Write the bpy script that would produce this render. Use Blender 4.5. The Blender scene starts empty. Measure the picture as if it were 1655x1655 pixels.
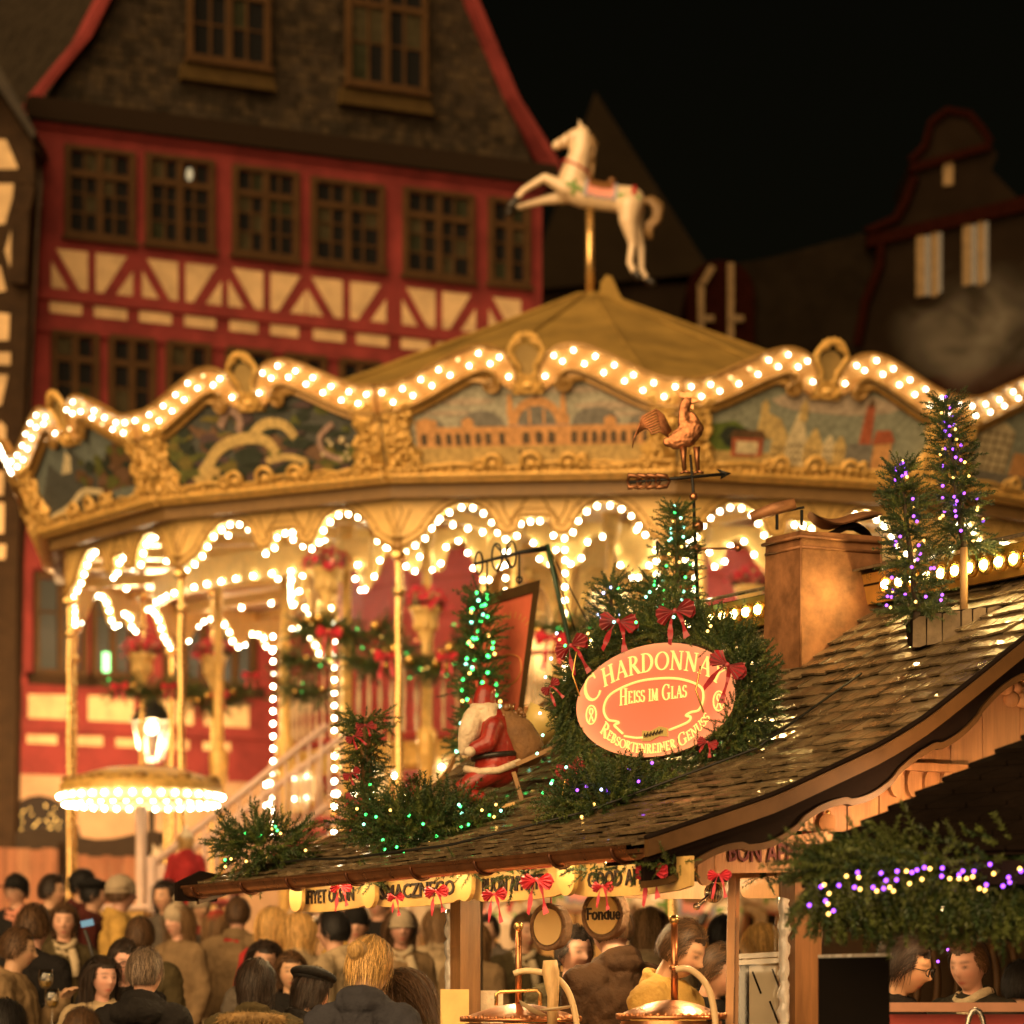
import bpy, bmesh, math, random
import numpy as np
from mathutils import Vector, Matrix, noise

rnd = random.Random(11)
npr = np.random.RandomState(5)
SC = bpy.context.scene
COL = SC.collection
PI = math.pi

# ------------------------------------------------------------------ camera
FPX, YH, CX, HC = 5700.0, 1660.0, 827.5, 1.35     # focal length and horizon in photo pixels, eye height
cd = bpy.data.cameras.new('camera')
cam = bpy.data.objects.new('camera', cd)
COL.objects.link(cam)
cam.location = (0, 0, HC)
cam.rotation_euler = (PI / 2, 0, 0)
cd.sensor_width = 36.0
cd.lens = 36.0 * FPX / 1655.0
cd.shift_y = (YH - 827.5) / 1655.0
cd.clip_start, cd.clip_end = 0.1, 2000
cd.dof.use_dof = True
cd.dof.focus_distance = 15.0
cd.dof.aperture_fstop = (cd.lens / 1000.0) / 0.046
SC.camera = cam

# ------------------------------------------------------------------ world, sun, exposure
W = bpy.data.worlds.new('World')
SC.world = W
W.use_nodes = True
wn = W.node_tree
sky = wn.nodes.new('ShaderNodeTexSky')
sky.sky_type = 'NISHITA'
sky.sun_disc = False
sky.sun_elevation = math.radians(22)
sky.sun_rotation = math.radians(204)
hs = wn.nodes.new('ShaderNodeMix'); hs.data_type = 'RGBA'; hs.blend_type = 'MULTIPLY'
hs.inputs[0].default_value = 1.0
hs.inputs[7].default_value = (1.0, 0.62, 0.22, 1)      # town glow: the night sky is warm black
wn.links.new(sky.outputs[0], hs.inputs[6])
wn.links.new(hs.outputs[2], wn.nodes['Background'].inputs[0])
wn.nodes['Background'].inputs[1].default_value = 0.0003
sl = bpy.data.lights.new('sun', 'SUN')
sl.energy = 2.0
sl.angle = math.radians(70)
sl.color = (1.0, 0.63, 0.29)
sun = bpy.data.objects.new('sun', sl)
COL.objects.link(sun)
sun.rotation_euler = (math.radians(68), 0, math.radians(-24))
SC.view_settings.view_transform = 'Standard'
SC.view_settings.look = 'None'
SC.view_settings.exposure = 1.55
SC.view_settings.gamma = 1.0
SC.view_settings.use_curve_mapping = False
SC.render.engine = 'CYCLES'
SC.cycles.use_denoising = True
SC.cycles.denoiser = 'OPENIMAGEDENOISE'
SC.cycles.max_bounces = 5
SC.cycles.diffuse_bounces = 2
SC.cycles.glossy_bounces = 2
SC.cycles.transparent_max_bounces = 12
SC.cycles.sample_clamp_indirect = 3.0
SC.cycles.sample_clamp_direct = 30.0
SC.cycles.caustics_reflective = False
SC.cycles.caustics_refractive = False


def ground_z(Y):
    return min(max(0.0, 0.06 * (Y - 15.0)), 1.1)


def P(px, py, Y):
    """world point at depth Y seen at photo pixel (px, py)"""
    return Vector(((px - CX) / FPX * Y, Y, HC + (YH - py) / FPX * Y))


# ------------------------------------------------------------------ materials
MATS = {}


def mat(name, col, rough=0.6, metal=0.0, emit=None, es=0.0, var=0.0, vscale=8.0, bump=0.0, bscale=40.0,
        spec=0.5, stretch=(1, 1, 1), alpha=None, col2=None, attr=None, trans=0.0, coat=0.0, sheen=0.0):
    if name in MATS:
        return MATS[name]
    m = bpy.data.materials.new(name)
    m.use_nodes = True
    nt = m.node_tree
    b = nt.nodes['Principled BSDF']
    c = (col[0], col[1], col[2], 1)
    b.inputs['Base Color'].default_value = c
    b.inputs['Roughness'].default_value = rough
    b.inputs['Metallic'].default_value = metal
    b.inputs['Specular IOR Level'].default_value = spec
    if trans: b.inputs['Transmission Weight'].default_value = trans
    if coat: b.inputs['Coat Weight'].default_value = coat
    if sheen: b.inputs['Sheen Weight'].default_value = sheen
    if emit:
        b.inputs['Emission Color'].default_value = (emit[0], emit[1], emit[2], 1)
        b.inputs['Emission Strength'].default_value = es
    if alpha is not None:
        b.inputs['Alpha'].default_value = alpha
    if attr:
        a = nt.nodes.new('ShaderNodeAttribute'); a.attribute_name = attr
        src = a.outputs['Color']
    else:
        src = None
    if var > 0 or bump > 0 or col2:
        tc = nt.nodes.new('ShaderNodeTexCoord')
        mp = nt.nodes.new('ShaderNodeMapping'); mp.inputs['Scale'].default_value = stretch
        nt.links.new(tc.outputs['Object'], mp.inputs['Vector'])
    if var > 0 or col2:
        n = nt.nodes.new('ShaderNodeTexNoise'); n.inputs['Scale'].default_value = vscale
        n.inputs['Detail'].default_value = 5; n.inputs['Roughness'].default_value = 0.65
        nt.links.new(mp.outputs[0], n.inputs['Vector'])
        rp = nt.nodes.new('ShaderNodeMapRange')
        rp.inputs['From Min'].default_value = 0.3; rp.inputs['From Max'].default_value = 0.7
        nt.links.new(n.outputs['Fac'], rp.inputs['Value'])
        mx = nt.nodes.new('ShaderNodeMix'); mx.data_type = 'RGBA'
        nt.links.new(rp.outputs[0], mx.inputs[0])
        if src:
            ml = nt.nodes.new('ShaderNodeMix'); ml.data_type = 'RGBA'; ml.blend_type = 'MULTIPLY'; ml.inputs[0].default_value = 1
            nt.links.new(src, ml.inputs[6]); ml.inputs[7].default_value = (1 - var, 1 - var, 1 - var, 1)
            nt.links.new(ml.outputs[2], mx.inputs[6]); nt.links.new(src, mx.inputs[7])
        else:
            d = col2 or tuple(x * (1 - var) for x in col)
            mx.inputs[6].default_value = (d[0], d[1], d[2], 1)
            mx.inputs[7].default_value = tuple(min(1, x * (1 + var * .5)) for x in col) + (1,) if not col2 else c
        nt.links.new(mx.outputs[2], b.inputs['Base Color'])
        rr = nt.nodes.new('ShaderNodeMapRange')
        rr.inputs['To Min'].default_value = max(0.02, rough - .12); rr.inputs['To Max'].default_value = min(1, rough + .12)
        nt.links.new(n.outputs['Fac'], rr.inputs['Value']); nt.links.new(rr.outputs[0], b.inputs['Roughness'])
    elif src:
        nt.links.new(src, b.inputs['Base Color'])
    if bump > 0:
        n2 = nt.nodes.new('ShaderNodeTexNoise'); n2.inputs['Scale'].default_value = bscale; n2.inputs['Detail'].default_value = 4
        nt.links.new(mp.outputs[0], n2.inputs['Vector'])
        bp = nt.nodes.new('ShaderNodeBump'); bp.inputs['Strength'].default_value = bump; bp.inputs['Distance'].default_value = 0.02
        nt.links.new(n2.outputs['Fac'], bp.inputs['Height']); nt.links.new(bp.outputs[0], b.inputs['Normal'])
    MATS[name] = m
    return m


def thin_glass(name, tint=(1, 1, 1), refl=.12):
    if name in MATS: return MATS[name]
    m = bpy.data.materials.new(name); m.use_nodes = True; nt = m.node_tree; nt.nodes.remove(nt.nodes['Principled BSDF'])
    t = nt.nodes.new('ShaderNodeBsdfTransparent'); t.inputs[0].default_value = (*tint, 1)
    g = nt.nodes.new('ShaderNodeBsdfGlossy'); g.inputs['Roughness'].default_value = .04
    lw = nt.nodes.new('ShaderNodeLayerWeight'); lw.inputs[0].default_value = .35
    mr = nt.nodes.new('ShaderNodeMapRange'); mr.inputs['To Min'].default_value = refl; mr.inputs['To Max'].default_value = .8
    x = nt.nodes.new('ShaderNodeMixShader')
    nt.links.new(lw.outputs['Facing'], mr.inputs[0]); nt.links.new(mr.outputs[0], x.inputs[0]); nt.links.new(t.outputs[0], x.inputs[1]); nt.links.new(g.outputs[0], x.inputs[2])
    nt.links.new(x.outputs[0], nt.nodes['Material Output'].inputs[0])
    MATS[name] = m
    return m


def glow(name, col, s, trans=0.0):
    """a thing that gives light"""
    if name in MATS:
        return MATS[name]
    m = bpy.data.materials.new(name); m.use_nodes = True
    nt = m.node_tree; nt.nodes.remove(nt.nodes['Principled BSDF'])
    e = nt.nodes.new('ShaderNodeEmission')
    e.inputs[0].default_value = (col[0], col[1], col[2], 1); e.inputs[1].default_value = s
    out = nt.nodes['Material Output']
    if trans:
        t = nt.nodes.new('ShaderNodeBsdfTransparent'); x = nt.nodes.new('ShaderNodeMixShader')
        x.inputs[0].default_value = trans
        nt.links.new(e.outputs[0], x.inputs[1]); nt.links.new(t.outputs[0], x.inputs[2]); nt.links.new(x.outputs[0], out.inputs[0])
    else:
        nt.links.new(e.outputs[0], out.inputs[0])
    MATS[name] = m
    return m


# ------------------------------------------------------------------ mesh building
class MB:
    """collects shapes for one mesh"""
    def __init__(s):
        s.v = []; s.f = []; s.m = []; s.cur = 0

    def add(s, vs, fs):
        n = len(s.v)
        s.v += [tuple(v) for v in vs]
        s.f += [tuple(i + n for i in f) for f in fs]
        s.m += [s.cur] * len(fs)
        return s

    def box(s, c, d, M=None):
        x, y, z = d[0] / 2, d[1] / 2, d[2] / 2
        vs = [Vector((a * x, b * y, e * z)) for e in (-1, 1) for b in (-1, 1) for a in (-1, 1)]
        if M is not None: vs = [M @ v for v in vs]
        c = Vector(c)
        return s.add([v + c for v in vs], [(0, 2, 3, 1), (4, 5, 7, 6), (0, 1, 5, 4), (2, 6, 7, 3), (0, 4, 6, 2), (1, 3, 7, 5)])

    def bar(s, a, b, w, d, up=(0, 0, 1)):
        """rectangular bar a->b, w across, d along up"""
        a = Vector(a); b = Vector(b); t = (b - a); L = t.length; t.normalize()
        r = t.cross(Vector(up))
        if r.length < 1e-5: r = t.cross(Vector((0, 1, 0)))
        r.normalize(); u = r.cross(t)
        vs = [p + r * (i * w / 2) + u * (j * d / 2) for p in (a, b) for i, j in ((-1, -1), (1, -1), (1, 1), (-1, 1))]
        return s.add(vs, [(0, 1, 2, 3), (7, 6, 5, 4), (0, 4, 5, 1), (1, 5, 6, 2), (2, 6, 7, 3), (3, 7, 4, 0)])

    def tube(s, pts, r, n=6, cap=True):
        pts = [Vector(p) for p in pts]
        k = len(pts)
        rs = r if isinstance(r, (list, tuple)) else [r] * k
        t0 = (pts[1] - pts[0]).normalized()
        ref = Vector((0, 0, 1)) if abs(t0.z) < .9 else Vector((0, 1, 0))
        a = t0.cross(ref).normalized()
        vs = []
        for i, p in enumerate(pts):
            t = (pts[min(i + 1, k - 1)] - pts[max(i - 1, 0)])
            if t.length < 1e-9: t = t0.copy()
            t.normalize()
            a = (a - t * a.dot(t))
            if a.length < 1e-6: a = t.orthogonal()
            a.normalize(); b = t.cross(a)
            for j in range(n):
                q = 2 * PI * j / n
                vs.append(p + (a * math.cos(q) + b * math.sin(q)) * rs[i])
        fs = [(i * n + j, i * n + (j + 1) % n, (i + 1) * n + (j + 1) % n, (i + 1) * n + j) for i in range(k - 1) for j in range(n)]
        if cap:
            fs += [tuple(range(n - 1, -1, -1)), tuple(range((k - 1) * n, k * n))]
        return s.add(vs, fs)

    def lathe(s, prof, c=(0, 0, 0), n=16, M=None, a0=0.0, a1=2 * PI):
        c = Vector(c); full = abs(a1 - a0 - 2 * PI) < 1e-6
        m = n if full else n + 1
        vs = []
        for r, z in prof:
            for j in range(m):
                q = a0 + (a1 - a0) * j / n
                v = Vector((r * math.cos(q), r * math.sin(q), z))
                vs.append((M @ v if M is not None else v) + c)
        k = len(prof)
        fs = [(i * m + j, i * m + (j + 1) % m, (i + 1) * m + (j + 1) % m, (i + 1) * m + j) for i in range(k - 1) for j in range(n)]
        return s.add(vs, fs)

    def ball(s, c, r, n=8, k=6, M=None):
        c = Vector(c); r = r if isinstance(r, (tuple, list, Vector)) else (r, r, r)
        vs = []
        for i in range(k + 1):
            th = PI * i / k
            for j in range(n):
                q = 2 * PI * j / n
                v = Vector((r[0] * math.sin(th) * math.cos(q), r[1] * math.sin(th) * math.sin(q), r[2] * math.cos(th)))
                vs.append((M @ v if M is not None else v) + c)
        fs = [(i * n + j, (i + 1) * n + j, (i + 1) * n + (j + 1) % n, i * n + (j + 1) % n) for i in range(k) for j in range(n)]
        return s.add(vs, fs)

    def prism(s, poly, T, d0, d1):
        """poly: list of (a,b); T(a,b,d)->world; extruded between d0 (back) and d1 (front)"""
        n = len(poly)
        vs = [T(a, b, d0) for a, b in poly] + [T(a, b, d1) for a, b in poly]
        fs = [tuple(range(n - 1, -1, -1)), tuple(range(n, 2 * n))] + [(i, (i + 1) % n, n + (i + 1) % n, n + i) for i in range(n)]
        return s.add(vs, fs)

    def strip(s, top, bot, T, d0, d1):
        """band between two polylines of equal length, extruded"""
        n = len(top)
        vs = [T(a, b, d) for d in (d0, d1) for row in (top, bot) for a, b in row]
        fs = []
        for i in range(n - 1):
            fs += [(2 * n + i, 2 * n + i + 1, 3 * n + i + 1, 3 * n + i), (i, n + i, n + i + 1, i + 1),
                   (i, i + 1, 2 * n + i + 1, 2 * n + i), (n + i, 3 * n + i, 3 * n + i + 1, n + i + 1)]
        fs += [(0, 2 * n, 3 * n, n), (n - 1, 2 * n - 1, 4 * n - 1, 3 * n - 1)]
        return s.add(vs, fs)

    def mesh(s, name, mats, smooth=False):
        me = bpy.data.meshes.new(name)
        me.from_pydata(s.v, [], s.f)
        mats = mats if isinstance(mats, (list, tuple)) else [mats]
        for m in mats: me.materials.append(m)
        if len(mats) > 1: me.polygons.foreach_set('material_index', s.m)
        bm = bmesh.new(); bm.from_mesh(me)
        bmesh.ops.recalc_face_normals(bm, faces=bm.faces)
        bm.to_mesh(me); bm.free()
        if smooth:
            me.polygons.foreach_set('use_smooth', [True] * len(me.polygons))
            if smooth != 'all':
                me.set_sharp_from_angle(angle=math.radians(40))
        return me

    def ob(s, name, mats, parent=None, smooth=False, **kw):
        return link(name, s.mesh(name, mats, smooth), parent, **kw)


def link(name, me, parent=None, loc=None, M=None, label=None, cat=None, group=None, kind=None):
    o = bpy.data.objects.new(name, me)
    COL.objects.link(o)
    if M is not None: o.matrix_world = M
    elif loc is not None: o.location = loc
    if parent is not None: attach(o, parent)
    return tag(o, label, cat, group, kind)


PW = {}      # base matrix of every Empty that was placed before its world-space parts were added


def attach(o, parent):
    o.parent = parent
    w = PW.get(parent.name)
    if w is not None: o.matrix_parent_inverse = w.inverted()


def tag(o, label=None, cat=None, group=None, kind=None):
    if label: o['label'] = label
    if cat: o['category'] = cat
    if group: o['group'] = group
    if kind: o['kind'] = kind
    return o


def thing(name, loc, label, cat, group=None, rz=0.0, local=False):
    """Empty at the base of a thing. local=True: its parts are modelled round the Empty's origin"""
    o = bpy.data.objects.new(name, None)
    COL.objects.link(o)
    o.empty_display_size = .1
    o.location = loc; o.rotation_euler = (0, 0, rz)
    if not local: PW[o.name] = Matrix.Translation(Vector(loc)) @ Matrix.Rotation(rz, 4, 'Z')
    return tag(o, label, cat, group)


def copy_tree(root, loc, rz=0.0, scale=None, label=None, group=None, rot=None):
    r = root.copy(); COL.objects.link(r)
    r.location = loc; r.rotation_euler = rot or (0, 0, rz)
    if scale: r.scale = (scale,) * 3 if isinstance(scale, (int, float)) else scale
    if label: r['label'] = label
    if group: r['group'] = group
    for ch in root.children:
        c = ch.copy(); COL.objects.link(c); c.parent = r
        for g in ch.children:
            d = g.copy(); COL.objects.link(d); d.parent = c
    return r


def np_mesh(name, V, F, mats, smooth=False):
    """fast mesh from numpy arrays; F is (n,3) or (n,4)"""
    me = bpy.data.meshes.new(name)
    V = np.asarray(V, np.float32); F = np.asarray(F, np.int32); k = F.shape[1]
    me.vertices.add(len(V)); me.vertices.foreach_set('co', V.ravel())
    me.loops.add(F.size); me.loops.foreach_set('vertex_index', F.ravel())
    me.polygons.add(len(F))
    me.polygons.foreach_set('loop_start', np.arange(0, F.size, k, dtype=np.int32))
    if smooth: me.polygons.foreach_set('use_smooth', np.ones(len(F), bool))
    me.update(calc_edges=True)
    for m in (mats if isinstance(mats, (list, tuple)) else [mats]): me.materials.append(m)
    return me


def remesh(mb, voxel, name, mats, smooth_iter=4, adapt=0.0):
    """closed overlapping shapes -> one continuous skin"""
    me0 = mb.mesh('tmp', [])
    o = bpy.data.objects.new('tmp', me0); COL.objects.link(o)
    r = o.modifiers.new('r', 'REMESH'); r.mode = 'VOXEL'; r.voxel_size = voxel; r.adaptivity = adapt
    if smooth_iter:
        s = o.modifiers.new('s', 'SMOOTH'); s.factor = .5; s.iterations = smooth_iter
    dg = bpy.context.evaluated_depsgraph_get()
    me = bpy.data.meshes.new_from_object(o.evaluated_get(dg))
    me.name = name
    bpy.data.objects.remove(o); bpy.data.meshes.remove(me0)
    me.materials.clear()
    for m in (mats if isinstance(mats, (list, tuple)) else [mats]): me.materials.append(m)
    me.polygons.foreach_set('use_smooth', [True] * len(me.polygons))
    return me


def co_of(me):
    a = np.empty(len(me.vertices) * 3, np.float32); me.vertices.foreach_get('co', a)
    return a.reshape(-1, 3)


def capsule(mb, a, b, ra, rb, n=12):
    """closed tapered limb"""
    a = Vector(a); b = Vector(b); t = (b - a); L = max(t.length, 1e-4); t.normalize()
    pts = [a - t * ra * .98, a - t * ra * .75, a - t * ra * .35, a, a.lerp(b, .5), b, b + t * rb * .35, b + t * rb * .75, b + t * rb * .98]
    k = (.18, .66, .93)
    mb.tube(pts, [ra * k[0], ra * k[1], ra * k[2], ra, (ra + rb) / 2, rb, rb * k[2], rb * k[1], rb * k[0]], n)


def chain(mb, pts, rs, n=12):
    for i in range(len(pts) - 1): capsule(mb, pts[i], pts[i + 1], rs[i], rs[i + 1], n)


def ico(r, sub=1):
    bm = bmesh.new(); bmesh.ops.create_icosphere(bm, subdivisions=sub, radius=r)
    me = bpy.data.meshes.new('bulb'); bm.to_mesh(me); bm.free()
    me.polygons.foreach_set('use_smooth', [True] * len(me.polygons))
    return me


# ------------------------------------------------------------------ shared materials
m_bulb = glow('bulb_glass_lit', (1.0, .86, .55), 23)
m_bulb_far = m_bulb
m_gold = mat('gold_paint', (.72, .44, .12), .38, .2, var=.35, vscale=14, bump=.12, bscale=60)
m_gold_d = mat('dark_gold_paint', (.34, .19, .05), .42, .2, var=.3, vscale=14)
m_cream_gold = mat('cream_gold_paint', (.78, .51, .17), .5, .05, var=.2, vscale=9)
m_brass = mat('brass', (.80, .52, .20), .25, .85, var=.12, vscale=20)
m_copper = mat('copper', (.62, .27, .12), .30, .9, var=.3, vscale=9, bump=.1, bscale=30)
m_iron = mat('black_iron', (.02, .02, .018), .5, .5, var=.2)
m_red_p = mat('red_carousel_paint', (.42, .05, .035), .5, var=.2)
m_red_rib = mat('red_ribbon', (.36, .014, .024), .35, var=.25, vscale=30, sheen=.3)
m_pink_rib = mat('pink_red_ribbon', (.70, .06, .09), .45, var=.2, vscale=25)
m_needle = mat('fir_needle', (.042, .078, .020), .5, var=.55, vscale=6)
m_needle2 = mat('fir_needle_yellow_green', (.10, .13, .025), .5, var=.5, vscale=6)
m_twig = mat('twig_bark', (.06, .04, .02), .8)
m_led_g = glow('green_fairy_light', (.06, 1.0, .16), 2.2)
m_led_c = glow('ice_fairy_light', (.28, .95, .60), 2.4)
m_led_w = glow('warm_fairy_light', (1.0, .50, .10), 2.0)
m_led_p = glow('purple_fairy_light', (.34, .07, 1.0), 1.9)
m_led_b = glow('blue_white_fairy_light', (.5, .56, 1.0), 3)
m_ball = mat('gold_bauble', (.75, .48, .14), .22, .9)
m_text_dark = mat('dark_lettering', (.03, .015, .01), .7)
m_text_red = mat('dark_red_lettering', (.16, .015, .02), .6)
m_text_gold = mat('gold_lettering', (.95, .70, .24), .4, .1, emit=(1, .60, .16), es=.34)

BULB_ME = ico(.0165, 1); BULB_ME.name = 'bulb'; BULB_ME.materials.append(m_bulb)
CREST_ME = ico(.0155, 1); CREST_ME.name = 'bulb'; CREST_ME.materials.append(glow('cresting_bulb_lit', (1.0, .86, .60), 9))
DIM_ME = ico(.0155, 1); DIM_ME.name = 'bulb'; DIM_ME.materials.append(glow('dim_bulb', (1.0, .60, .26), 1.6))


def led_mesh(name, r, m):
    me = ico(r, 1); me.name = name; me.materials.append(m); return me


LED = {k: led_mesh('fairy_light', .0075, m) for k, m in (('g', m_led_g), ('c', m_led_c), ('w', m_led_w), ('p', m_led_p), ('b', m_led_b))}
LEDBIG = {k: led_mesh('fairy_light', .011, m) for k, m in (('g', m_led_g), ('w', m_led_w), ('p', m_led_p), ('c', m_led_c), ('b', m_led_b))}

# ------------------------------------------------------------------ fir foliage
def sprig(nn=72, L=.13, nl=.024, w=.0024, seed=0):
    """one fir twig along +x with needles; returns V (n,3), F (m,3)"""
    r = np.random.RandomState(seed)
    V, F = [], []
    for i in range(nn):
        t = (i + r.rand()) / nn
        a = r.rand() * 2 * PI
        d = np.array([.55 + .25 * r.rand(), math.cos(a), math.sin(a)]); d /= np.linalg.norm(d)
        b = np.array([t * L, 0, 0]); l = nl * (1.0 - .45 * t) * (.75 + .5 * r.rand())
        s = np.cross(d, r.randn(3)); s /= np.linalg.norm(s) + 1e-9
        n = len(V)
        V += [b - s * w, b + s * w, b + d * l]; F += [(n, n + 1, n + 2)]
    s = .0022; n = len(V)
    V += [np.array([0, s, 0]), np.array([0, -s, s]), np.array([0, -s, -s]), np.array([L, 0, 0])]
    F += [(n, n + 1, n + 3), (n + 1, n + 2, n + 3), (n + 2, n, n + 3)]
    return np.array(V), np.array(F)


SPR = [sprig(seed=i) for i in range(6)]


def foliage(name, pos, dirs, mats, scale=1.0, sv=.35, seed=1, spr=None):
    """one mesh of fir twigs at pos pointing along dirs"""
    r = np.random.RandomState(seed)
    spr = spr or SPR
    Vs, Fs, off = [], [], 0
    for p, d in zip(pos, dirs):
        V, F = spr[r.randint(len(spr))]
        d = np.asarray(d, float); d = d / (np.linalg.norm(d) + 1e-9)
        a = np.cross(d, r.randn(3)); a /= np.linalg.norm(a) + 1e-9
        b = np.cross(d, a)
        R = np.stack([d, a, b], 1) * scale * (1 + sv * (r.rand() * 2 - 1))
        Vs.append(V @ R.T + np.asarray(p)); Fs.append(F + off); off += len(V)
    me = np_mesh(name, np.concatenate(Vs), np.concatenate(Fs), mats)
    if isinstance(mats, (list, tuple)) and len(mats) > 1:
        mi = np.concatenate([np.full(len(f), r.randint(len(mats)), np.int32) for f in Fs])
        me.polygons.foreach_set('material_index', mi)
    return me


def leds(parent, pts, kinds, big=False, name='fairy_light'):
    D = LEDBIG if big else LED
    for i, p in enumerate(pts):
        link(name, D[kinds[i % len(kinds)]], parent, loc=p)


def bow(parent, c, s, m, n=(0, -1, 0), name='bow', roll=0.0, lab=None, cat=None, group=None, tails=1.0):
    """ribbon bow: two pleated loops, knot, two tails; s = half width"""
    n = Vector(n).normalized(); r = Vector((0, 0, 1)).cross(n).normalized(); u = n.cross(r)
    cr, sr = math.cos(roll), math.sin(roll)
    r, u = r * cr + u * sr, u * cr - r * sr
    c = Vector(c); q = random.Random(int(abs(c.x * 9173 + c.z * 7919)) + 3)
    mb = MB()
    def T(a, b, d): return c + r * a * s + u * b * s + n * d * s
    for sg in (-1, 1):
        dr = q.uniform(-.18, .12); K = 9
        for back in (0, 1):
            rim = []
            for i in range(K):
                t = i / (K - 1); an = 1.0 - 1.9 * t + dr
                R = (.82 + .14 * math.sin(PI * t)) * (1 + q.uniform(-.06, .06))
                rim.append((sg * R * math.cos(an * .62), R * math.sin(an * .62) - .05, (.10 if i % 2 else .26) * (1 - 1.3 * back) + q.uniform(-.03, .03)))
            mid = [(a * .5, b * .42, d * .9 + .05) for a, b, d in rim]
            vs = [T(*p) for p in rim] + [T(*p) for p in mid] + [T(0, .0, .05)]
            mb.add(vs, [(i, i + 1, K + i + 1, K + i) for i in range(K - 1)] + [(K + i, K + i + 1, 2 * K) for i in range(K - 1)])
        L = []; ln = tails * q.uniform(.8, 1.15); sp = q.uniform(.25, .5)
        for i in range(8):
            t = i / 7; wv = .10 * math.sin(7 * t + q.random())
            a = sg * (.04 + sp * t + .05 * math.sin(5 * t)); b = -.06 - 1.2 * ln * t
            L.append((T(a, b - (.0 if i < 7 else .10), .10 + wv), T(a + sg * (.12 + .13 * t), b + .04, .08 - wv)))
        vs = [x for p in L for x in p]
        mb.add(vs, [(2 * i, 2 * i + 1, 2 * i + 3, 2 * i + 2) for i in range(7)])
    mb.ball(c + n * s * .12, (s * .11, s * .09, s * .13), 7, 5)
    return mb.ob(name, m, parent, smooth=True, label=lab, cat=cat, group=group)
# ================================================================== SETTING
m_cob = mat('cobblestone', (.09, .075, .06), .6, var=.5, vscale=3, bump=.6, bscale=9)
mb = MB()
ys = [-40, 0, 10, 15, 20, 25, 30, 33.34, 40, 60, 120, 600]
vs = []
for y in ys:
    vs += [(-400, y, ground_z(y)), (400, y, ground_z(y))]
mb.add(vs, [(2 * i, 2 * i + 1, 2 * i + 3, 2 * i + 2) for i in range(len(ys) - 1)])
mb.ob('ground', m_cob, kind='structure', label='cobbled market square under the crowd')

m_hred = mat('oxblood_timber_paint', (.20, .032, .030), .75, spec=.2, var=.4, vscale=2.2, bump=.15, bscale=25)
m_hcream = mat('cream_plaster', (.58, .41, .22), .85, spec=.2, var=.28, vscale=3.0, bump=.1, bscale=30)
m_brown = mat('brown_window_paint', (.062, .031, .010), .6, spec=.25, var=.3, vscale=6)
m_glass = mat('dark_window_glass', (.012, .012, .012), .08, spec=.5)
m_slate = [mat('slate_a', (.042, .031, .020), .6, spec=.12, var=.5, vscale=5), mat('slate_b', (.030, .023, .015), .55, spec=.12, var=.5, vscale=5),
           mat('slate_c', (.055, .039, .022), .65, spec=.12, var=.5, vscale=5)]
m_beam = mat('dark_oak_beam', (.035, .020, .010), .85, spec=.1, var=.4, vscale=5)
m_zinc = mat('zinc_pipe', (.30, .24, .18), .4, .6, var=.2)
m_stone = mat('red_sandstone', (.42, .26, .15), .85, var=.25, vscale=3)

m_curt = [mat('curtained_glass', (.05, .042, .022), .3, var=.4, vscale=9), mat('olive_reflecting_glass', (.03, .032, .018), .15, var=.4, vscale=6)]
# ------------------------------------------------------------------ red half-timbered house
HA = Vector((-6.38, 48.0, 0)); HU = Vector((.8800, .475, 0)); HN = Vector((.475, -.88, 0))


def HF(s, z, d=0.0): return HA + HU * s + HN * d + Vector((0, 0, z))


def fac(px, py):
    k = (px - CX) / FPX
    s = (k * HA.y - HA.x) / (HU.x - HU.y * k)
    return s, HC + (YH - py) / FPX * (HA.y + HU.y * s)


house = thing('timbered_house', HF(4, ground_z(48)), 'red half-timbered house with cream panels and slate gable behind the carousel', 'house')
sL, sR = fac(70, 400)[0], fac(876, 400)[0]
zE = fac(75, 187)[1]
mb = MB()
mb.box((0, 0, 0), (0, 0, 0)) if False else None
def hbox(mb, s0, s1, z0, z1, d0, d1):
    mb.prism([(s0, z0), (s1, z0), (s1, z1), (s0, z1)], HF, d0, d1)
hbox(mb, sL - .35, sR, ground_z(48), zE, -8, 0)
mb.ob('wall', m_hred, house)
# storey beams
for py, h in ((197, .18), (475, .16), (525, .2), (1105, .14), (1172, .16), (1228, .42)):
    z = fac(75, py)[1]
    mb = MB(); hbox(mb, sL - .38, sR + .03, z - h / 2, z + h / 2, .003, .07); mb.ob('beam', m_hred, house)


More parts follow.
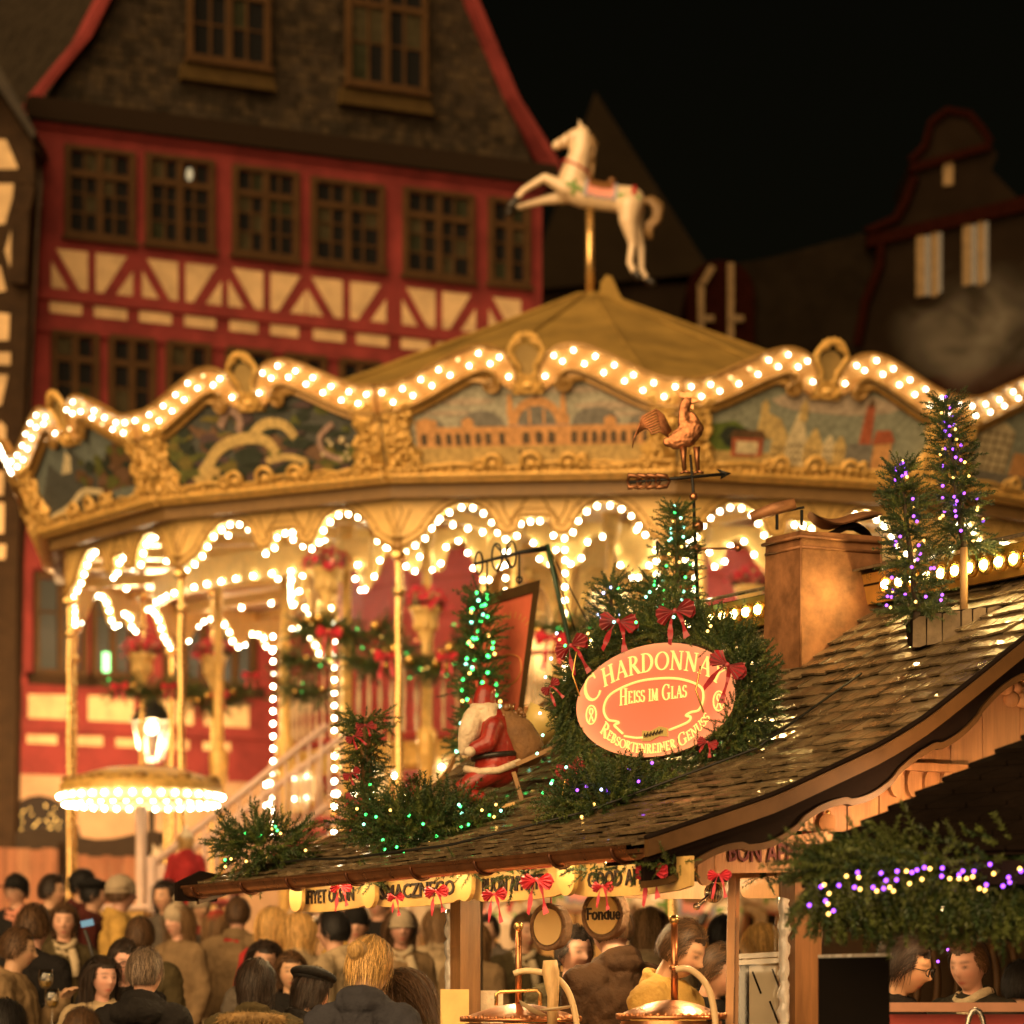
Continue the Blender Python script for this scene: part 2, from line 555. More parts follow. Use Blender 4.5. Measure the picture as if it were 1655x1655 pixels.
def window(parent, s0, s1, z0, z1, cols, rows, T, frame_m, mid=True, sill=True, glass=None, fw=.07):
    """rows: list of relative heights from the top"""
    mb = MB()
    def hb(a0, a1, b0, b1, d0, d1): mb.prism([(a0, b0), (a1, b0), (a1, b1), (a0, b1)], T, d0, d1)
    hb(s0, s0 + fw, z0, z1, .002, .09); hb(s1 - fw, s1, z0, z1, .002, .09)
    hb(s0 + fw, s1 - fw, z1 - fw, z1, .002, .09); hb(s0 + fw, s1 - fw, z0, z0 + fw, .002, .09)
    si0, si1, zi0, zi1 = s0 + fw, s1 - fw, z0 + fw, z1 - fw
    cw = (si1 - si0) / cols; tot = sum(rows); z = zi1; zs = [z]
    for r in rows: z -= r / tot * (zi1 - zi0); zs.append(z)
    for i in range(1, cols):
        w = .045 if (mid and i * 2 == cols) else .014
        hb(si0 + i * cw - w, si0 + i * cw + w, zi0, zi1, .004, .075 if w > .03 else .05)
    for j in range(1, len(rows)):
        w = .045 if (j == 1 and len(rows) > 2) else .014
        hb(si0, si1, zs[j] - w, zs[j] + w, .006, .07 if w > .03 else .045)
    if sill: hb(s0 - .04, s1 + .04, z0 - .05, z0 - .002, .004, .13)
    wo = mb.ob('window', frame_m, parent)
    for i in range(cols):
        for j in range(len(rows)):
            m = MB()
            a0, a1 = si0 + i * cw + .016, si0 + (i + 1) * cw - .016
            tl = rnd.uniform(-.004, .004)
            m.prism([(a0, zs[j + 1] + .016), (a1, zs[j + 1] + .016), (a1, zs[j] - .016), (a0, zs[j] - .016)],
                    lambda a, b, d: T(a, b, d + (tl if a > (a0 + a1) / 2 else 0)), .004, .02)
            m.ob('pane', glass or (m_glass if rnd.random() < .72 else m_curt[rnd.randrange(2)]), wo)
    return wo


for xl, xr, yt, yb in ((103, 215, 233.5, 381), (233.5, 343.5, 247, 394), (374, 480, 266, 411), (501, 618, 286, 425), (650, 763, 302, 444), (788, 853, 318.6, 458)):
    s0, zt = fac(xl, yt); _, zb = fac(xl, yb); s1, _ = fac(xr, yt)
    window(house, s0, s1, zb, zt, 4 if xr - xl > 80 else 2, [.8, .68, .68, .68], HF, m_brown)
for xl, xr, yt, yb in ((81, 157, 533, 668), (174, 248, 541, 675), (267, 338, 550, 684), (363, 436, 560, 694), (456, 524, 570, 700), (546, 612, 579, 708), (640, 700, 588, 716)):
    s0, zt = fac(xl, yt); _, zb = fac(xl, yb); s1, _ = fac(xr, yt)
    window(house, s0, s1, zb, zt, 2, [.8, .9, .9], HF, m_brown, mid=True)
m_glass_l = mat('grey_window_glass', (.05, .055, .055), .12)
for xl, xr, yt, yb in ((53, 138, 925, 1090), (146, 214, 927, 1094), (262, 330, 938, 1104), (345, 410, 945, 1110)):
    s0, zt = fac(xl, yt); _, zb = fac(xl, yb); s1, _ = fac(xr, yt)
    window(house, s0, s1, zb, zt, 2, [.7, 1.2], HF, m_brown, glass=m_glass_l, sill=False)
    mb = MB(); hbox(mb, s0 - .1, s1 + .1, zb - .14, zb - .004, .002, .16); mb.ob('sill', m_beam, house)
# light reflected in one pane, put in as a glowing slab
s0, z0 = fac(165, 1072); s1, z1 = fac(177, 1098)
mb = MB(); hbox(mb, s0, s1, fac(165, 1095)[1], fac(165, 1055)[1], .025, .04); mb.ob('pane_reflection', glow('pane_reflection', (.35, 1, .30), 1.6), house)
s0, z0 = fac(304, 272); mb = MB(); mb.ball(HF(s0, fac(304, 283)[1], .05), (.045, .04, .09), 10, 8)
mb.ob('ceiling_lamp', glow('room_lamp', (1, .75, .4), .22), house, smooth='all')


def hpanel(poly):
    q = [fac(*p) for p in poly]
    mb = MB(); mb.prism(q, HF, -.01, .012); mb.ob('panel', m_hcream, house)


# braced panels below the top windows: pattern measured in the first bay
bx = (83, 230, 369, 496, 650, 790)
z_top = fac(83, 401)[1]; z_bot = fac(83, 471)[1]
for i, b in enumerate(bx):
    s0 = fac(b, 440)[0]; w = fac(214, 440)[0] - fac(83, 440)[0]
    if i == 3: w *= 1.05
    H = z_top - z_bot
    for poly in ([(0, .70), (0, 0), (.23, 0)], [(.055, 1), (.445, 1), (.445, .0), (.375, .0)],
                 [(.545, 1), (.93, 1), (.61, .0), (.545, .0)], [(1, .66), (1, 0), (.77, 0)]):
        if s0 + poly[0][0] * w > sR - .25: continue
        q = [(min(s0 + a * w, sR - .08), z_bot + c * H) for a, c in poly]
        mb = MB(); mb.prism(q, HF, -.01, .012); mb.ob('panel', m_hcream, house)
for x0, x1 in ((80, 132), (152, 205), (225, 277), (298, 348), (371, 416), (437, 482), (506, 556), (576, 627), (648, 694), (706, 752), (768, 812), (828, 862)):
    s0, s1 = fac(x0, 500)[0], fac(x1, 500)[0]
    za, zb = fac(80, 487)[1], fac(80, 505)[1]
    mb = MB(); mb.prism([(s0, zb), (s1, zb), (s1, za), (s0, za)], HF, -.01, .012); mb.ob('panel', m_hcream, house)
for x0, x1, y0, y1 in ((45, 112, 1122, 1168), (142, 216, 1124, 1170), (232, 312, 1130, 1178), (330, 402, 1137, 1182), (43, 92, 1187, 1213), (112, 166, 1189, 1215), (187, 245, 1193, 1219), (262, 305, 1196, 1222), (328, 372, 1199, 1225)):
    hpanel([(x0, y1), (x1, y1 + 1), (x1, y0 + 1), (x0, y0)])
# ground floor of sandstone with a dark doorway arch
mb = MB()
hbox(mb, sL - .36, sR + .01, ground_z(48), fac(60, 1250)[1], .002, .05)
mb.ob('plinth_wall', m_stone, house)
ac, ar = fac(62, 1340)[0], .62
zar = fac(62, 1345)[1]
mb = MB()
arch = [(ac - ar, ground_z(48) + .1), (ac + ar, ground_z(48) + .1)] + [(ac + ar * math.cos(PI * i / 12), zar - .25 + .75 * math.sin(PI * i / 12)) for i in range(13)]
mb.prism(arch, HF, .03, .056); mb.ob('arched_doorway', mat('painted_doorway_dark', (.02, .012, .008), .9), house)  # flat slab, the dark of the unlit opening is its colour
# eave skirt and slate gable
zsk = zE
mb = MB()
mb.strip([(sL - .25, zsk + .2), (sR + .15, zsk + .2)], [(sL - .3, zsk - .1), (sR + .2, zsk - .1)], HF, .0, .2)
mb.ob('eave_moulding', mat('dark_eave', (.02, .013, .008), .9, spec=.05), house)
gl0, gr0 = fac(88, 175), fac(866, 275)
gl1, gr1 = fac(176, 0), fac(752, 0)
kL = (gl1[0] - gl0[0]) / (gl1[1] - gl0[1]); kR = (gr1[0] - gr0[0]) / (gr1[1] - gr0[1])
zap = gl0[1] + (gr0[0] - gl0[0]) / (kL - kR)
sap = gl0[0] + kL * (zap - gl0[1])
zg = zE + .1
mb = MB()
mb.prism([(gl0[0] - .1, zg), (gr0[0] + .1, zg), (sap, zap + .2)], HF, -8, -.12)
mb.ob('gable_wall', m_slate[1], house)
gw = []
for xl, xr, yt, yb in ((300, 432, -70, 108), (556, 686, -60, 148)):
    s0, _ = fac(xl, 50); s1, _ = fac(xr, 50); zt = fac(xl, yt)[1]; zb = fac(xl, yb - 12)[1]
    gw.append((s0, s1, zb, zt))
    window(house, s0, s1, zb, zt, 4, [.8, .9, .9], lambda a, b, d: HF(a, b, d + .03), m_brown, fw=.07)
    mb = MB(); mb.prism([(s0 - .1, zb - .30), (s1 + .1, zb - .30), (s1 + .05, zb - .06), (s0 - .05, zb - .06)], lambda a, b, d: HF(a, b, d + (.06 if b < zb - .2 else 0)), -.1, .06)
    mb.ob('slate_sill', mat('yellowish_slate', (.055, .034, .011), .8, spec=.1, var=.3), house)  # sill slate in a yellower brown than the gable slates
mb = MB()
z = zg; row = 0
while z < gl1[1] + 1.6:
    h = .105; a = gl0[0] + kL * (z - gl0[1]); b = gr0[0] + kR * (z - gr0[1])
    s = a - rnd.random() * .2
    while s < b:
        w = rnd.uniform(.11, .19)
        s0, s1 = max(s, a), min(s + w, b)
        mid = (s0 + s1) / 2
        if s1 - s0 > .04 and not any(g[0] - .02 < mid < g[1] + .02 and g[2] - .25 < z < g[3] for g in gw):
            o = rnd.uniform(0, .010)
            mb.cur = rnd.randrange(3)
            q = [(s0 + .006, z - .03 + rnd.uniform(-.01, .01)), (s1 - .006, z - .03 + rnd.uniform(-.01, .01)), (s1 - .006, z + h), (s0 + .006, z + h)]
            mb.prism(q, lambda x, y, d: HF(x, y, d + (.016 + o if y < z + .05 else 0)), -.13, -.105)
        s += w
    z += h; row += 1
mb.ob('slates', m_slate, house, kind='stuff')
for k, g0, sg in ((kL, gl0, -1), (kR, gr0, 1)):
    pts = [(g0[0] + sg * .36, zE - .06), (g0[0] + sg * .16, zE + .32), (g0[0] + k * 1.0 + sg * .03, g0[1] + 1.0), (g0[0] + k * 6, g0[1] + 6)]
    w = .11
    mb = MB(); mb.strip([(a + sg * w, b) for a, b in pts], [(a, b) for a, b in pts], HF, -.3, .16)
    mb.ob('barge_board', m_hred, house)
# downpipe at the corner
mb = MB()
pp = [(66, 232), (58, 262), (64, 300), (59, 345), (48, 560), (26, 940), (22, 1225), (8, 1260), (6, 1420)]
mb.tube([P(x, y, 47.6) for x, y in pp], .05, 8)
for x, y in ((60, 330), (40, 700), (24, 1000), (22, 1200)): mb.tube([P(x, y, 47.6) - Vector((0, 0, .03)), P(x, y, 47.6) + Vector((0, 0, .03))], .065, 8)
mb.ob('drainpipe', m_zinc, None, smooth=True, label='thin grey metal drainpipe at the corner of the red house', cat='drainpipe')

# ------------------------------------------------------------------ dark-beamed house at the edge
YL = 47.2
nh = thing('timbered_house', P(-60, 1600, YL), 'narrow slice of house with dark oak beams and cream infill', 'house')
def LF(px, py, d): return P(px, py, YL) + Vector((0, -d, 0))
mb = MB(); mb.prism([(-420, 1655), (18, 1655), (28, 900), (58, 240), (0, 150), (-420, 120)], LF, -7, 0); mb.ob('wall', m_beam, nh)
for q in ([(-60, 222), (10, 226), (30, 273), (-60, 275)], [(-60, 297), (22, 297), (20, 320), (8, 362), (-60, 370)], [(18, 372), (17, 435), (8, 405)],
          [(-40, 430), (0, 430), (10, 470), (-40, 480)], [(-60, 498), (16, 508), (14, 550), (-60, 553)], [(-60, 568), (17, 570), (17, 590), (-60, 588)],
          [(-60, 606), (13, 606), (2, 655), (-60, 660)], [(-40, 740), (0, 680), (10, 690), (8, 740)], [(-60, 760), (7, 762), (5, 800), (-60, 800)],
          [(-60, 812), (7, 813), (6, 862), (-60, 860)], [(-60, 879), (10, 880), (8, 904), (-60, 902)]):
    mb = MB(); mb.prism(q, LF, -.01, .012); mb.ob('panel', m_hcream, nh)
mb = MB()
for a, b in (((40, 238), (46, 300)), ((46, 300), (36, 345)), ((36, 345), (30, 460))): mb.bar(P(*a, YL - .15), P(*b, YL - .15), .22, .18, (0, 1, 0))
mb.ob('corner_bracket', m_beam, nh)
mb = MB(); mb.prism([(-420, 118), (0, 148), (62, 240), (66, 228), (6, 120), (-420, 60)], lambda a, b, d: P(a, b, YL) + Vector((0, -d, 0)), -7, .5); mb.ob('roof', m_slate[1], nh)

# ------------------------------------------------------------------ dark buildings behind on the other side
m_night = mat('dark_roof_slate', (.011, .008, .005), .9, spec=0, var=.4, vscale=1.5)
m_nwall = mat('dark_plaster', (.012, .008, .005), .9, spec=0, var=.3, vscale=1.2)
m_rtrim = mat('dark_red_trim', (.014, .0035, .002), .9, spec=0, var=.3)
YT = 70.0
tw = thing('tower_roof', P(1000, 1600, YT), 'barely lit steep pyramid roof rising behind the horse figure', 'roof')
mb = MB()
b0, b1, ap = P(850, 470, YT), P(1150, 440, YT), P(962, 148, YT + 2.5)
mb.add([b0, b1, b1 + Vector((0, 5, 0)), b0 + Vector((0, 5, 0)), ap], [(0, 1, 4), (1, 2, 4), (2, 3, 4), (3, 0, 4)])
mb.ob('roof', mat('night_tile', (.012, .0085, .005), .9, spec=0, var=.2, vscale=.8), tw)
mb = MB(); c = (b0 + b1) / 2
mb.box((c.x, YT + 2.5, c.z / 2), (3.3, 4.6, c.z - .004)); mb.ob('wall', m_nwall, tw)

YB = 60.0
rb = thing('gabled_building', P(1400, 1600, YB), 'large dark building with curved gable and pale shutters at the far side', 'building')
def BF(px, py, d): return P(px, py, YB) + Vector((0, -d, 0))
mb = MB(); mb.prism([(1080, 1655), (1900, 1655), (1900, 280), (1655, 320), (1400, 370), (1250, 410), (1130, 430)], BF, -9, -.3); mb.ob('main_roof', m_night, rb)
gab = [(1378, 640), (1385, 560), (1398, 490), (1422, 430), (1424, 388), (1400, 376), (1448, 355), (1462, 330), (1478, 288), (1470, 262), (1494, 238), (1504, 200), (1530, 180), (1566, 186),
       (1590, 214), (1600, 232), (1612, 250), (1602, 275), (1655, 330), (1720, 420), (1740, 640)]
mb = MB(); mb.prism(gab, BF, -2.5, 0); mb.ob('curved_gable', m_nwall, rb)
mb = MB()
mb.tube([BF(x, y, .06) for x, y in gab[1:9]], .085, 6); mb.tube([BF(x, y, .06) for x, y in gab[9:16]], .07, 6)
mb.ob('gable_coping', m_rtrim, rb, smooth=True)
for q in ([(1400, 384), (1660, 318), (1900, 262), (1900, 285), (1660, 342), (1400, 402)], [(1470, 268), (1600, 232), (1600, 244), (1470, 282)]):
    mb = MB(); mb.prism(q, BF, -.2, .14); mb.ob('cornice', m_rtrim, rb)
m_shut = mat('cream_shutter', (.19, .13, .065), .8, spec=.1, var=.3)
for x0, y0, h in ((1480, 372, 110), (1555, 352, 112)):
    mb = MB(); mb.prism([(x0, y0 + h), (x0 + 42, y0 + h - 9), (x0 + 42, y0 - 9), (x0, y0)], BF, .002, .03); wo = mb.ob('window', m_glass, rb)
    for a, b in ((0, 14), (24, 35)):
        mb = MB(); mb.prism([(x0 + a, y0 + h), (x0 + b, y0 + h - 3), (x0 + b, y0 - 3), (x0 + a, y0)], BF, .04, .09); mb.ob('shutter', m_shut, wo)
mb = MB(); mb.prism([(1524, 302), (1540, 299), (1540, 262), (1524, 265)], BF, .002, .06); mb.ob('window', m_shut, rb)
# arched dormer
dor = [(1112, 640)] + [(1165 - 55 * math.cos(PI * i / 10), 470 - 52 * math.sin(PI * i / 10)) for i in range(11)] + [(1218, 640)]
mb = MB(); mb.prism(dor, BF, -2, -.1); do = mb.ob('dormer', m_rtrim, rb)
for x, h in ((1128, 12), (1176, 12)):
    mb = MB(); mb.bar(BF(x + 5, 600, -.02), BF(x + 5, 458 if x < 1150 else 425, -.02), .11, .08, (0, 1, 0)); mb.bar(BF(x, 515, .0), BF(x + 26, 515, .0), .07, .1)
    if x < 1150: mb.bar(BF(1133, 462, -.02), BF(1152, 430, -.02), .11, .08, (0, 1, 0))
    mb.ob('window_post', m_shut, do)
# jettied storey with small windows at the very edge
mb = MB(); mb.prism([(1500, 660), (1900, 585), (1900, 548), (1500, 615)], lambda a, b, d: P(a, b, 52) + Vector((0, -d, 0)), -6, .25); mb.ob('eave', m_rtrim, rb)
mb = MB(); mb.prism([(1500, 1655), (1900, 1655), (1900, 586), (1500, 662)], lambda a, b, d: P(a, b, 52) + Vector((0, -d, 0)), -6, -.05); mb.ob('wall', m_hred, rb)
for x0, w in ((1536, 40), (1587, 52), (1652, 50)):
    y0 = 612 - (x0 - 1536) * .17
    mb = MB(); mb.prism([(x0, y0 + 48), (x0 + w, y0 + 40), (x0 + w, y0 - 8), (x0, y0)], lambda a, b, d: P(a, b, 52) + Vector((0, -d, 0)), -.04, .0); po = mb.ob('panel', m_hcream, rb)
    for k in (.25, .65):
        xx = x0 + k * w
        mb = MB(); mb.prism([(xx, y0 + 28), (xx + 11, y0 + 26), (xx + 11, y0 + 11), (xx, y0 + 13)], lambda a, b, d: P(a, b, 52) + Vector((0, -d, 0)), .002, .02); mb.ob('small_window', m_glass, po)

# drifting smoke before the far building
def smoke_mat():
    m = bpy.data.materials.new('smoke'); m.use_nodes = True; nt = m.node_tree; nt.nodes.remove(nt.nodes['Principled BSDF'])
    v = nt.nodes.new('ShaderNodeVolumePrincipled'); v.inputs['Color'].default_value = (.95, .85, .65, 1); v.inputs['Anisotropy'].default_value = -.2
    tc = nt.nodes.new('ShaderNodeTexCoord'); n = nt.nodes.new('ShaderNodeTexNoise'); n.inputs['Scale'].default_value = 1.6; n.inputs['Detail'].default_value = 3; n.inputs['Distortion'].default_value = .8
    ln_ = nt.nodes.new('ShaderNodeVectorMath'); ln_.operation = 'LENGTH'
    nt.links.new(tc.outputs['Object'], n.inputs['Vector']); nt.links.new(tc.outputs['Object'], ln_.inputs[0])
    fo = nt.nodes.new('ShaderNodeMapRange'); fo.inputs['From Min'].default_value = .25; fo.inputs['From Max'].default_value = .95; fo.inputs['To Min'].default_value = 1; fo.inputs['To Max'].default_value = 0
    nr = nt.nodes.new('ShaderNodeMapRange'); nr.inputs['From Min'].default_value = .46; nr.inputs['From Max'].default_value = .72; nr.inputs['To Max'].default_value = .55
    mu = nt.nodes.new('ShaderNodeMath'); mu.operation = 'MULTIPLY'
    nt.links.new(ln_.outputs['Value'], fo.inputs[0]); nt.links.new(n.outputs['Fac'], nr.inputs[0]); nt.links.new(fo.outputs[0], mu.inputs[0]); nt.links.new(nr.outputs[0], mu.inputs[1]); nt.links.new(mu.outputs[0], v.inputs['Density'])
    nt.links.new(v.outputs[0], nt.nodes['Material Output'].inputs['Volume']); return m
me = ico(1.0, 3); me.name = 'smoke'; me.materials.append(smoke_mat())
sm = link('smoke', me, None, label='faint yellowish smoke drifting before the far gabled building', kind='stuff')
sm.location = P(1590, 530, 50); sm.scale = (1.5, .9, 1.1)

# ------------------------------------------------------------------ plank hoarding, awning, lantern
m_plank = [mat('warm_plank_%s' % c, k, .7, var=.3, vscale=3, stretch=(6, 6, .6), bump=.2, bscale=30) for c, k in (('a', (.46, .19, .09)), ('b', (.38, .15, .07)), ('c', (.50, .23, .11)))]
YF = 42.0
fe = thing('plank_fence', P(100, 1560, YF) * 1.0, 'orange-brown plank fence behind the ticket booth crowd', 'fence')
x = -60
while x < 236:
    w = rnd.uniform(15, 22)
    top = 1372 + (12 if x > 100 else 0) + rnd.uniform(-2, 2)
    mb = MB(); dz = rnd.uniform(0, .02)
    mb.prism([(x + .6, 1655), (x + w - .6, 1655), (x + w - .6, top), (x + .6, top)], lambda a, b, d: P(a, b, YF) + Vector((0, -d - dz, 0)), 0, .03)
    mb.ob('plank', m_plank[rnd.randrange(3)], fe); x += w
mb = MB(); mb.bar(P(-60, 1385, YF) + Vector((0, .06, 0)), P(236, 1395, YF) + Vector((0, .06, 0)), .1, .05); mb.ob('rail', m_plank[1], fe)
mb = MB(); mb.bar(P(101, 1655, YF - .06), P(101, 1362, YF - .06), .1, .05, (0, 1, 0)); mb.ob('post', m_beam, fe)
aw = MB()
top = [(25 + 26 * i, 1346 - 8 * math.sin(i * .9) + i * .6) for i in range(10)]
aw.strip([(a, b) for a, b in top], [(a, b + 34) for a, b in top], lambda a, b, d: P(a, b, 43.5) + Vector((0, -d, 0)), -.9, 0)
aw.ob('awning', mat('dark_awning', (.05, .035, .02), .9, var=.3), None, label='dark sagging awning over the plank fence', cat='awning')
for i in range(26):
    x = 32 + rnd.random() * 66; y = 1300 + rnd.random() * 40 - 18 * math.sin((x - 32) / 66 * PI) + 12
    link('doorway_light', LEDBIG['w'], house, loc=P(x, y, 46.5))
# street lantern
YN = 44.0
ln = thing('street_lantern', (P(245, 1190, YN).x, YN, ground_z(YN)), 'lit six-sided street lantern on a post before the red house', 'lantern')
c = P(245, 1190, YN)
mb = MB(); mb.tube([Vector((c.x, YN, ground_z(YN))), Vector((c.x, YN, c.z - .33))], [.06, .035], 8); mb.lathe([(.12, 0), (.12, .5), (.07, .6)], (c.x, YN, ground_z(YN)), 10); mb.ob('post', m_iron, ln, smooth=True)
mb = MB()
top = [Vector((.24 * math.cos(a), .24 * math.sin(a), .20)) for a in np.linspace(0, 2 * PI, 7)[:6]]
bot = [Vector((.13 * math.cos(a), .13 * math.sin(a), -.30)) for a in np.linspace(0, 2 * PI, 7)[:6]]
for i in range(6):
    mb.tube([c + top[i], c + bot[i]], .012, 5); mb.tube([c + top[i], c + top[(i + 1) % 6]], .014, 5); mb.tube([c + bot[i], c + bot[(i + 1) % 6]], .014, 5)
mb.ob('frame', m_iron, ln)
mb = MB(); mb.lathe([(.27, .2), (.25, .24), (.15, .38), (.09, .42), (.09, .47), (.03, .52), (.0, .58)], c, 12); mb.ob('lantern_roof', m_iron, ln, smooth=True)
mp_ = glow('lantern_pane_lit', (1, .72, .34), .3, trans=.72)
for i in range(6):
    j = (i + 1) % 6
    mb = MB(); k = .97
    mb.add([c + top[i] * k, c + top[j] * k, c + bot[j] * k, c + bot[i] * k], [(0, 1, 2, 3)]); mb.ob('pane', mp_, ln)
mb = MB(); mb.ball(c + Vector((0, 0, .10)), .075, 10, 8); mb.ob('lamp_bulb', glow('lantern_bulb', (1, .8, .5), 6), ln, smooth='all')
pl = bpy.data.lights.new('lantern_light', 'POINT'); pl.energy = 1150; pl.color = (1, .60, .26); pl.shadow_soft_size = .08
lo = bpy.data.objects.new('lantern_light', pl); COL.objects.link(lo); lo.location = c + Vector((0, 0, -.05)); attach(lo, ln)
# ================================================================== CAROUSEL
XC, YC = .85, 38.0
NSEC = 14; HALF = PI / NSEC; PHI0 = math.radians(-6.6)
FLOOR = 1.36


def ring(phi, r, z): return Vector((XC + r * math.sin(phi), YC - r * math.cos(phi), z))


def sphi(k): return PHI0 + 2 * HALF * k


def SP(k, s, z, r, off=0.0):
    a, b = ring(sphi(k) - HALF, r, z), ring(sphi(k) + HALF, r, z)
    p = a.lerp(b, (s + 1) / 2); c = sphi(k)
    return p + Vector((math.sin(c), -math.cos(c), 0)) * off


def rb_(z): return 5.98 + (z - 6.44) * .40
def TB(k): return lambda s, z, d: SP(k, s, z, rb_(z), d)


car = thing('carousel', (XC, YC, ground_z(YC)), 'ornate gold double-deck carousel covered in rows of lit bulbs', 'carousel')
VIS = range(-4, 4)                                  # sectors on the side one can see
m_roofc = mat('ochre_canvas', (.29, .185, .045), .8, spec=.2, var=.4, vscale=1.6, bump=.25, bscale=5)
m_cream2 = mat('ivory_paint', (.74, .55, .30), .45, var=.15)
m_soffit = mat('brown_soffit', (.21, .12, .04), .6, var=.2)
m_mirror = mat('old_mirror', (.72, .56, .34), .12, .95, var=.3, vscale=6)

# canvas roof: one panel per sector with raised seams
for k in range(-7, 7):
    mb = MB()
    n = 5; vs = []
    for i in range(n + 1):
        t = i / n; r = 6.05 * (1 - t) + .16 * t
        z = 6.93 + (9.22 - 6.93) * (t ** 1.03) - .05 * math.sin(PI * t)
        for s in (-1, 0, 1):
            v = SP(k, s, z, r); v.z -= .02 * (1 - abs(s)) * math.sin(PI * t); vs.append(v)
    mb.add(vs, [(i * 3 + j, i * 3 + j + 1, i * 3 + j + 4, i * 3 + j + 3) for i in range(n) for j in range(2)])
    mb.tube([SP(k, 1, 6.93 + 2.29 * (t ** 1.03) - .05 * math.sin(PI * t) + .012, 6.05 * (1 - t) + .16 * t) for t in np.linspace(0, 1, 6)], .02, 4)
    mb.ob('roof_panel', m_roofc, car, smooth=True)
mb = MB()
mb.lathe([(.45, 9.0), (.42, 9.07), (.20, 9.16), (.16, 9.24), (.06, 9.26), (0, 9.26)], (XC, YC, 0), 14)
mb.prism([(.10, 9.12), (.42, 9.03), (.30, 9.22), (.22, 9.40), (.16, 9.42), (.10, 9.34)], lambda a, b, d: Vector((XC + a, YC - .05 + d, b)), -.12, .12)
mb.ob('roof_cap', m_roofc, car, smooth=True)

# cresting with two staggered rows of bulbs
CP = [(1.0, 7.06), (.9, 7.07), (.8, 7.105), (.7, 7.16), (.6, 7.225), (.5, 7.29), (.41, 7.345), (.33, 7.38), (.26, 7.385), (.195, 7.355), (.155, 7.29), (.145, 7.22), (.165, 7.165)]
US = 1.40


def smooth_path(P0, m=4):
    out = []
    for i in range(len(P0) - 1):
        p0, p1, p2, p3 = P0[max(i - 1, 0)], P0[i], P0[i + 1], P0[min(i + 2, len(P0) - 1)]
        for j in range(m):
            t = j / m
            out.append(tuple(.5 * ((2 * p1[q]) + (-p0[q] + p2[q]) * t + (2 * p0[q] - 5 * p1[q] + 4 * p2[q] - p3[q]) * t * t + (-p0[q] + 3 * p1[q] - 3 * p2[q] + p3[q]) * t ** 3) for q in range(len(p1))))
    out.append(P0[-1])
    return out


CPs = smooth_path(CP, 3)


def offs(path, w, us=US):
    out = []
    n = len(path)
    for i in range(n):
        a, b = path[max(i - 1, 0)], path[min(i + 1, n - 1)]
        tx, tz = (b[0] - a[0]) * us, b[1] - a[1]; L = math.hypot(tx, tz) + 1e-9
        ww = w(i / (n - 1)) if callable(w) else w
        out.append((path[i][0] + (tz / L) * ww / us, path[i][1] - (tx / L) * ww))
    return out


def along(path, step, us=US, start=0.0):
    out = []; acc = -start; prev = path[0]
    nxt = 0.0; d = 0.0
    pos = start
    tot = 0.0; seg = []
    for a, b in zip(path, path[1:]):
        L = math.hypot((b[0] - a[0]) * us, b[1] - a[1]); seg.append((tot, L, a, b)); tot += L
    while pos < tot:
        for t0, L, a, b in seg:
            if t0 <= pos < t0 + L:
                u = (pos - t0) / L; out.append((a[0] + (b[0] - a[0]) * u, a[1] + (b[1] - a[1]) * u)); break
        pos += step
    return out


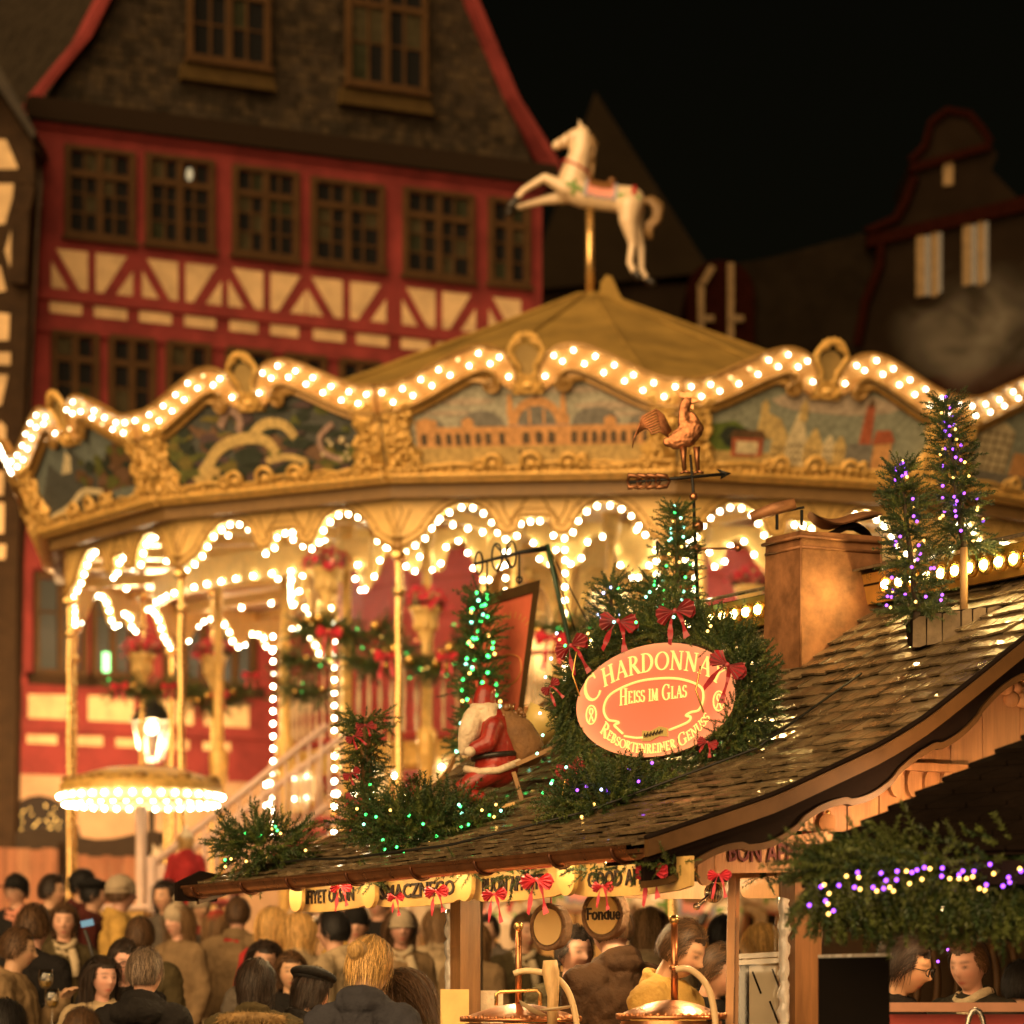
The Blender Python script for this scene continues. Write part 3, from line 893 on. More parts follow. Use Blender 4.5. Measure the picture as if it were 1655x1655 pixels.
hw = lambda t: .118 - .02 * t
cre_hi, cre_lo = offs(CPs, hw), offs(CPs, lambda t: -hw(t))
m_crest = mat('rose_gold_paint', (.66, .36, .12), .45, .1, var=.2, vscale=10)
stuff_bulbs = []; crest_back = []
n_b = 0
for k in range(-7, 7):
    T = TB(k)
    mb = MB()
    for sg in (1, -1):
        fl = lambda L: [(a * sg, b) for a, b in L]
        mb.cur = 0; mb.strip(fl(cre_hi), fl(cre_lo), T, -.03, .05)
        mb.cur = 1
        mb.tube([T(a, b, .055) for a, b in fl(cre_hi)], .020, 5); mb.tube([T(a, b, .055) for a, b in fl(cre_lo)], .022, 5)
        mb.tube([T(a, b, .03) for a, b in fl(offs(CPs, lambda t: -hw(t) - .05))], .026, 5)
        # volute at the inner end
        c0 = CPs[-1]
        vol = [(c0[0] + (.035 + .05 * (1 - t)) * math.cos(2.2 + 9 * t) / US * .9 + .075, c0[1] - .01 + (.02 + .05 * (1 - t)) * math.sin(2.2 + 9 * t)) for t in np.linspace(0, 1, 16)]
        mb.tube([T(a * sg, b, .07) for a, b in vol], [.026 - .012 * t for t in np.linspace(0, 1, 16)], 5)
        mb.tube([T(a * sg, b, .05) for a, b in ((.20, 7.13), (.25, 7.17), (.31, 7.20), (.38, 7.20))], [.03, .035, .03, .012], 5)
    co = mb.ob('cresting', [m_crest, m_gold_d], car, smooth=True)
    pts = []
    for sg in (1, -1):
        for j, st in enumerate((.06, .155)):
            q = offs(CPs, (.042 if j == 0 else -.042))
            pts += [(a * sg, b) for a, b in along(q, .195, US, st)]
    for a, b in pts:
        if k == -3 and a < .25: continue
        p = T(a + rnd.uniform(-.005, .005), b + rnd.uniform(-.007, .007), .090)
        if k in range(-3, 3): link('bulb', DIM_ME if rnd.random() < .05 else CREST_ME, co, loc=p); n_b += 1
        elif k not in (-4, 3): crest_back.append(p)
    # shell crown
    mb = MB()
    mb.cur = 0; mb.prism([(.085 * math.cos(a), 7.37 + .13 * math.sin(a)) for a in np.linspace(0, 2 * PI, 17)[:16]], T, .0, .04)
    mb.cur = 1
    for sg in (1, -1):
        mb.tube([T(sg * a, b, .06) for a, b in ((.03, 7.22), (.055, 7.26), (.05, 7.31), (.085, 7.37), (.11, 7.45), (.085, 7.51), (.03, 7.53))], [.022, .02, .02, .026, .03, .03, .025], 6)
    for i in range(7):
        a = PI * (i + .5) / 7
        mb.ball(T(.075 * math.cos(a), 7.50 + .075 * math.sin(a), .06), (.035, .03, .04), 7, 5)
    mb.prism([(-.10, 7.08), (.10, 7.08), (.075, 7.24), (-.075, 7.24)], T, .0, .06)
    mb.ball(T(0, 7.15, .06), (.05, .03, .035), 8, 6)
    for sg in (1, -1): mb.tube([T(sg * .04, 7.10, .07), T(sg * .075, 7.13, .08), T(sg * .09, 7.18, .07)], .016, 5)
    mb.ob('shell_crown', [mat('olive_gold_plate', (.36, .25, .09), .5, var=.2), m_gold], car, smooth=True)

# ------------------------------------------------------------------ painted boards
pc = {}
def paint(name, col):
    if name not in pc: pc[name] = mat('scenery_' + name, col, .6, var=.5, vscale=22, bump=.15, bscale=60)
    return pc[name]


class Paint:
    def __init__(s, k): s.k = k; s.T = TB(k); s.mb = MB(); s.mats = []; s.n = 0
    def poly(s, c, pts):
        m = paint(*c)
        if m not in s.mats: s.mats.append(m)
        s.mb.cur = s.mats.index(m); s.n += 1
        d = .004 + .00018 * s.n
        s.mb.prism(pts, s.T, .0, d)
    def ell(s, c, x, z, rx, rz, a0=0, a1=2 * PI, n=14, jit=0.0):
        s.poly(c, [(x + rx * math.cos(a) * (1 + jit * rnd.uniform(-1, 1)), z + rz * math.sin(a) * (1 + jit * rnd.uniform(-1, 1))) for a in np.linspace(a0, a1, n + 1)[:n + (1 if a1 - a0 < 6 else 0)]])
    def stroke(s, c, pts, w):
        p = smooth_path(pts, 4)
        s.poly_strip(c, offs(p, w / 2), offs(p, -w / 2))
    def poly_strip(s, c, A, B):
        m = paint(*c)
        if m not in s.mats: s.mats.append(m)
        s.mb.cur = s.mats.index(m); s.n += 1
        s.mb.strip(A, B, s.T, .0, .004 + .00018 * s.n)
    def done(s): s.mb.ob('painted_scene', s.mats, car)


C = dict(moss=('moss', (.10, .11, .025)), moss2=('olive', (.16, .13, .03)), umb2=('warm_umber', (.16, .09, .05)), plum=('plum_shadow', (.09, .055, .055)), sky=('grey_sky', (.42, .40, .30)), teal=('teal', (.27, .29, .22)), ochre=('ochre', (.52, .36, .13)), orange=('orange_stone', (.62, .32, .12)), grey=('grey_roof', (.20, .19, .16)),
         dark=('deep_green', (.025, .035, .022)), green=('leaf_green', (.12, .17, .03)), blue=('dusk_blue', (.075, .08, .07)), rock=('yellow_rock', (.58, .42, .16)), rose=('rose_grey', (.36, .24, .19)),
         cream=('cream_light', (.66, .56, .34)), brick=('brick_red', (.40, .11, .05)), brown=('umber', (.13, .07, .03)), window=('painted_window', (.10, .07, .04)), hill=('blue_hill', (.16, .19, .17)), cloud=('pink_cloud', (.47, .38, .28)))
for k in range(-7, 7):
    base = {0: 'sky', 1: 'teal', 2: 'teal', -1: 'blue', -2: 'hill', -3: 'hill'}.get(k, 'teal')
    T = TB(k)
    mb = MB()
    full = [(-a, b - .05) for a, b in reversed([(c[0], c[1]) for c in CPs[:-8]][::-1])]
    xs = np.linspace(-1, 1, 25)
    zt = [np.interp(abs(x), [c[0] for c in CP[:9]][::-1], [c[1] for c in CP[:9]][::-1]) - .03 for x in xs]
    mb.strip([(x, z) for x, z in zip(xs, zt)], [(x, 6.42) for x in xs], T, -.05, 0)
    mb.ob('board', paint(*C[base]), car)
    def zz(py): return HC + (YH - py) / 178.6
    if k == 0:
        p = Paint(0); X = lambda px: (px - 856) / 250
        for y, x0, x1, h in ((645, 700, 800, 5), (655, 930, 1060, 6), (662, 680, 760, 4), (630, 880, 990, 5), (668, 960, 1060, 4)):
            p.ell(C['cloud'], X((x0 + x1) / 2), zz(y), (x1 - x0) / 2 / 250, h / 178., n=14, jit=.1)
        p.poly(C['ochre'], [(X(640), zz(750)), (X(1075), zz(750)), (X(1075), zz(712)), (X(640), zz(712))])
        for cx, w, h in ((775, 38, 24), (966, 40, 26), (690, 22, 12), (1045, 24, 14)): p.ell(C['grey'], X(cx), zz(683), w / 250, h / 178., 0, PI, 14)
        for cx in (775, 966): p.poly(C['grey'], [(X(cx - 2), zz(662)), (X(cx + 2), zz(662)), (X(cx), zz(652))])
        p.poly(C['orange'], [(X(664), zz(714)), (X(1062), zz(714)), (X(1062), zz(684)), (X(664), zz(684))])
        for a, b in ((664, 700), (742, 762), (980, 1000), (1040, 1062)): p.poly(C['orange'], [(X(a), zz(686)), (X(b), zz(686)), (X(b), zz(674)), (X((a + b) / 2), zz(669)), (X(a), zz(674))])
        p.poly(C['orange'], [(X(820), zz(714)), (X(922), zz(714)), (X(922), zz(668)), (X(820), zz(668))])
        p.ell(C['orange'], X(868), zz(682), 44 / 250, 42 / 178., 0, PI, 16)
        for cx in (824, 912): p.poly(C['orange'], [(X(cx - 6), zz(668)), (X(cx + 6), zz(668)), (X(cx + 4), zz(640)), (X(cx), zz(632)), (X(cx - 4), zz(640))])
        p.poly(C['brown'], [(X(865), zz(642)), (X(871), zz(642)), (X(870), zz(630)), (X(866), zz(630))])
        p.ell(C['grey'], X(868), zz(682), 32 / 250, 28 / 178., 0, PI, 14)
        for cx in (856, 880): p.poly(C['orange'], [(X(cx - 2), zz(682)), (X(cx + 2), zz(682)), (X(cx + 2), zz(659)), (X(cx - 2), zz(659))])
        p.poly(C['rose'], [(X(820), zz(684)), (X(922), zz(684)), (X(922), zz(682)), (X(820), zz(682))])
        for cx in (676, 700, 718, 734, 750, 768, 785, 808, 849, 871, 892, 930, 948, 964, 980, 996, 1013, 1031, 1050):
            w = 5 if not 840 < cx < 900 else 6
            p.poly(C['window'], [(X(cx - w), zz(711)), (X(cx + w), zz(711)), (X(cx + w), zz(697)), (X(cx + w * .6), zz(693)), (X(cx - w * .6), zz(693)), (X(cx - w), zz(697))])
        for cx in (850, 893, 838): p.ell(C['brown'], X(cx), zz(722), .012, .02, n=8)
        p.done()
    elif k == 1:
        p = Paint(1); X = lambda px: (px - 1345) / 222
        p.ell(C['cloud'], .1, zz(640), .45, .10, jit=.1)
        p.ell(C['green'], X(1200), zz(705), .2, .16, jit=.15); p.ell(C['dark'], X(1215), zz(700), .12, .09, jit=.2)
        p.poly(C['ochre'], [(-.95, zz(752)), (.95, zz(752)), (.95, zz(722)), (-.95, zz(722))])
        def gable(x0, x1, yb, ye, yt, c='rock'):
            p.poly(C[c], [(X(x0), zz(yb)), (X(x1), zz(yb)), (X(x1), zz(ye)), (X((x0 + x1) / 2 + 2), zz(yt)), (X((x0 + x1) / 2 - 2), zz(yt)), (X(x0), zz(ye))])
            for yy in np.arange(ye + 6, yb - 8, 10):
                for xx in np.arange(x0 + 4, x1 - 5, 8): p.poly(C['window'], [(X(xx), zz(yy + 6)), (X(xx + 3.5), zz(yy + 6)), (X(xx + 3.5), zz(yy)), (X(xx), zz(yy))])
        p.poly(C['rock'], [(X(1245), zz(700)), (X(1290), zz(700)), (X(1285), zz(670)), (X(1262), zz(660)), (X(1250), zz(665))])
        p.poly(C['rock'], [(X(1250), zz(670)), (X(1262), zz(670)), (X(1262), zz(648)), (X(1256), zz(640)), (X(1250), zz(648))])
        gable(1272, 1302, 735, 705, 678); gable(1296, 1330, 738, 700, 655, 'cream'); gable(1326, 1356, 736, 706, 680); gable(1356, 1376, 730, 705, 690, 'cream'); gable(1374, 1394, 728, 705, 690)
        p.poly(C['rock'], [(X(1312), zz(670)), (X(1324), zz(670)), (X(1324), zz(648)), (X(1318), zz(636)), (X(1312), zz(648))])
        p.poly(C['brick'], [(X(1208), zz(730)), (X(1258), zz(728)), (X(1258), zz(700)), (X(1208), zz(700))])
        p.poly(C['cream'], [(X(1215), zz(725)), (X(1250), zz(725)), (X(1250), zz(706)), (X(1215), zz(706))])
        p.poly(C['brown'], [(X(1202), zz(702)), (X(1262), zz(700)), (X(1256), zz(688)), (X(1210), zz(690))])
        p.poly(C['brick'], [(X(1414), zz(705)), (X(1434), zz(705)), (X(1430), zz(640)), (X(1418), zz(640))])
        p.poly(C['brown'], [(X(1418), zz(642)), (X(1430), zz(642)), (X(1424), zz(628))])
        p.poly(C['grey'], [(X(1392), zz(738)), (X(1440), zz(738)), (X(1436), zz(700)), (X(1398), zz(700))])
        p.poly(C['brick'], [(X(1436), zz(700)), (X(1472), zz(694)), (X(1462), zz(676)), (X(1440), zz(678))]); p.poly(C['orange'], [(X(1440), zz(738)), (X(1468), zz(735)), (X(1468), zz(696)), (X(1440), zz(700))])
        p.poly(C['green'], [(X(1440), zz(750)), (X(1480), zz(750)), (X(1480), zz(735)), (X(1440), zz(738))])
        p.done()
    elif k == -1:
        p = Paint(-1)
        for i in range(110):
            p.ell(C[('dark', 'moss', 'umb2', 'dark', 'plum', 'moss2')[i % 6]], rnd.uniform(-.78, .78), rnd.uniform(6.48, 7.12), rnd.uniform(.03, .13), rnd.uniform(.02, .07), jit=.35, n=10)
        p.stroke(C['rose'], [(-.30, 6.98), (-.2, 7.12), (-.12, 7.04), (-.16, 6.92)], .07)
        p.stroke(C['rock'], [(-.62, 6.52), (-.48, 6.66), (-.34, 6.80), (-.12, 6.86), (.05, 6.82), (.12, 6.70)], .10)
        p.stroke(C['rock'], [(-.08, 6.84), (.06, 6.96), (.22, 6.94), (.30, 6.82)], .09)
        p.stroke(C['rock'], [(.02, 6.64), (.20, 6.66), (.36, 6.60)], .06); p.stroke(C['ochre'], [(-.55, 6.5), (-.46, 6.6), (-.40, 6.58)], .08)
        p.stroke(C['rose'], [(.62, 6.90), (.50, 6.80), (.52, 6.66), (.66, 6.58)], .05)
        [p.ell(C[('moss', 'moss2', 'dark')[i % 3]], rnd.uniform(-.78, -.56), rnd.uniform(6.6, 7.0), .06, .05, jit=.4, n=9) for i in range(14)]; p.ell(C['dark'], -.12, 6.70, .12, .09, jit=.2)
        for i in range(10): p.ell(C['cream'], rnd.uniform(.5, .75), rnd.uniform(6.55, 6.8), .015, .018, n=7)
        p.done()
    elif k in (-2, -3):
        p = Paint(k)
        p.poly(C['blue'], [(-.8, 6.7), (-.5, 7.0), (-.35, 6.86), (-.1, 7.08), (.15, 6.8), (.3, 6.7), (.3, 6.5), (-.8, 6.5)])
        p.poly(C['cream'], [(-.36, 6.87), (-.18, 7.06), (-.12, 7.0), (-.2, 6.86)])
        p.poly(C['brown'], [(.1, 6.5), (.85, 6.5), (.85, 6.98), (.55, 7.0), (.3, 6.85)])
        for i in range(50): p.ell(C[('dark', 'moss', 'brown', 'umb2')[i % 4]], rnd.uniform(-.1, .85), rnd.uniform(6.5, 6.98), rnd.uniform(.03, .10), rnd.uniform(.02, .07), jit=.35, n=9)
        p.stroke(C['cream'], [(-.8, 6.5), (-.4, 6.56), (-.1, 6.66), (.2, 6.6)], .06); p.ell(C['hill'], .5, 6.52, .4, .07, jit=.1); p.poly(C['rock'], [(-.2, 6.52), (.0, 6.52), (-.05, 6.66)])
        p.done()
    elif k == 2:
        p = Paint(2)
        p.poly(C['cream'], [(-.72, 6.6), (-.35, 6.6), (-.35, 6.98), (-.5, 7.05), (-.72, 6.95)])
        for i in range(5):
            p.poly(C['brown'], [(-.72 + i * .085, 6.6), (-.71 + i * .085, 6.6), (-.71 + i * .085, 6.97), (-.72 + i * .085, 6.97)])
            p.poly(C['brown'], [(-.72, 6.63 + i * .075), (-.35, 6.63 + i * .075), (-.35, 6.64 + i * .075), (-.72, 6.64 + i * .075)])
        p.poly(C['orange'], [(-.3, 6.55), (.2, 6.55), (.2, 6.8), (-.3, 6.8)]); p.poly(C['grey'], [(-.72, 6.5), (.4, 6.5), (.4, 6.6), (-.72, 6.6)])
        p.done()

# carved pilasters at the joints and frieze below the boards
def spiral(T, s, z, r, turns, dirn, d=.06, n=18):
    return [T(s + r * (1 - t) ** .8 * math.cos(dirn * (turns * 2 * PI * t) + 1) / US, z + r * (1 - t) ** .8 * math.sin(dirn * (turns * 2 * PI * t) + 1), d + .03 * t) for t in np.linspace(0, .92, n)]


for k in VIS:
    T = TB(k)
    for sg in (-1, 1):
        mb = MB()
        out = [(1.0, 6.44), (.74, 6.44), (.80, 6.52), (.74, 6.60), (.80, 6.68), (.83, 6.78), (.78, 6.88), (.84, 6.96), (.80, 7.04), (1.0, 7.02)]
        mb.prism([(a * sg * .995, b) for a, b in out], T, .0, .03)
        for s, z, r, tu, dr in ((.86, 6.56, .09, 1.6, 1), (.94, 6.66, .07, 1.5, -1), (.83, 6.72, .06, 1.4, -1), (.91, 6.80, .08, 1.6, 1), (.85, 6.90, .07, 1.5, -1), (.94, 6.92, .05, 1.3, 1), (.82, 7.00, .06, 1.4, 1), (.93, 7.01, .05, 1.2, -1), (.78, 6.50, .06, 1.4, -1)):
            q = spiral(T, s * sg, z, r, tu, dr * sg, .04)
            mb.tube(q, [.026 - .014 * i / 17 for i in range(18)], 5)
        for i in range(16):
            mb.ball(T(sg * rnd.uniform(.79, .97), rnd.uniform(6.48, 7.02), .045), (rnd.uniform(.02, .045), .03, rnd.uniform(.03, .06)), 6, 5)
        mb.ob('carved_pilaster', m_gold, car, smooth='all')
    # frieze
    mb = MB()
    xs = np.linspace(-1, 1, 41)
    for zb, rr, dd in ((6.475, .018, .05), (6.40, .028, .05), (6.36, .02, .03)):
        mb.tube([T(x, zb + (.02 * math.sin(x * 9) if zb > 6.45 else 0), dd) for x in xs], rr, 5)
    mb.strip([(x, 6.46) for x in xs], [(x, 6.34) for x in xs], T, -.02, .03)
    for i in range(34):
        x = -.97 + 1.94 * i / 33
        mb.ball(T(x, 6.435 + .008 * math.sin(i * 2.1), .045), (.028, .022, .018 + .012 * (i % 2)), 6, 5)
    for x, r in ((-.26, .07), (0, .085), (.26, .07)):
        mb.tube([T(x + r * 1.1 * math.cos(a) / US, 6.50 + r * .9 * math.sin(a), .07) for a in np.linspace(-.6, PI + .6, 14)], .024, 5)
        mb.ball(T(x, 6.49, .05), (.05, .03, .04), 8, 5)
    for sg in (-1, 1):
        mb.tube(spiral(T, sg * .36, 6.50, .06, 1.4, sg), [.022 - .01 * i / 17 for i in range(18)], 5)
        mb.tube([T(sg * a, b, .05) for a, b in ((.4, 6.49), (.5, 6.50), (.6, 6.475), (.72, 6.49))], .016, 5)
    mb.ob('frieze', m_gold, car, smooth='all')

# ring beam, soffit and ceiling
mb = MB()
for k in range(-7, 7):
    T = lambda s, z, d, k=k: SP(k, s, z, 5.90, d)
    mb.prism([(-1, 6.22), (1, 6.22), (1, 6.345), (-1, 6.345)], T, -.1, 0)
mb.ob('ring_beam', m_soffit, car)
mb = MB()
for k in range(-7, 7):
    q = [SP(k, s, 6.28 + (5.85 - r) * .05, r) for r in (5.85, 4.2, 2.0) for s in (-1, 1)]
    mb.add(q, [(0, 1, 3, 2), (2, 3, 5, 4)])
mb.ob('ceiling', m_cream2, car)
mb = MB()
for k in range(-7, 7):
    mb.bar(ring(sphi(k) + HALF, 5.7, 6.2), ring(sphi(k) + HALF, 2.0, 6.38), .09, .12)
    mb.bar(ring(sphi(k), 5.6, 6.22), ring(sphi(k), 2.0, 6.40), .05, .08)
    for r in np.arange(3.0, 5.5, .42):
        stuff_bulbs.append(ring(sphi(k) + HALF, r, 6.135 + (5.7 - r) * .05 - .02))
mb.ob('rafters', m_cream_gold, car)

# scalloped valance with bulbs under its edge
VP = [(0, 6.03), (.10, 6.03), (.108, 5.95), (.14, 5.89), (.195, 5.865), (.25, 5.885), (.285, 5.95), (.33, 6.06), (.40, 6.135), (.50, 6.17), (.60, 6.145), (.69, 6.07), (.76, 5.96), (.80, 5.885), (.86, 5.83), (.92, 5.79), (.97, 5.745), (1.0, 5.74)]
VPs = smooth_path(VP, 2)
RV = 5.74
UV = RV * math.sin(HALF)
for k in range(-7, 7):
    T = lambda s, z, d, k=k: SP(k, s, z, RV, d)
    mb = MB()
    both = [(-a, b) for a, b in VPs[::-1]] + VPs[1:]
    mb.cur = 0; mb.strip([(a, 6.27) for a, b in both], both, T, -.10, 0)
    mb.cur = 1
    ln1 = [(a, b + .045) for a, b in VPs]
    for sg in (-1, 1):
        mb.tube([T(a * sg, b + .028, .006) for a, b in VPs], .013, 4)
        o2 = [(a, b) for a, b in offs(VPs, .085, UV) if .02 < a < 1.0]
        mb.tube([T(a * sg, min(b, 6.255), .004) for a, b in offs(VPs, -.085, UV)], .007, 4)
        for a, b in along(VPs, .16, UV, .3):
            mb.ball(T(a * sg, min(b + .10, 6.25), .004), (.02, .008, .012), 5, 4)
        mb.tube([T(sg * a, b, .005) for a, b in ((.90, 6.13), (.94, 6.02), (.985, 5.90), (.995, 6.0), (.96, 6.10), (.985, 6.18))], .007, 4)
        mb.tube([T(sg * a, b, .005) for a, b in ((.04, 6.24), (.08, 6.18), (.12, 6.08), (.17, 6.0), (.22, 6.1), (.24, 6.2))], .008, 4)
    vo = mb.ob('valance', [m_cream_gold, m_gold_d], car, smooth=True)
    for sg in (-1, 1):
        for a, b in along(VPs, .112, UV, .04):
            p = T(a * sg + rnd.uniform(-.004, .004), b - .022 + rnd.uniform(-.006, .006), -.06)
            if k in range(-2, 2) : link('bulb', DIM_ME if rnd.random() < .04 else BULB_ME, vo, loc=p); n_b += 1
            else: stuff_bulbs.append(p)
for k in range(-7, 7):
    T = lambda s, z, d, k=k: SP(k, s, z, 3.3, d)
    both = [(-a, b + .04) for a, b in VPs[::-1]] + [(a, b + .04) for a, b in VPs[1:]]
    mb = MB(); mb.strip([(a, 6.33) for a, b in both], both, T, -.06, 0); mb.ob('inner_valance', m_cream_gold, car)
    for sg in (-1, 1):
        for a, b in along(VPs, .17, 3.3 * math.sin(HALF), .045): stuff_bulbs.append(T(a * sg, b + .02, .03))
m_rosered = mat('rose_red_panel', (.50, .07, .06), .5, var=.2)
for i, deg in enumerate((-80, -68, -56, -44, -32, 28, 40, 52, 64)):
    phi = math.radians(deg)
    def TRD(a, b, d, phi=phi): return Vector((XC + 2.7 * math.sin(phi) + a * math.cos(phi) + d * math.sin(phi), YC - 2.7 * math.cos(phi) + a * math.sin(phi) - d * math.cos(phi), b))
    mb = MB(); mb.prism([(-.30, 4.3), (.30, 4.3), (.30, 6.2), (-.30, 6.2)], TRD, -.03, 0); rp_ = mb.ob('red_panel', m_rosered, car)
    for z in (5.0, 5.55, 5.9): mb = MB(); mb.bar(TRD(-.29, z, .012), TRD(.29, z, .012), .02, .035); mb.ob('panel_batten', m_red_p, rp_)
print('carousel bulb objects', n_b)

# straight band with two rows of bulbs inside the canopy
for i in range(5):
    p0, p1 = ring(math.radians(-78 + i * 10), 4.7, 5.9), ring(math.radians(-68 + i * 10), 4.7, 5.9)
    mb = MB(); mb.bar(p0, p1, .04, .30); mb.ob('bulb_band', m_cream_gold, car)
    for z in (-.11,):
        for t in (.17, .5, .83): q = p0.lerp(p1, t); stuff_bulbs.append(Vector((q.x - .01, q.y - .045, q.z + z)))
# poles
def twist_pole(name, x, y, z0, z1, r, parent, m=None):
    mb = MB()
    n = 26
    pts = [(x + .12 * r * math.cos(i * 1.3), y + .12 * r * math.sin(i * 1.3), z0 + (z1 - z0) * i / n) for i in range(n + 1)]
    mb.tube(pts, [r * (1 + .07 * math.sin(i * 2.6)) for i in range(n + 1)], 8)
    mb.lathe([(r * 1.1, 0), (r * 1.7, .03), (r * 1.7, .07), (r * 1.1, .1)], (x, y, z1 - .45), 8)
    mb.lathe([(r * 1.0, 0), (r * 2.2, .04), (r * 2.2, .08), (r, .12)], (x, y, z1 - .12), 8)
    return mb.ob(name, m or m_brass, parent, smooth=True)


for k in range(-7, 7):
    p = ring(sphi(k) + HALF, RV - .05, 0)
    twist_pole('pole', p.x, p.y, FLOOR, 5.78, .036, car)
    mb = MB(); mb.lathe([(.0, -.06), (.05, -.03), (.035, .02), (.08, .06), (.06, .12), (.09, .16)], (p.x, p.y, 5.72), 10); mb.ob('pole_finial', m_gold_d, car, smooth=True)

# platform, upper deck
mb = MB(); mb.lathe([(5.75, FLOOR - .35), (5.75, FLOOR), (.2, FLOOR)], (XC, YC, 0), 42); mb.ob('platform', m_red_p, car)
ZD = 4.12; RD = 3.4
mb = MB(); mb.lathe([(2.0, ZD - .12), (RD, ZD - .12), (RD, ZD), (2.0, ZD)], (XC, YC, 0), 56); mb.ob('upper_deck', m_red_p, car)
mb = MB(); mb.lathe([(RD + .01, ZD - .2), (RD + .05, ZD - .15), (RD + .03, ZD - .05), (RD + .06, ZD + .05), (RD + .01, ZD + .08)], (XC, YC, 0), 56); mb.ob('deck_edge', m_gold, car, smooth=True)
for i in range(-6, 5):
    phi = math.radians(-24 + 18 * i)
    def TD(a, b, d, phi=phi): return ring(phi + a / RD, RD + .06 + d, b)
    mb = MB(); q = [(-.36, 3.78), (-.24, 3.62), (-.1, 3.56), (.1, 3.56), (.24, 3.62), (.36, 3.78), (.26, 3.96), (.1, 4.05), (-.1, 4.05), (-.26, 3.96)]
    mb.cur = 0; mb.prism(q, TD, -.04, .02); mb.cur = 1; mb.tube([TD(a, b, .03) for a, b in q + q[:1]], .025, 5)
    me_ = mb.ob('deck_medallion', [m_cream2, m_gold], car, smooth=True)
    for a, b in ((-.13, 3.70), (.13, 3.70), (-.13, 3.92), (.13, 3.92)): stuff_bulbs.append(TD(a, b, .05))
# lower ceiling and hub
mb = MB(); mb.lathe([(1.7, FLOOR), (1.7, ZD - .13)], (XC, YC, 0), 28); mb.ob('lower_hub', m_cream_gold, car, smooth='all')
# railing of the upper deck
mb = MB()
for zr in (ZD + .92, ZD + .16):
    mb.tube([ring(a, RD - .08, zr) for a in np.linspace(-1.75, 1.4, 60)], .026, 6)
mb.ob('deck_rail', m_red_p, car, smooth='all')
nb = 66
for i in range(nb):
    a = -1.7 + 3.05 * i / (nb - 1)
    p = ring(a, RD - .08, 0)
    mb = MB(); mb.lathe([(.010, ZD + .16), (.022, ZD + .3), (.012, ZD + .4), (.026, ZD + .55), (.012, ZD + .7), (.010, ZD + .9)], (p.x, p.y, 0), 6)
    mb.ob('baluster', m_cream2, car, smooth='all')
# deck columns
for i, deg in enumerate((-76, -50.7, -37.8, -24.5, -11.5, 1.5, 14, 27, 40, 53, 66)):
    p = ring(math.radians(deg), 4.05, 0)
    mb = MB(); mb.lathe([(.07, ZD - .3), (.10, ZD), (.10, ZD + .1), (.055, ZD + .16), (.06, ZD + 1.0), (.075, ZD + 1.05), (.05, ZD + 1.1), (.045, 6.0), (.09, 6.12), (.09, 6.3)], (p.x, p.y, 0), 12)
    mb.lathe([(.08, FLOOR), (.06, FLOOR + .3), (.06, ZD - .3), (.10, ZD - .13)], (p.x, p.y, 0), 12)
    mb.ob('column', m_gold, car, smooth=True)
    if deg in (-50.7, -37.8, -11.5, 14, 27, 40):
        q = ring(math.radians(deg) - .022, 4.13, 0)
        z0, z1 = (2.9, 5.35) if deg < -30 else (4.3, 6.1)
        for z in np.arange(z0, z1, .125):
            stuff_bulbs.append(Vector((q.x, q.y, z)))
# centre drum: mirrors in gold frames between lit columns
for i in range(-5, 6):
    phi = math.radians(i * 24 + 4)
    def TM(a, b, d, phi=phi): return Vector((XC + 2.0 * math.sin(phi) + a * math.cos(phi) + d * math.sin(phi), YC - 2.0 * math.cos(phi) + a * math.sin(phi) - d * math.cos(phi), b))
    w = .40
    mb = MB(); mb.prism([(-w, ZD), (w, ZD), (w, 6.38), (-w, 6.38)], TM, -.1, 0); mb.ob('drum_panel', m_red_p if i in (-3, 3, 4) else m_cream_gold, car)
    mb = MB(); q = [(-.28, ZD + .5), (.28, ZD + .5), (.30, 5.6), (.2, 5.85), (0, 5.95), (-.2, 5.85), (-.30, 5.6)]
    mb.prism(q, TM, .002, .02); dm = mb.ob('mirror', m_mirror if i not in (-3, 3, 4) else m_red_p, car)
    mb = MB(); mb.tube([TM(a, b, .03) for a, b in q + q[:1]], .035, 5)
    for sg in (-1, 1):
        mb.tube([TM(sg * a, b, .05) for a, b in ((.05, 6.0), (.18, 6.02), (.28, 5.92), (.24, 5.84), (.19, 5.9))], .025, 5)
    mb.ball(TM(0, 6.0, .05), .07, 8, 6); mb.ob('mirror_frame', m_gold, dm, smooth='all')
    c = ring(phi + math.radians(12), 2.12, 0)
    mb = MB(); mb.lathe([(.11, ZD), (.11, ZD + .2), (.07, ZD + .26), (.065, 5.9), (.12, 6.05), (.12, 6.3)], (c.x, c.y, 0), 12); mb.ob('drum_column', m_gold, car, smooth=True)
    for z in np.arange(4.6, 6.1, .135): stuff_bulbs.append(ring(phi + math.radians(12), 2.25, z))
for r_, n_ in ((3.25, 36), (2.4, 24)):
    for i in range(n_): stuff_bulbs.append(ring(2 * PI * i / n_, r_, ZD - .15))
for i in range(-60, 60, 2): stuff_bulbs.append(ring(i * .026, 1.76, 3.55))
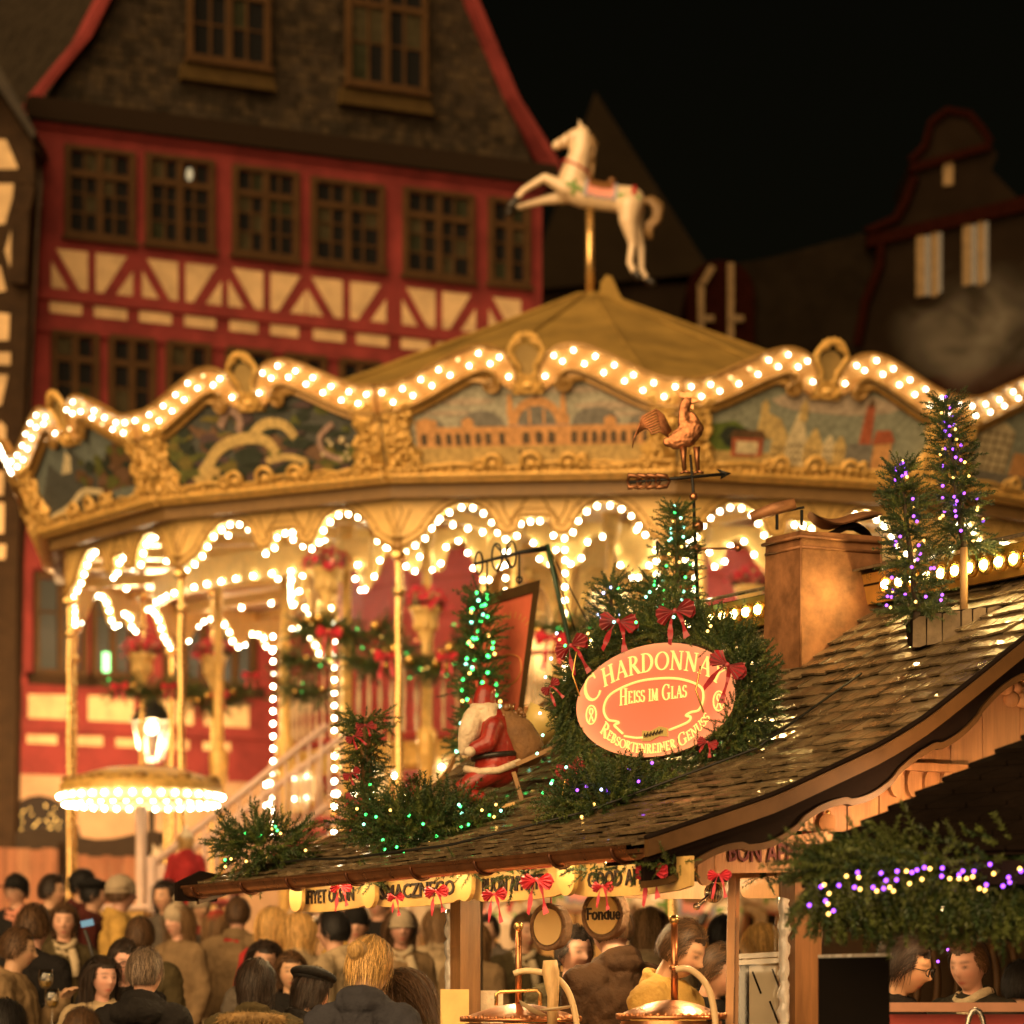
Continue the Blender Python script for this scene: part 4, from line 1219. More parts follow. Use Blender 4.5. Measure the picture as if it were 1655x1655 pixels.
# every bulb that is far, half hidden or on the back of the ring
mi_ = ico(.0155, 1)
for nm_, pts_, m_ in (('cresting_bulbs', crest_back, MATS['cresting_bulb_lit']),):
    a_, f_ = np.array([v.co for v in mi_.vertices]), np.array([p.vertices[:] for p in mi_.polygons]); S = np.array([tuple(p) for p in pts_])
    link(nm_, np_mesh(nm_, (a_[None] + S[:, None]).reshape(-1, 3), (f_[None] + (np.arange(len(S)) * len(a_))[:, None, None]).reshape(-1, 3), m_, True), car, kind='stuff')
bv, bf = np.array([v.co for v in BULB_ME.vertices]), np.array([p.vertices[:] for p in BULB_ME.polygons])
S = np.array([tuple(p) for p in stuff_bulbs])
V = (bv[None] + S[:, None]).reshape(-1, 3); F = (bf[None] + (np.arange(len(S)) * len(bv))[:, None, None]).reshape(-1, 3)
link('bulbs', np_mesh('bulbs', V, F, m_bulb, True), car, kind='stuff')

# ------------------------------------------------------------------ staircase to the upper deck
st = thing('staircase', P(240, 1640, 33.0), 'pale carousel staircase with slim balusters climbing to the upper deck', 'staircase')
m_rail = mat('pale_pink_rail', (.66, .46, .36), .4, var=.15)
for yy, a, b in ((32.9, (245, 1398), (528, 1172)), (33.75, (262, 1410), (562, 1185))):
    A, B = P(*a, yy), P(*b, yy)
    mb = MB(); mb.tube([A, B], .035, 8); mb.tube([A - Vector((0, 0, .75)), B - Vector((0, 0, .75))], .03, 6); mb.ob('handrail', m_rail, st, smooth='all')
    n = 15
    for i in range(n):
        p = A.lerp(B, (i + .5) / n)
        mb = MB(); mb.tube([p, p - Vector((0, 0, .75))], .014, 6); mb.ob('baluster', m_rail, st, smooth='all')
    for p in (A,): mb = MB(); mb.tube([p + Vector((0, 0, .08)), p - Vector((0, 0, 1.2))], .05, 8); mb.ob('newel_post', m_rail, st, smooth='all')
for i in range(12):
    t = (i + .5) / 12
    p = P(250, 1400, 33).lerp(P(540, 1178, 33.4), t)
    mb = MB(); mb.box((p.x, 33.3, p.z - .82), (.3, .82, .035)); mb.ob('tread', m_red_p, st)

# ------------------------------------------------------------------ round canopy booth at the front
bt = thing('ticket_booth', P(228, 1655, 31.0), 'gold booth with round canopy ringed by two rows of bulbs', 'booth')
c = P(228, 1285, 31.0); R = .69
mb = MB(); mb.lathe([(R + .02, .02), (R + .02, .09), (R * .8, .17), (R * .45, .235), (0, .26)], c, 40); mb.ob('canopy', m_gold, bt, smooth='all')
mb = MB(); mb.lathe([(R, -.09), (R + .015, -.09), (R + .015, .035), (R, .035)], c, 40); mb.ob('canopy_band', m_cream2, bt, smooth=True)
mb = MB()
for i in range(30): a = 2 * PI * i / 30; mb.ball(c + Vector((R * .93 * math.cos(a), R * .93 * math.sin(a), .12 + .02 * math.sin(i * 2))), (.06, .03, .03), 6, 5)
mb.ob('leaf_frieze', m_gold_d, bt, smooth='all', kind='stuff')
for row, zz_, ph in ((0, -.02, 0), (1, -.085, .5)):
    for i in range(36):
        a = 2 * PI * (i + ph) / 36
        rr = R + (.03 if row == 0 else -.02)
        link('bulb', BULB_ME, bt, loc=c + Vector((rr * math.cos(a), rr * math.sin(a), zz_)))
mb = MB(); mb.lathe([(.05, ground_z(31)), (.05, c.z - .1)], (c.x, c.y, 0), 10); mb.ob('column', m_rail, bt, smooth='all')
q0, q1 = P(112, 1655, 30.6), P(232, 1470, 30.6)
mb = MB(); mb.box(((q0.x + q1.x) / 2, 31.0, (ground_z(31) + q1.z) / 2), (q1.x - q0.x, .8, q1.z - ground_z(31))); mb.ob('counter_box', m_gold, bt)
mb = MB(); mb.box(((q0.x + q1.x) / 2, 30.58, q1.z - .22), (.42, .02, .2)); mb.ob('window', m_glass, bt)
mb = MB(); mb.tube([P(110, 1467, 30.5), P(240, 1467, 30.5)], .03, 6); mb.ob('ledge', m_rail, bt)
mb = MB()
for i in range(5): mb.ball(P(128 + i * 22, 1530, 30.57), (.05, .03, .09), 8, 6)
mb.ob('carved_front', m_gold_d, bt, smooth='all')

# ------------------------------------------------------------------ horses
def horse_mb(mb):
    S = lambda x, z, y=0.0: Vector((x, y, z))
    chain(mb, [S(-.22, .20), S(-.10, .15), S(.10, .135), S(.28, .14), S(.42, .13)], [.165, .155, .145, .15, .165])
    chain(mb, [S(-.22, .28), S(-.20, .46), S(-.17, .62), S(-.17, .76)], [.165, .135, .11, .088])
    chain(mb, [S(-.18, .79), S(-.27, .74), S(-.38, .67), S(-.44, .63)], [.085, .082, .060, .055])
    chain(mb, [S(-.25, .68), S(-.30, .66)], [.06, .05])
    for y in (-.035, .035): chain(mb, [S(-.20, .85, y), S(-.235, .925, y * 1.3)], [.028, .010], 8)
    chain(mb, [S(-.28, .16, -.08), S(-.52, .25, -.09), S(-.73, .09, -.09), S(-.79, .0, -.09)], [.085, .05, .036, .036])
    chain(mb, [S(-.26, .12, .08), S(-.50, .05, .09), S(-.70, -.03, .09), S(-.79, -.07, .09)], [.085, .05, .036, .036])
    chain(mb, [S(.42, .06, -.09), S(.42, -.10, -.10), S(.50, -.34, -.09), S(.495, -.55, -.09), S(.55, -.63, -.09)], [.14, .10, .045, .036, .04])
    chain(mb, [S(.45, .06, .09), S(.48, -.10, .10), S(.60, -.33, .09), S(.63, -.56, .09), S(.69, -.65, .09)], [.14, .10, .045, .036, .04])
    mb.ball(S(-.18, .50), (.06, .05, .2), 10, 8)


m_horse = mat('ivory_horse_paint', (.72, .55, .36), .32, var=.12, vscale=9, coat=.5)
m_mane = mat('brown_gold_mane', (.22, .13, .05), .5, var=.4, vscale=20)
m_hoof = mat('black_hoof', (.02, .016, .012), .35)
m_saddle = mat('brown_saddle', (.20, .09, .03), .35, var=.2)
m_blank = mat('pink_saddle_cloth', (.70, .26, .20), .5, var=.15)
m_bluegrey = mat('blue_grey_trim', (.26, .28, .33), .5)
m_green = mat('green_strap', (.13, .24, .04), .45)
m_redst = mat('red_strap', (.38, .03, .025), .45)
mb = MB(); horse_mb(mb)
HORSE = remesh(mb, .016, 'horse_body', m_horse, 5)


def shell_patch(mb, x0, x1, a0, a1, f=1.06, wave=0.0, n=14, m=8):
    """patch of the trunk between stations x0..x1 and angles a0..a1 from the top"""
    vs = []
    for i in range(m + 1):
        x = x0 + (x1 - x0) * i / m
        zc = np.interp(x, [-.22, -.1, .1, .28, .42], [.20, .15, .135, .14, .13]); r = np.interp(x, [-.3, -.22, -.1, .1, .28, .42, .5], [.15, .165, .155, .145, .15, .165, .16]) * f
        for j in range(n + 1):
            a = a0 + (a1 - a0) * j / n
            if wave and (j == 0 or j == n): a *= 1 + wave * math.sin(i * 2.2)
            vs.append((x, r * math.sin(a), zc + r * math.cos(a)))
    mb.add(vs, [(i * (n + 1) + j, i * (n + 1) + j + 1, (i + 1) * (n + 1) + j + 1, (i + 1) * (n + 1) + j) for i in range(m) for j in range(n)])


def horse_parts(root, body_m=None):
    b = link('body', HORSE, root)
    mb = MB(); shell_patch(mb, -.06, .24, -1.85, 1.85, 1.05, .06); mb.ob('saddle_cloth', m_blank, root, smooth='all')
    mb = MB()
    for x in (-.07, .25): shell_patch(mb, x - .018, x + .018, -1.9, 1.9, 1.07, m=2)
    for s in (-1, 1): shell_patch(mb, -.07, .25, s * 1.80 - .07, s * 1.80 + .07, 1.07, .05, 2, 10)
    mb.ob('cloth_trim', m_bluegrey, root, smooth='all')
    mb = MB(); shell_patch(mb, -.04, .21, -1.15, 1.15, 1.13); mb.ball((-.05, 0, .33), (.03, .07, .06), 8, 6); mb.ball((.20, 0, .31), (.05, .10, .05), 10, 6); mb.ob('saddle', m_saddle, root, smooth='all')
    for q in ((-.30, -.10, -1.75, -1.45), (-.30, -.10, 1.45, 1.75), (-.22, -.18, -2.2, 2.2), (.28, .52, 1.35, 1.7), (.28, .52, -1.7, -1.35)):
        mb = MB(); shell_patch(mb, *q, 1.05); mb.ob('green_strap', m_green, root, smooth='all')
    mb = MB()
    mb.tube([(-.205 + .15 * math.cos(a), .145 * math.sin(a), .42 + .055 * math.cos(a + PI)) for a in np.linspace(0, 2 * PI, 21)], .014, 5)
    mb.ob('red_strap', m_redst, root, smooth='all'); mb = MB(); shell_patch(mb, .42, .47, -1.8, 1.8, 1.045, m=2); mb.ob('red_strap', m_redst, root, smooth='all')
    mb = MB()
    mb.tube([(-.33 + .0 * math.cos(a), .075 * math.sin(a), .70 + .085 * math.cos(a)) for a in np.linspace(0, 2 * PI, 15)], .008, 4)
    mb.tube([(-.40, .064 * math.sin(a), .655 + .064 * math.cos(a)) for a in np.linspace(0, 2 * PI, 15)], .008, 4); mb.ob('bridle', m_brass, root)
    mb = MB()
    for i in range(26):
        t = i / 25; x = np.interp(t, [0, .3, 1], [-.20, -.075, -.07]); z = .87 - .46 * t
        y = rnd.uniform(-.03, .03)
        mb.tube([(x - .02, y * .4, z), (x + .035 + rnd.uniform(0, .02), y * 1.3, z - .02), (x + .05, y * 2, z - .09), (x + .03 + rnd.uniform(-.02, .02), y * 2.4, z - .15)], [.02, .026, .02, .006], 5)
    mb.ob('mane', m_mane, root, smooth='all')
    mb = MB()
    for i in range(14):
        o = Vector((rnd.uniform(-.03, .03), rnd.uniform(-.04, .04), rnd.uniform(-.03, .03)))
        mb.tube([Vector(p) + o * w for p, w in (((.54, 0, .14), .3), ((.64, 0, .165), .6), ((.735, 0, .10), 1), ((.73, 0, -.02), 1), ((.66, 0, -.10), 1.2), ((.67, 0, -.22), 1.5))], [.03, .04, .042, .036, .03, .012], 6)
    mb.ob('tail', m_mane, root, smooth='all')
    for x, z, y, dx, dz in ((-.80, -.02, -.09, -.05, -.08), (-.80, -.08, .09, -.06, -.05), (.565, -.645, -.09, .05, -.04), (.705, -.665, .09, .06, -.03)):
        mb = MB(); capsule(mb, (x, y, z), (x + dx, y, z + dz), .040, .045, 10); mb.ob('hoof', m_hoof, root, smooth='all')
    mb = MB()
    for s in (-1, 1): mb.ball((-.29, s * .066, .735), .014, 8, 6)
    mb.ob('eyes', m_hoof, root, smooth='all')


# the figure on the roof belongs to the carousel: part with its own pieces
hp = bpy.data.objects.new('horse_figure', HORSE); COL.objects.link(hp)
attach(hp, car); hz = HC + (YH - 337) / FPX * YC
hp.rotation_euler = (0, math.radians(7), 0); hp.location = (XC - .01, YC, hz); hp.scale = (1.0, 1.0, 1.0)
class _R: pass
tmp = thing('tmp_horse', (0, 0, 0), None, None, local=True)
horse_parts(tmp)
for ch in list(tmp.children):
    if ch.name.startswith('body'): bpy.data.objects.remove(ch); continue
    ch.parent = hp
bpy.data.objects.remove(tmp)
mb = MB(); mb.tube([(XC - .01, YC, 9.2), (XC - .01, YC, hz + .03)], .045, 12); mb.ob('horse_pole', m_brass, car, smooth='all')

# ridden horses on the lower platform: things of their own
hroot = thing('carousel_horse', (0, 0, 0), 'x', 'horse', 'painted horses on the lower platform', local=True)
horse_parts(hroot)
mb = MB(); mb.tube([(.0, 0, -.9), (0, 0, 1.75)], .022, 8); mb.ob('pole', m_brass, hroot, smooth='all')
spots = [(-63, 4.9, 2.30, 'ivory carousel horse in front of the plank fence beside the ticket booth'),
         (-24, 4.95, 2.45, 'ivory carousel horse behind the blond woman, above the seated crowd'),
         (-15, 4.9, 2.25, 'ivory carousel horse showing between the blond woman and the stall post'),
         (-3, 4.9, 2.42, 'ivory carousel horse behind the left-hand copper pot'),
         (9, 4.9, 2.30, 'ivory carousel horse showing beside the fondue sign'),
         (20, 4.9, 2.42, 'ivory carousel horse behind the man in the yellow jacket'),
         (32, 4.9, 2.30, 'ivory carousel horse behind the stall glass pane'),
         (-38, 4.0, 2.35, 'ivory carousel horse under the staircase')]
for i, (deg, r, z, lab) in enumerate(spots):
    p = ring(math.radians(deg), r, z)
    if i == 0: hroot.location = p; hroot.rotation_euler = (0, 0, math.radians(deg)); hroot['label'] = lab
    else: copy_tree(hroot, p, math.radians(deg), label=lab)

# ------------------------------------------------------------------ flower urns, swags and bows on the carousel
m_petal = mat('poinsettia_red', (.72, .04, .07), .5, var=.3, vscale=20)
m_petal2 = mat('cream_flower', (.70, .50, .26), .6, var=.2)
m_leafd = mat('dark_leaf', (.04, .06, .015), .6)
ur = thing('flower_urn', (0, 0, 0), 'x', 'urn', 'gilded urns of red flowers on the carousel', local=True)
mb = MB(); mb.lathe([(.0, -.42), (.03, -.40), (.05, -.34), (.035, -.30), (.10, -.14), (.15, .02), (.16, .08), (.19, .10), (.19, .15), (.15, .16)], (0, 0, 0), 18)
for i in range(8): a = 2 * PI * i / 8; mb.ball((.12 * math.cos(a), .12 * math.sin(a), -.06), (.03, .03, .07), 6, 5)
mb.ob('vase', m_cream_gold, ur, smooth='all')
mb = MB()
for i in range(150):
    a, e = rnd.uniform(0, 2 * PI), rnd.uniform(.1, 1.3)
    d = Vector((math.cos(a) * math.cos(e), math.sin(a) * math.cos(e), math.sin(e))); c = Vector((0, 0, .15)) + Vector((d.x * 1.25, d.y * 1.25, d.z)) * rnd.uniform(.14, .25)
    t = d.cross(Vector((rnd.random(), rnd.random(), rnd.random()))).normalized(); b = d.cross(t)
    w = rnd.uniform(.07, .12)
    mb.add([c, c + t * w * .5 + b * w * .25 + d * .02, c + t * w + d * .01, c + t * w * .5 - b * w * .25 + d * .02], [(0, 1, 2, 3)])
mb.ob('red_flowers', m_petal, ur, kind='stuff')
mb = MB()
for i in range(14):
    a = rnd.uniform(0, 2 * PI); c = Vector((.14 * math.cos(a), .14 * math.sin(a), .2 + rnd.uniform(-.03, .12))); mb.ball(c, rnd.uniform(.03, .05), 6, 5)
mb.ob('cream_flowers', m_petal2, ur, smooth='all', kind='stuff')
pos = [Vector((.17 * math.cos(a), .17 * math.sin(a), .14)) for a in np.linspace(0, 2 * PI, 40)]
link('leaves', foliage('leaves', pos, [p + Vector((rnd.uniform(-.1, .1), rnd.uniform(-.1, .1), rnd.uniform(-.05, .15))) for p in pos], m_needle, 1.0), ur)
for i, (x, y, Y, lab) in enumerate(((230, 1075, 39.2, 'flower urn left of the second brass pole, above the street lantern'), (345, 1078, 39.0, 'flower urn between the second and third brass poles'),
                                    (528, 938, 33.9, 'flower urn high on the carousel, just under the front bulbs'), (688, 1002, 33.4, 'flower urn behind the tall brass pole, left of the red banner'),
                                    (1212, 968, 33.9, 'flower urn showing left of the copper chimney'))):
    p = P(x, y, Y)
    if i == 0: ur.location = p; ur['label'] = lab; ur.scale = (.82,) * 3
    else: copy_tree(ur, p, i * 1.3, scale=.82, label=lab)
    if i < 2:
        twist_pole('pole', p.x, p.y, FLOOR, 6.2, .033, car)


def swag(pts, r, n, lab, seed, balls=5, lights=4, group='green swags on the carousel', scale=1.4, kinds='wg', lm=False, mats=None):
    pts = [Vector(p) for p in pts]
    root = thing('garland', pts[len(pts) // 2], lab, 'garland', group)
    rr = np.random.RandomState(seed)
    L = smooth_path([tuple(p) for p in pts], 6)
    pos, dr = [], []
    for i in range(n):
        u = rr.rand() * (len(L) - 1); a = int(u); b = min(a + 1, len(L) - 1); f = u - a
        c = np.array(L[a]) * (1 - f) + np.array(L[b]) * f
        tn = np.array(L[b]) - np.array(L[a]); tn = tn / (np.linalg.norm(tn) + 1e-9)
        d = rr.randn(3); d /= np.linalg.norm(d)
        pos.append(c + d * r * .35 * rr.rand()); dr.append(d * .8 + tn * (.7 if rr.rand() < .5 else -.7))
    link('fir_twigs', foliage('fir_twigs', pos, dr, mats or [m_needle, m_needle2], scale, seed=seed), root)
    for i in range(balls):
        c = Vector(L[rr.randint(len(L))]) + Vector((rr.uniform(-r, r), -r * .7, rr.uniform(-r, r) * .8))
        mb = MB(); mb.ball(c, r * .33, 10, 8); mb.ob('bauble', m_ball, root, smooth='all')
    lp = []
    for i in range(lights):
        c = Vector(L[rr.randint(len(L))]); lp.append(c + Vector((rr.uniform(-r, r), -r * rr.uniform(.6, 1), rr.uniform(-r, r))))
    leds(root, lp, kinds, big=lm)
    return root


def sw(px, r, n, lab, seed, Y, **kw): return swag([P(x, y, Y) for x, y in px], r, n, lab, seed, **kw)


sw([(180, 1110), (205, 1118), (232, 1116), (262, 1120), (280, 1108)], .10, 160, 'garland with bows below the flower urn above the lantern', 21, 39.0)
sw([(300, 1112), (322, 1132), (345, 1138), (372, 1132), (400, 1112)], .12, 190, 'drooping garland with baubles below the second urn', 22, 38.8)
sw([(488, 1018), (515, 1016), (545, 1020), (580, 1030), (628, 1018)], .14, 260, 'thick garland along the upper deck rail below the high urn', 23, 33.9)
sw([(640, 1040), (665, 1070), (700, 1080), (735, 1070), (760, 1030)], .15, 260, 'garland swag with gold baubles behind the green-lit tree', 24, 33.6, balls=7, lights=14)
sw([(560, 1060), (590, 1075), (615, 1068), (640, 1048)], .10, 130, 'short garland joining two swags beside the carousel column', 25, 33.8)
sw([(455, 1070), (480, 1068), (505, 1072), (530, 1066)], .08, 110, 'small garland on the stair landing, upper row', 26, 34.6, balls=2)
sw([(455, 1110), (480, 1118), (505, 1116), (530, 1120)], .08, 110, 'small garland on the stair landing, lower row', 27, 34.6, balls=2)
sw([(760, 1020), (820, 1010), (880, 1014), (940, 1012), (1000, 1020)], .13, 260, 'garland on the upper deck behind the red banner', 28, 33.8, lights=10)
sw([(1120, 1010), (1180, 1015), (1240, 1012), (1300, 1016)], .12, 180, 'garland on the upper deck behind the copper chimney', 29, 33.8, lights=4)
for x, y, Y, s, lab in ((193, 1108, 38.8, .10, 'pink-red bow at the end of the garland above the lantern'), (273, 1108, 38.8, .09, 'pink-red bow where the two garlands under the urns nearly meet'), (356, 1122, 38.6, .10, 'pink-red bow on the drooping garland with baubles'),
                        (405, 1090, 38.6, .10, 'pink-red ribbon hanging beside the column of bulbs'), (532, 1020, 33.6, .13, 'pink-red bow in the middle of the thick rail garland'), (625, 1058, 33.5, .13, 'pink-red bow left of the tall brass pole'), (722, 1060, 33.4, .11, 'pink-red bow right behind the green-lit tree'),
                        (892, 1030, 33.2, .17, 'big pink-red bow between the red banner and the wreath')):
    bow(None, P(x, y, Y), s, m_pink_rib, lab=lab, cat='bow', group='bows on the carousel', tails=1.3)
# ================================================================== MARKET STALL WITH THE SHINGLED ROOF
SL = Vector((-1.47, 17.4, 0)); DU = Vector((.4651, -.8853, 0)); DV = Vector((.8853, .4651, 0))


def HT(u, v, z): return SL + DU * u + DV * v + Vector((0, 0, z))


def hut_u(px, v):
    k = (px - CX) / FPX
    o = SL + DV * v
    return (k * o.y - o.x) / (DU.x - k * DU.y)


def hut_v(px, u):
    k = (px - CX) / FPX
    o = SL + DU * u
    return (k * o.y - o.x) / (DV.x - k * DV.y)


def zpx(py, Y): return HC + (YH - py) / FPX * Y


UE = 4.40
RPv = [-.08, 0, .5, 1.0, 1.2, 1.45, 1.7, 2.3]; RPz = [2.035, 2.06, 2.22, 2.435, 2.545, 2.72, 2.90, 3.32]
def rz_(v): return float(np.interp(v, RPv, RPz))
arcv = np.linspace(-.08, 2.3, 120); arcz = np.array([rz_(v) for v in arcv])
for _ in range(10): arcz[1:-1] = (arcz[:-2] + 2 * arcz[1:-1] + arcz[2:]) / 4
arcl = np.concatenate([[0], np.cumsum(np.hypot(np.diff(arcv), np.diff(arcz)))])
def roof_at(a): return float(np.interp(a, arcl, arcv)), float(np.interp(a, arcl, arcz))
def roof_pt(u, v, up=0.0):
    z = float(np.interp(v, arcv, arcz)); return HT(u, v, z + up)


hut = thing('market_stall', HT(2.2, 2.0, 0.05), 'wooden market stall with shingled roof, copper gutter and wavy barge board', 'market stall')
m_sh = [mat('shingle_%s' % c, k, .30, var=.6, vscale=7, stretch=(1, 1, 1), bump=.5, bscale=45, coat=.30, spec=.6) for c, k in (('a', (.165, .118, .062)), ('b', (.12, .085, .046)), ('c', (.21, .155, .085)))]
m_pine = [mat('pine_board_%s' % c, k, .5, var=.3, vscale=2.5, stretch=(7, 7, .5), bump=.12, bscale=25) for c, k in (('a', (.62, .33, .15)), ('b', (.55, .28, .12)), ('c', (.66, .37, .18)))]
m_barge = mat('brown_varnished_board', (.105, .052, .016), .5, var=.3, vscale=6, stretch=(1, 1, 1))
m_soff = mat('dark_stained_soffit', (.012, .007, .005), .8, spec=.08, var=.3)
m_post = mat('brown_post_wood', (.22, .105, .035), .55, var=.4, vscale=4, stretch=(6, 6, .6), bump=.2, bscale=30)

# roof deck and back slope
mb = MB()
deck = [(v, z - .02) for v, z in zip(arcv[::6], arcz[::6])] + [(2.3, 3.29)]
for i in range(len(deck) - 1):
    (v0, z0), (v1, z1) = deck[i], deck[i + 1]
    mb.add([HT(0, v0, z0), HT(UE - .02, v0, z0), HT(UE - .02, v1, z1), HT(0, v1, z1)], [(0, 1, 2, 3)])
    mb.add([HT(0, 4.6 - v0, z0), HT(UE - .02, 4.6 - v0, z0), HT(UE - .02, 4.6 - v1, z1), HT(0, 4.6 - v1, z1)], [(0, 1, 2, 3)])
mb.ob('roof_deck', m_soff, hut)

# shingles: the 300 that show largest as objects, the rest joined
rows = []
a = .0
sh = []
while a < arcl[-1] - .05:
    u = -.02 - rnd.random() * .1
    while u < UE:
        w = rnd.uniform(.065, .12)
        u0, u1 = max(u, 0), min(u + w, UE)
        if u1 - u0 > .03: sh.append((a, u0, u1))
        u += w
    a += .100


def shingle(mb, a, u0, u1):
    v0, z0 = roof_at(max(a - .012 + rnd.uniform(-.008, .008), 0)); v1, z1 = roof_at(min(a + .19, arcl[-1]))
    t = Vector((v1 - v0, z1 - z0)).normalized(); n = (-t.y, t.x)
    lift0 = .026 + rnd.uniform(-.004, .007); lift1 = .002
    th = .010
    tw = rnd.uniform(-.003, .003)
    q = []
    for v, z, l in ((v0, z0, lift0), (v1, z1, lift1)):
        for uu, s in ((u0 + .002, -1), (u1 - .002, 1)):
            for d in (0, -th):
                k = l + d + s * tw
                q.append(HT(uu, v + n[0] * k, z + n[1] * k))
    mb.add(q, [(0, 2, 6, 4), (1, 5, 7, 3), (0, 1, 3, 2), (4, 6, 7, 5), (0, 4, 5, 1), (2, 3, 7, 6)])


def sh_score(s):
    v, z = roof_at(s[0]); p = HT((s[1] + s[2]) / 2, v, z)
    px = CX + FPX * p.x / p.y; py = YH - FPX * (p.z - HC) / p.y
    hid = (px < 1240 and py < 1330 and px > 880) or px > 1690 or (560 < px < 810 and py > 1290) or (1230 < px < 1430 and py < 1040)
    return (0 if hid else 1) * (s[2] - s[1]) / p.y ** 2


sh.sort(key=sh_score, reverse=True)
rest = MB()
for i, s in enumerate(sh):
    if i < 300:
        mb = MB(); shingle(mb, *s); mb.ob('shingle', m_sh[rnd.randrange(3)], hut)
    else:
        rest.cur = rnd.randrange(3); shingle(rest, *s)
rest.ob('shingles', m_sh, hut, kind='stuff')
print('shingles', len(sh))

# gutter
mb = MB()
for i in range(2):
    pass
prof = [(.050 * math.cos(q), .048 * math.sin(q)) for q in np.linspace(PI, 2 * PI, 9)]
vs = []
for u in (-.04, UE + .0):
    for dv_, dz in prof: vs.append(HT(u, -.115 + dv_, 2.035 + dz))
    for dv_, dz in prof[::-1]: vs.append(HT(u, -.115 + dv_ * .93, 2.035 + dz * .93))
n = len(prof) * 2
mb.add(vs, [(i, (i + 1) % n, n + (i + 1) % n, n + i) for i in range(n)] + [tuple(range(n)), tuple(range(n, 2 * n))])
mb.tube([HT(-.04, -.167, 2.037), HT(UE, -.167, 2.037)], .008, 6)
gu = mb.ob('gutter', m_copper, hut, smooth=True)
for u in (.12, .72, 1.25, 1.9, 2.55, 3.15, 3.8, 4.3):
    mb = MB(); mb.tube([HT(u, -.115 + .056 * math.cos(q), 2.035 + .054 * math.sin(q)) for q in np.linspace(PI * .98, 2.02 * PI, 12)], .007, 5); mb.ob('gutter_bracket', mat('dark_copper', (.10, .04, .02), .5, .7), gu, smooth='all')
mb = MB(); mb.prism([(-.19, 1.97), (.02, 1.97), (.05, 2.1), (-.06, 2.12), (-.19, 2.06)], lambda a, b, d: HT(d, a, b), -.05, -.01); mb.ob('gutter_end', m_soff, hut)

# rakes: barge board, soffit and wavy trim on the near gable, plain board on the far one
rk = [(v, z) for v, z in zip(arcv[::4], arcz[::4])]
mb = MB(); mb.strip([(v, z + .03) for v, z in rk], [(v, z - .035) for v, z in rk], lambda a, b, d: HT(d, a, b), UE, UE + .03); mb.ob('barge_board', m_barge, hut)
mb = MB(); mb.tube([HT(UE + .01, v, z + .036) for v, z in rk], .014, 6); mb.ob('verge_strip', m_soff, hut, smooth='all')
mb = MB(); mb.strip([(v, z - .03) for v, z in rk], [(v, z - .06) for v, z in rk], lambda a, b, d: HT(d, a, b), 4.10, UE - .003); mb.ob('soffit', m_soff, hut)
al = [float(x) for x in np.linspace(.02, arcl[-1], 90)]
wt, wl, wl2 = [], [], []
for a in al:
    v, z = roof_at(a); s = math.sin(a / .25 * PI) * .018 + (.012 if math.sin(a / .25 * PI) > 0 else 0)
    wt.append((v, z - .05)); wl.append((v, z - .142 - s)); wl2.append((v, z - .115 - s))
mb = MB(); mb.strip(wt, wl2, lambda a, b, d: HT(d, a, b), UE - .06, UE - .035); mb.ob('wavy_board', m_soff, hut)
mb = MB(); mb.strip(wl2, wl, lambda a, b, d: HT(d, a, b), UE - .062, UE - .02); mb.ob('wavy_trim', m_barge, hut)
mb = MB(); mb.strip([(v, z + .03) for v, z in rk], [(v, z - .08) for v, z in rk], lambda a, b, d: HT(d, a, b), -.03, 0); mb.ob('barge_board', m_barge, hut)
# gable wall of pine boards above the opening
zb = 2.02
v = .55
while v < 3.4:
    w = rnd.uniform(.15, .19)
    zt = (float(np.interp(min(v, 4.6 - v), arcv, arcz)) + float(np.interp(min(v + w, 4.6 - v - w), arcv, arcz))) / 2 - .07
    mb = MB(); e = rnd.uniform(0, .006)
    mb.prism([(v + .003, zb + .12), (v + w - .003, zb + .12), (v + w - .003, zt), (v + .003, zt)], lambda a, b, d: HT(4.08 + d + e, a, b), -.03, 0)
    mb.ob('board', m_pine[rnd.randrange(3)], hut); v += w
# carved rosette, lobed fretwork and shelf on the gable
vc = hut_v(1640, 4.10); c = HT(4.115, vc, zpx(1112, HT(4.1, vc, 0).y))
mb = MB()
for i in range(6):
    a = i * PI / 3
    mb.ball(c + DV * .055 * math.cos(a) + Vector((0, 0, .055 * math.sin(a))), (.035, .02, .035), 8, 6)
mb.ball(c, .028, 8, 6); mb.ob('carved_rosette', m_pine[0], hut, smooth='all')
v0, v1 = hut_v(1400, 4.12), hut_v(1560, 4.12)
Yg = HT(4.12, v0, 0).y
mb = MB(); mb.prism([(v0 - .1, zpx(1243, Yg)), (v1, zpx(1243, Yg)), (v1, zpx(1230, Yg)), (v0 - .1, zpx(1230, Yg))], lambda a, b, d: HT(4.125 + d, a, b), -.02, .02); mb.ob('rail', m_pine[1], hut)
for i in range(6):
    vv = v0 - .02 + i * .085
    q = [(vv + .036 * math.cos(t), zpx(1262, Yg) + .06 * math.sin(t)) for t in np.linspace(0, 2 * PI, 13)[:12]]
    mb = MB(); mb.prism(q, lambda a, b, d: HT(4.11 + d, a, b), -.01, .012); mb.ob('fretwork_lobe', m_pine[i % 3], hut)
# posts
def post(u, v, w, z1, name='post', m=None):
    mb = MB(); R = Matrix.Rotation(math.atan2(DU.y, DU.x), 3, 'Z'); p = HT(u, v, 0)
    mb.box((p.x, p.y, z1 / 2 + .05), (w, w, z1 - .1), R); return mb.ob(name, m or m_post, hut)
up = hut_u(752, .35); post(up, .35, .10, 2.06)
vq = hut_v(1293, 4.05); post(4.05, vq, .125, 2.1)
post(4.05, 4.2, .12, 2.1); post(.12, 4.2, .1, 2.06); post(up, 4.2, .1, 2.1)
rg0 = random.Random(17)
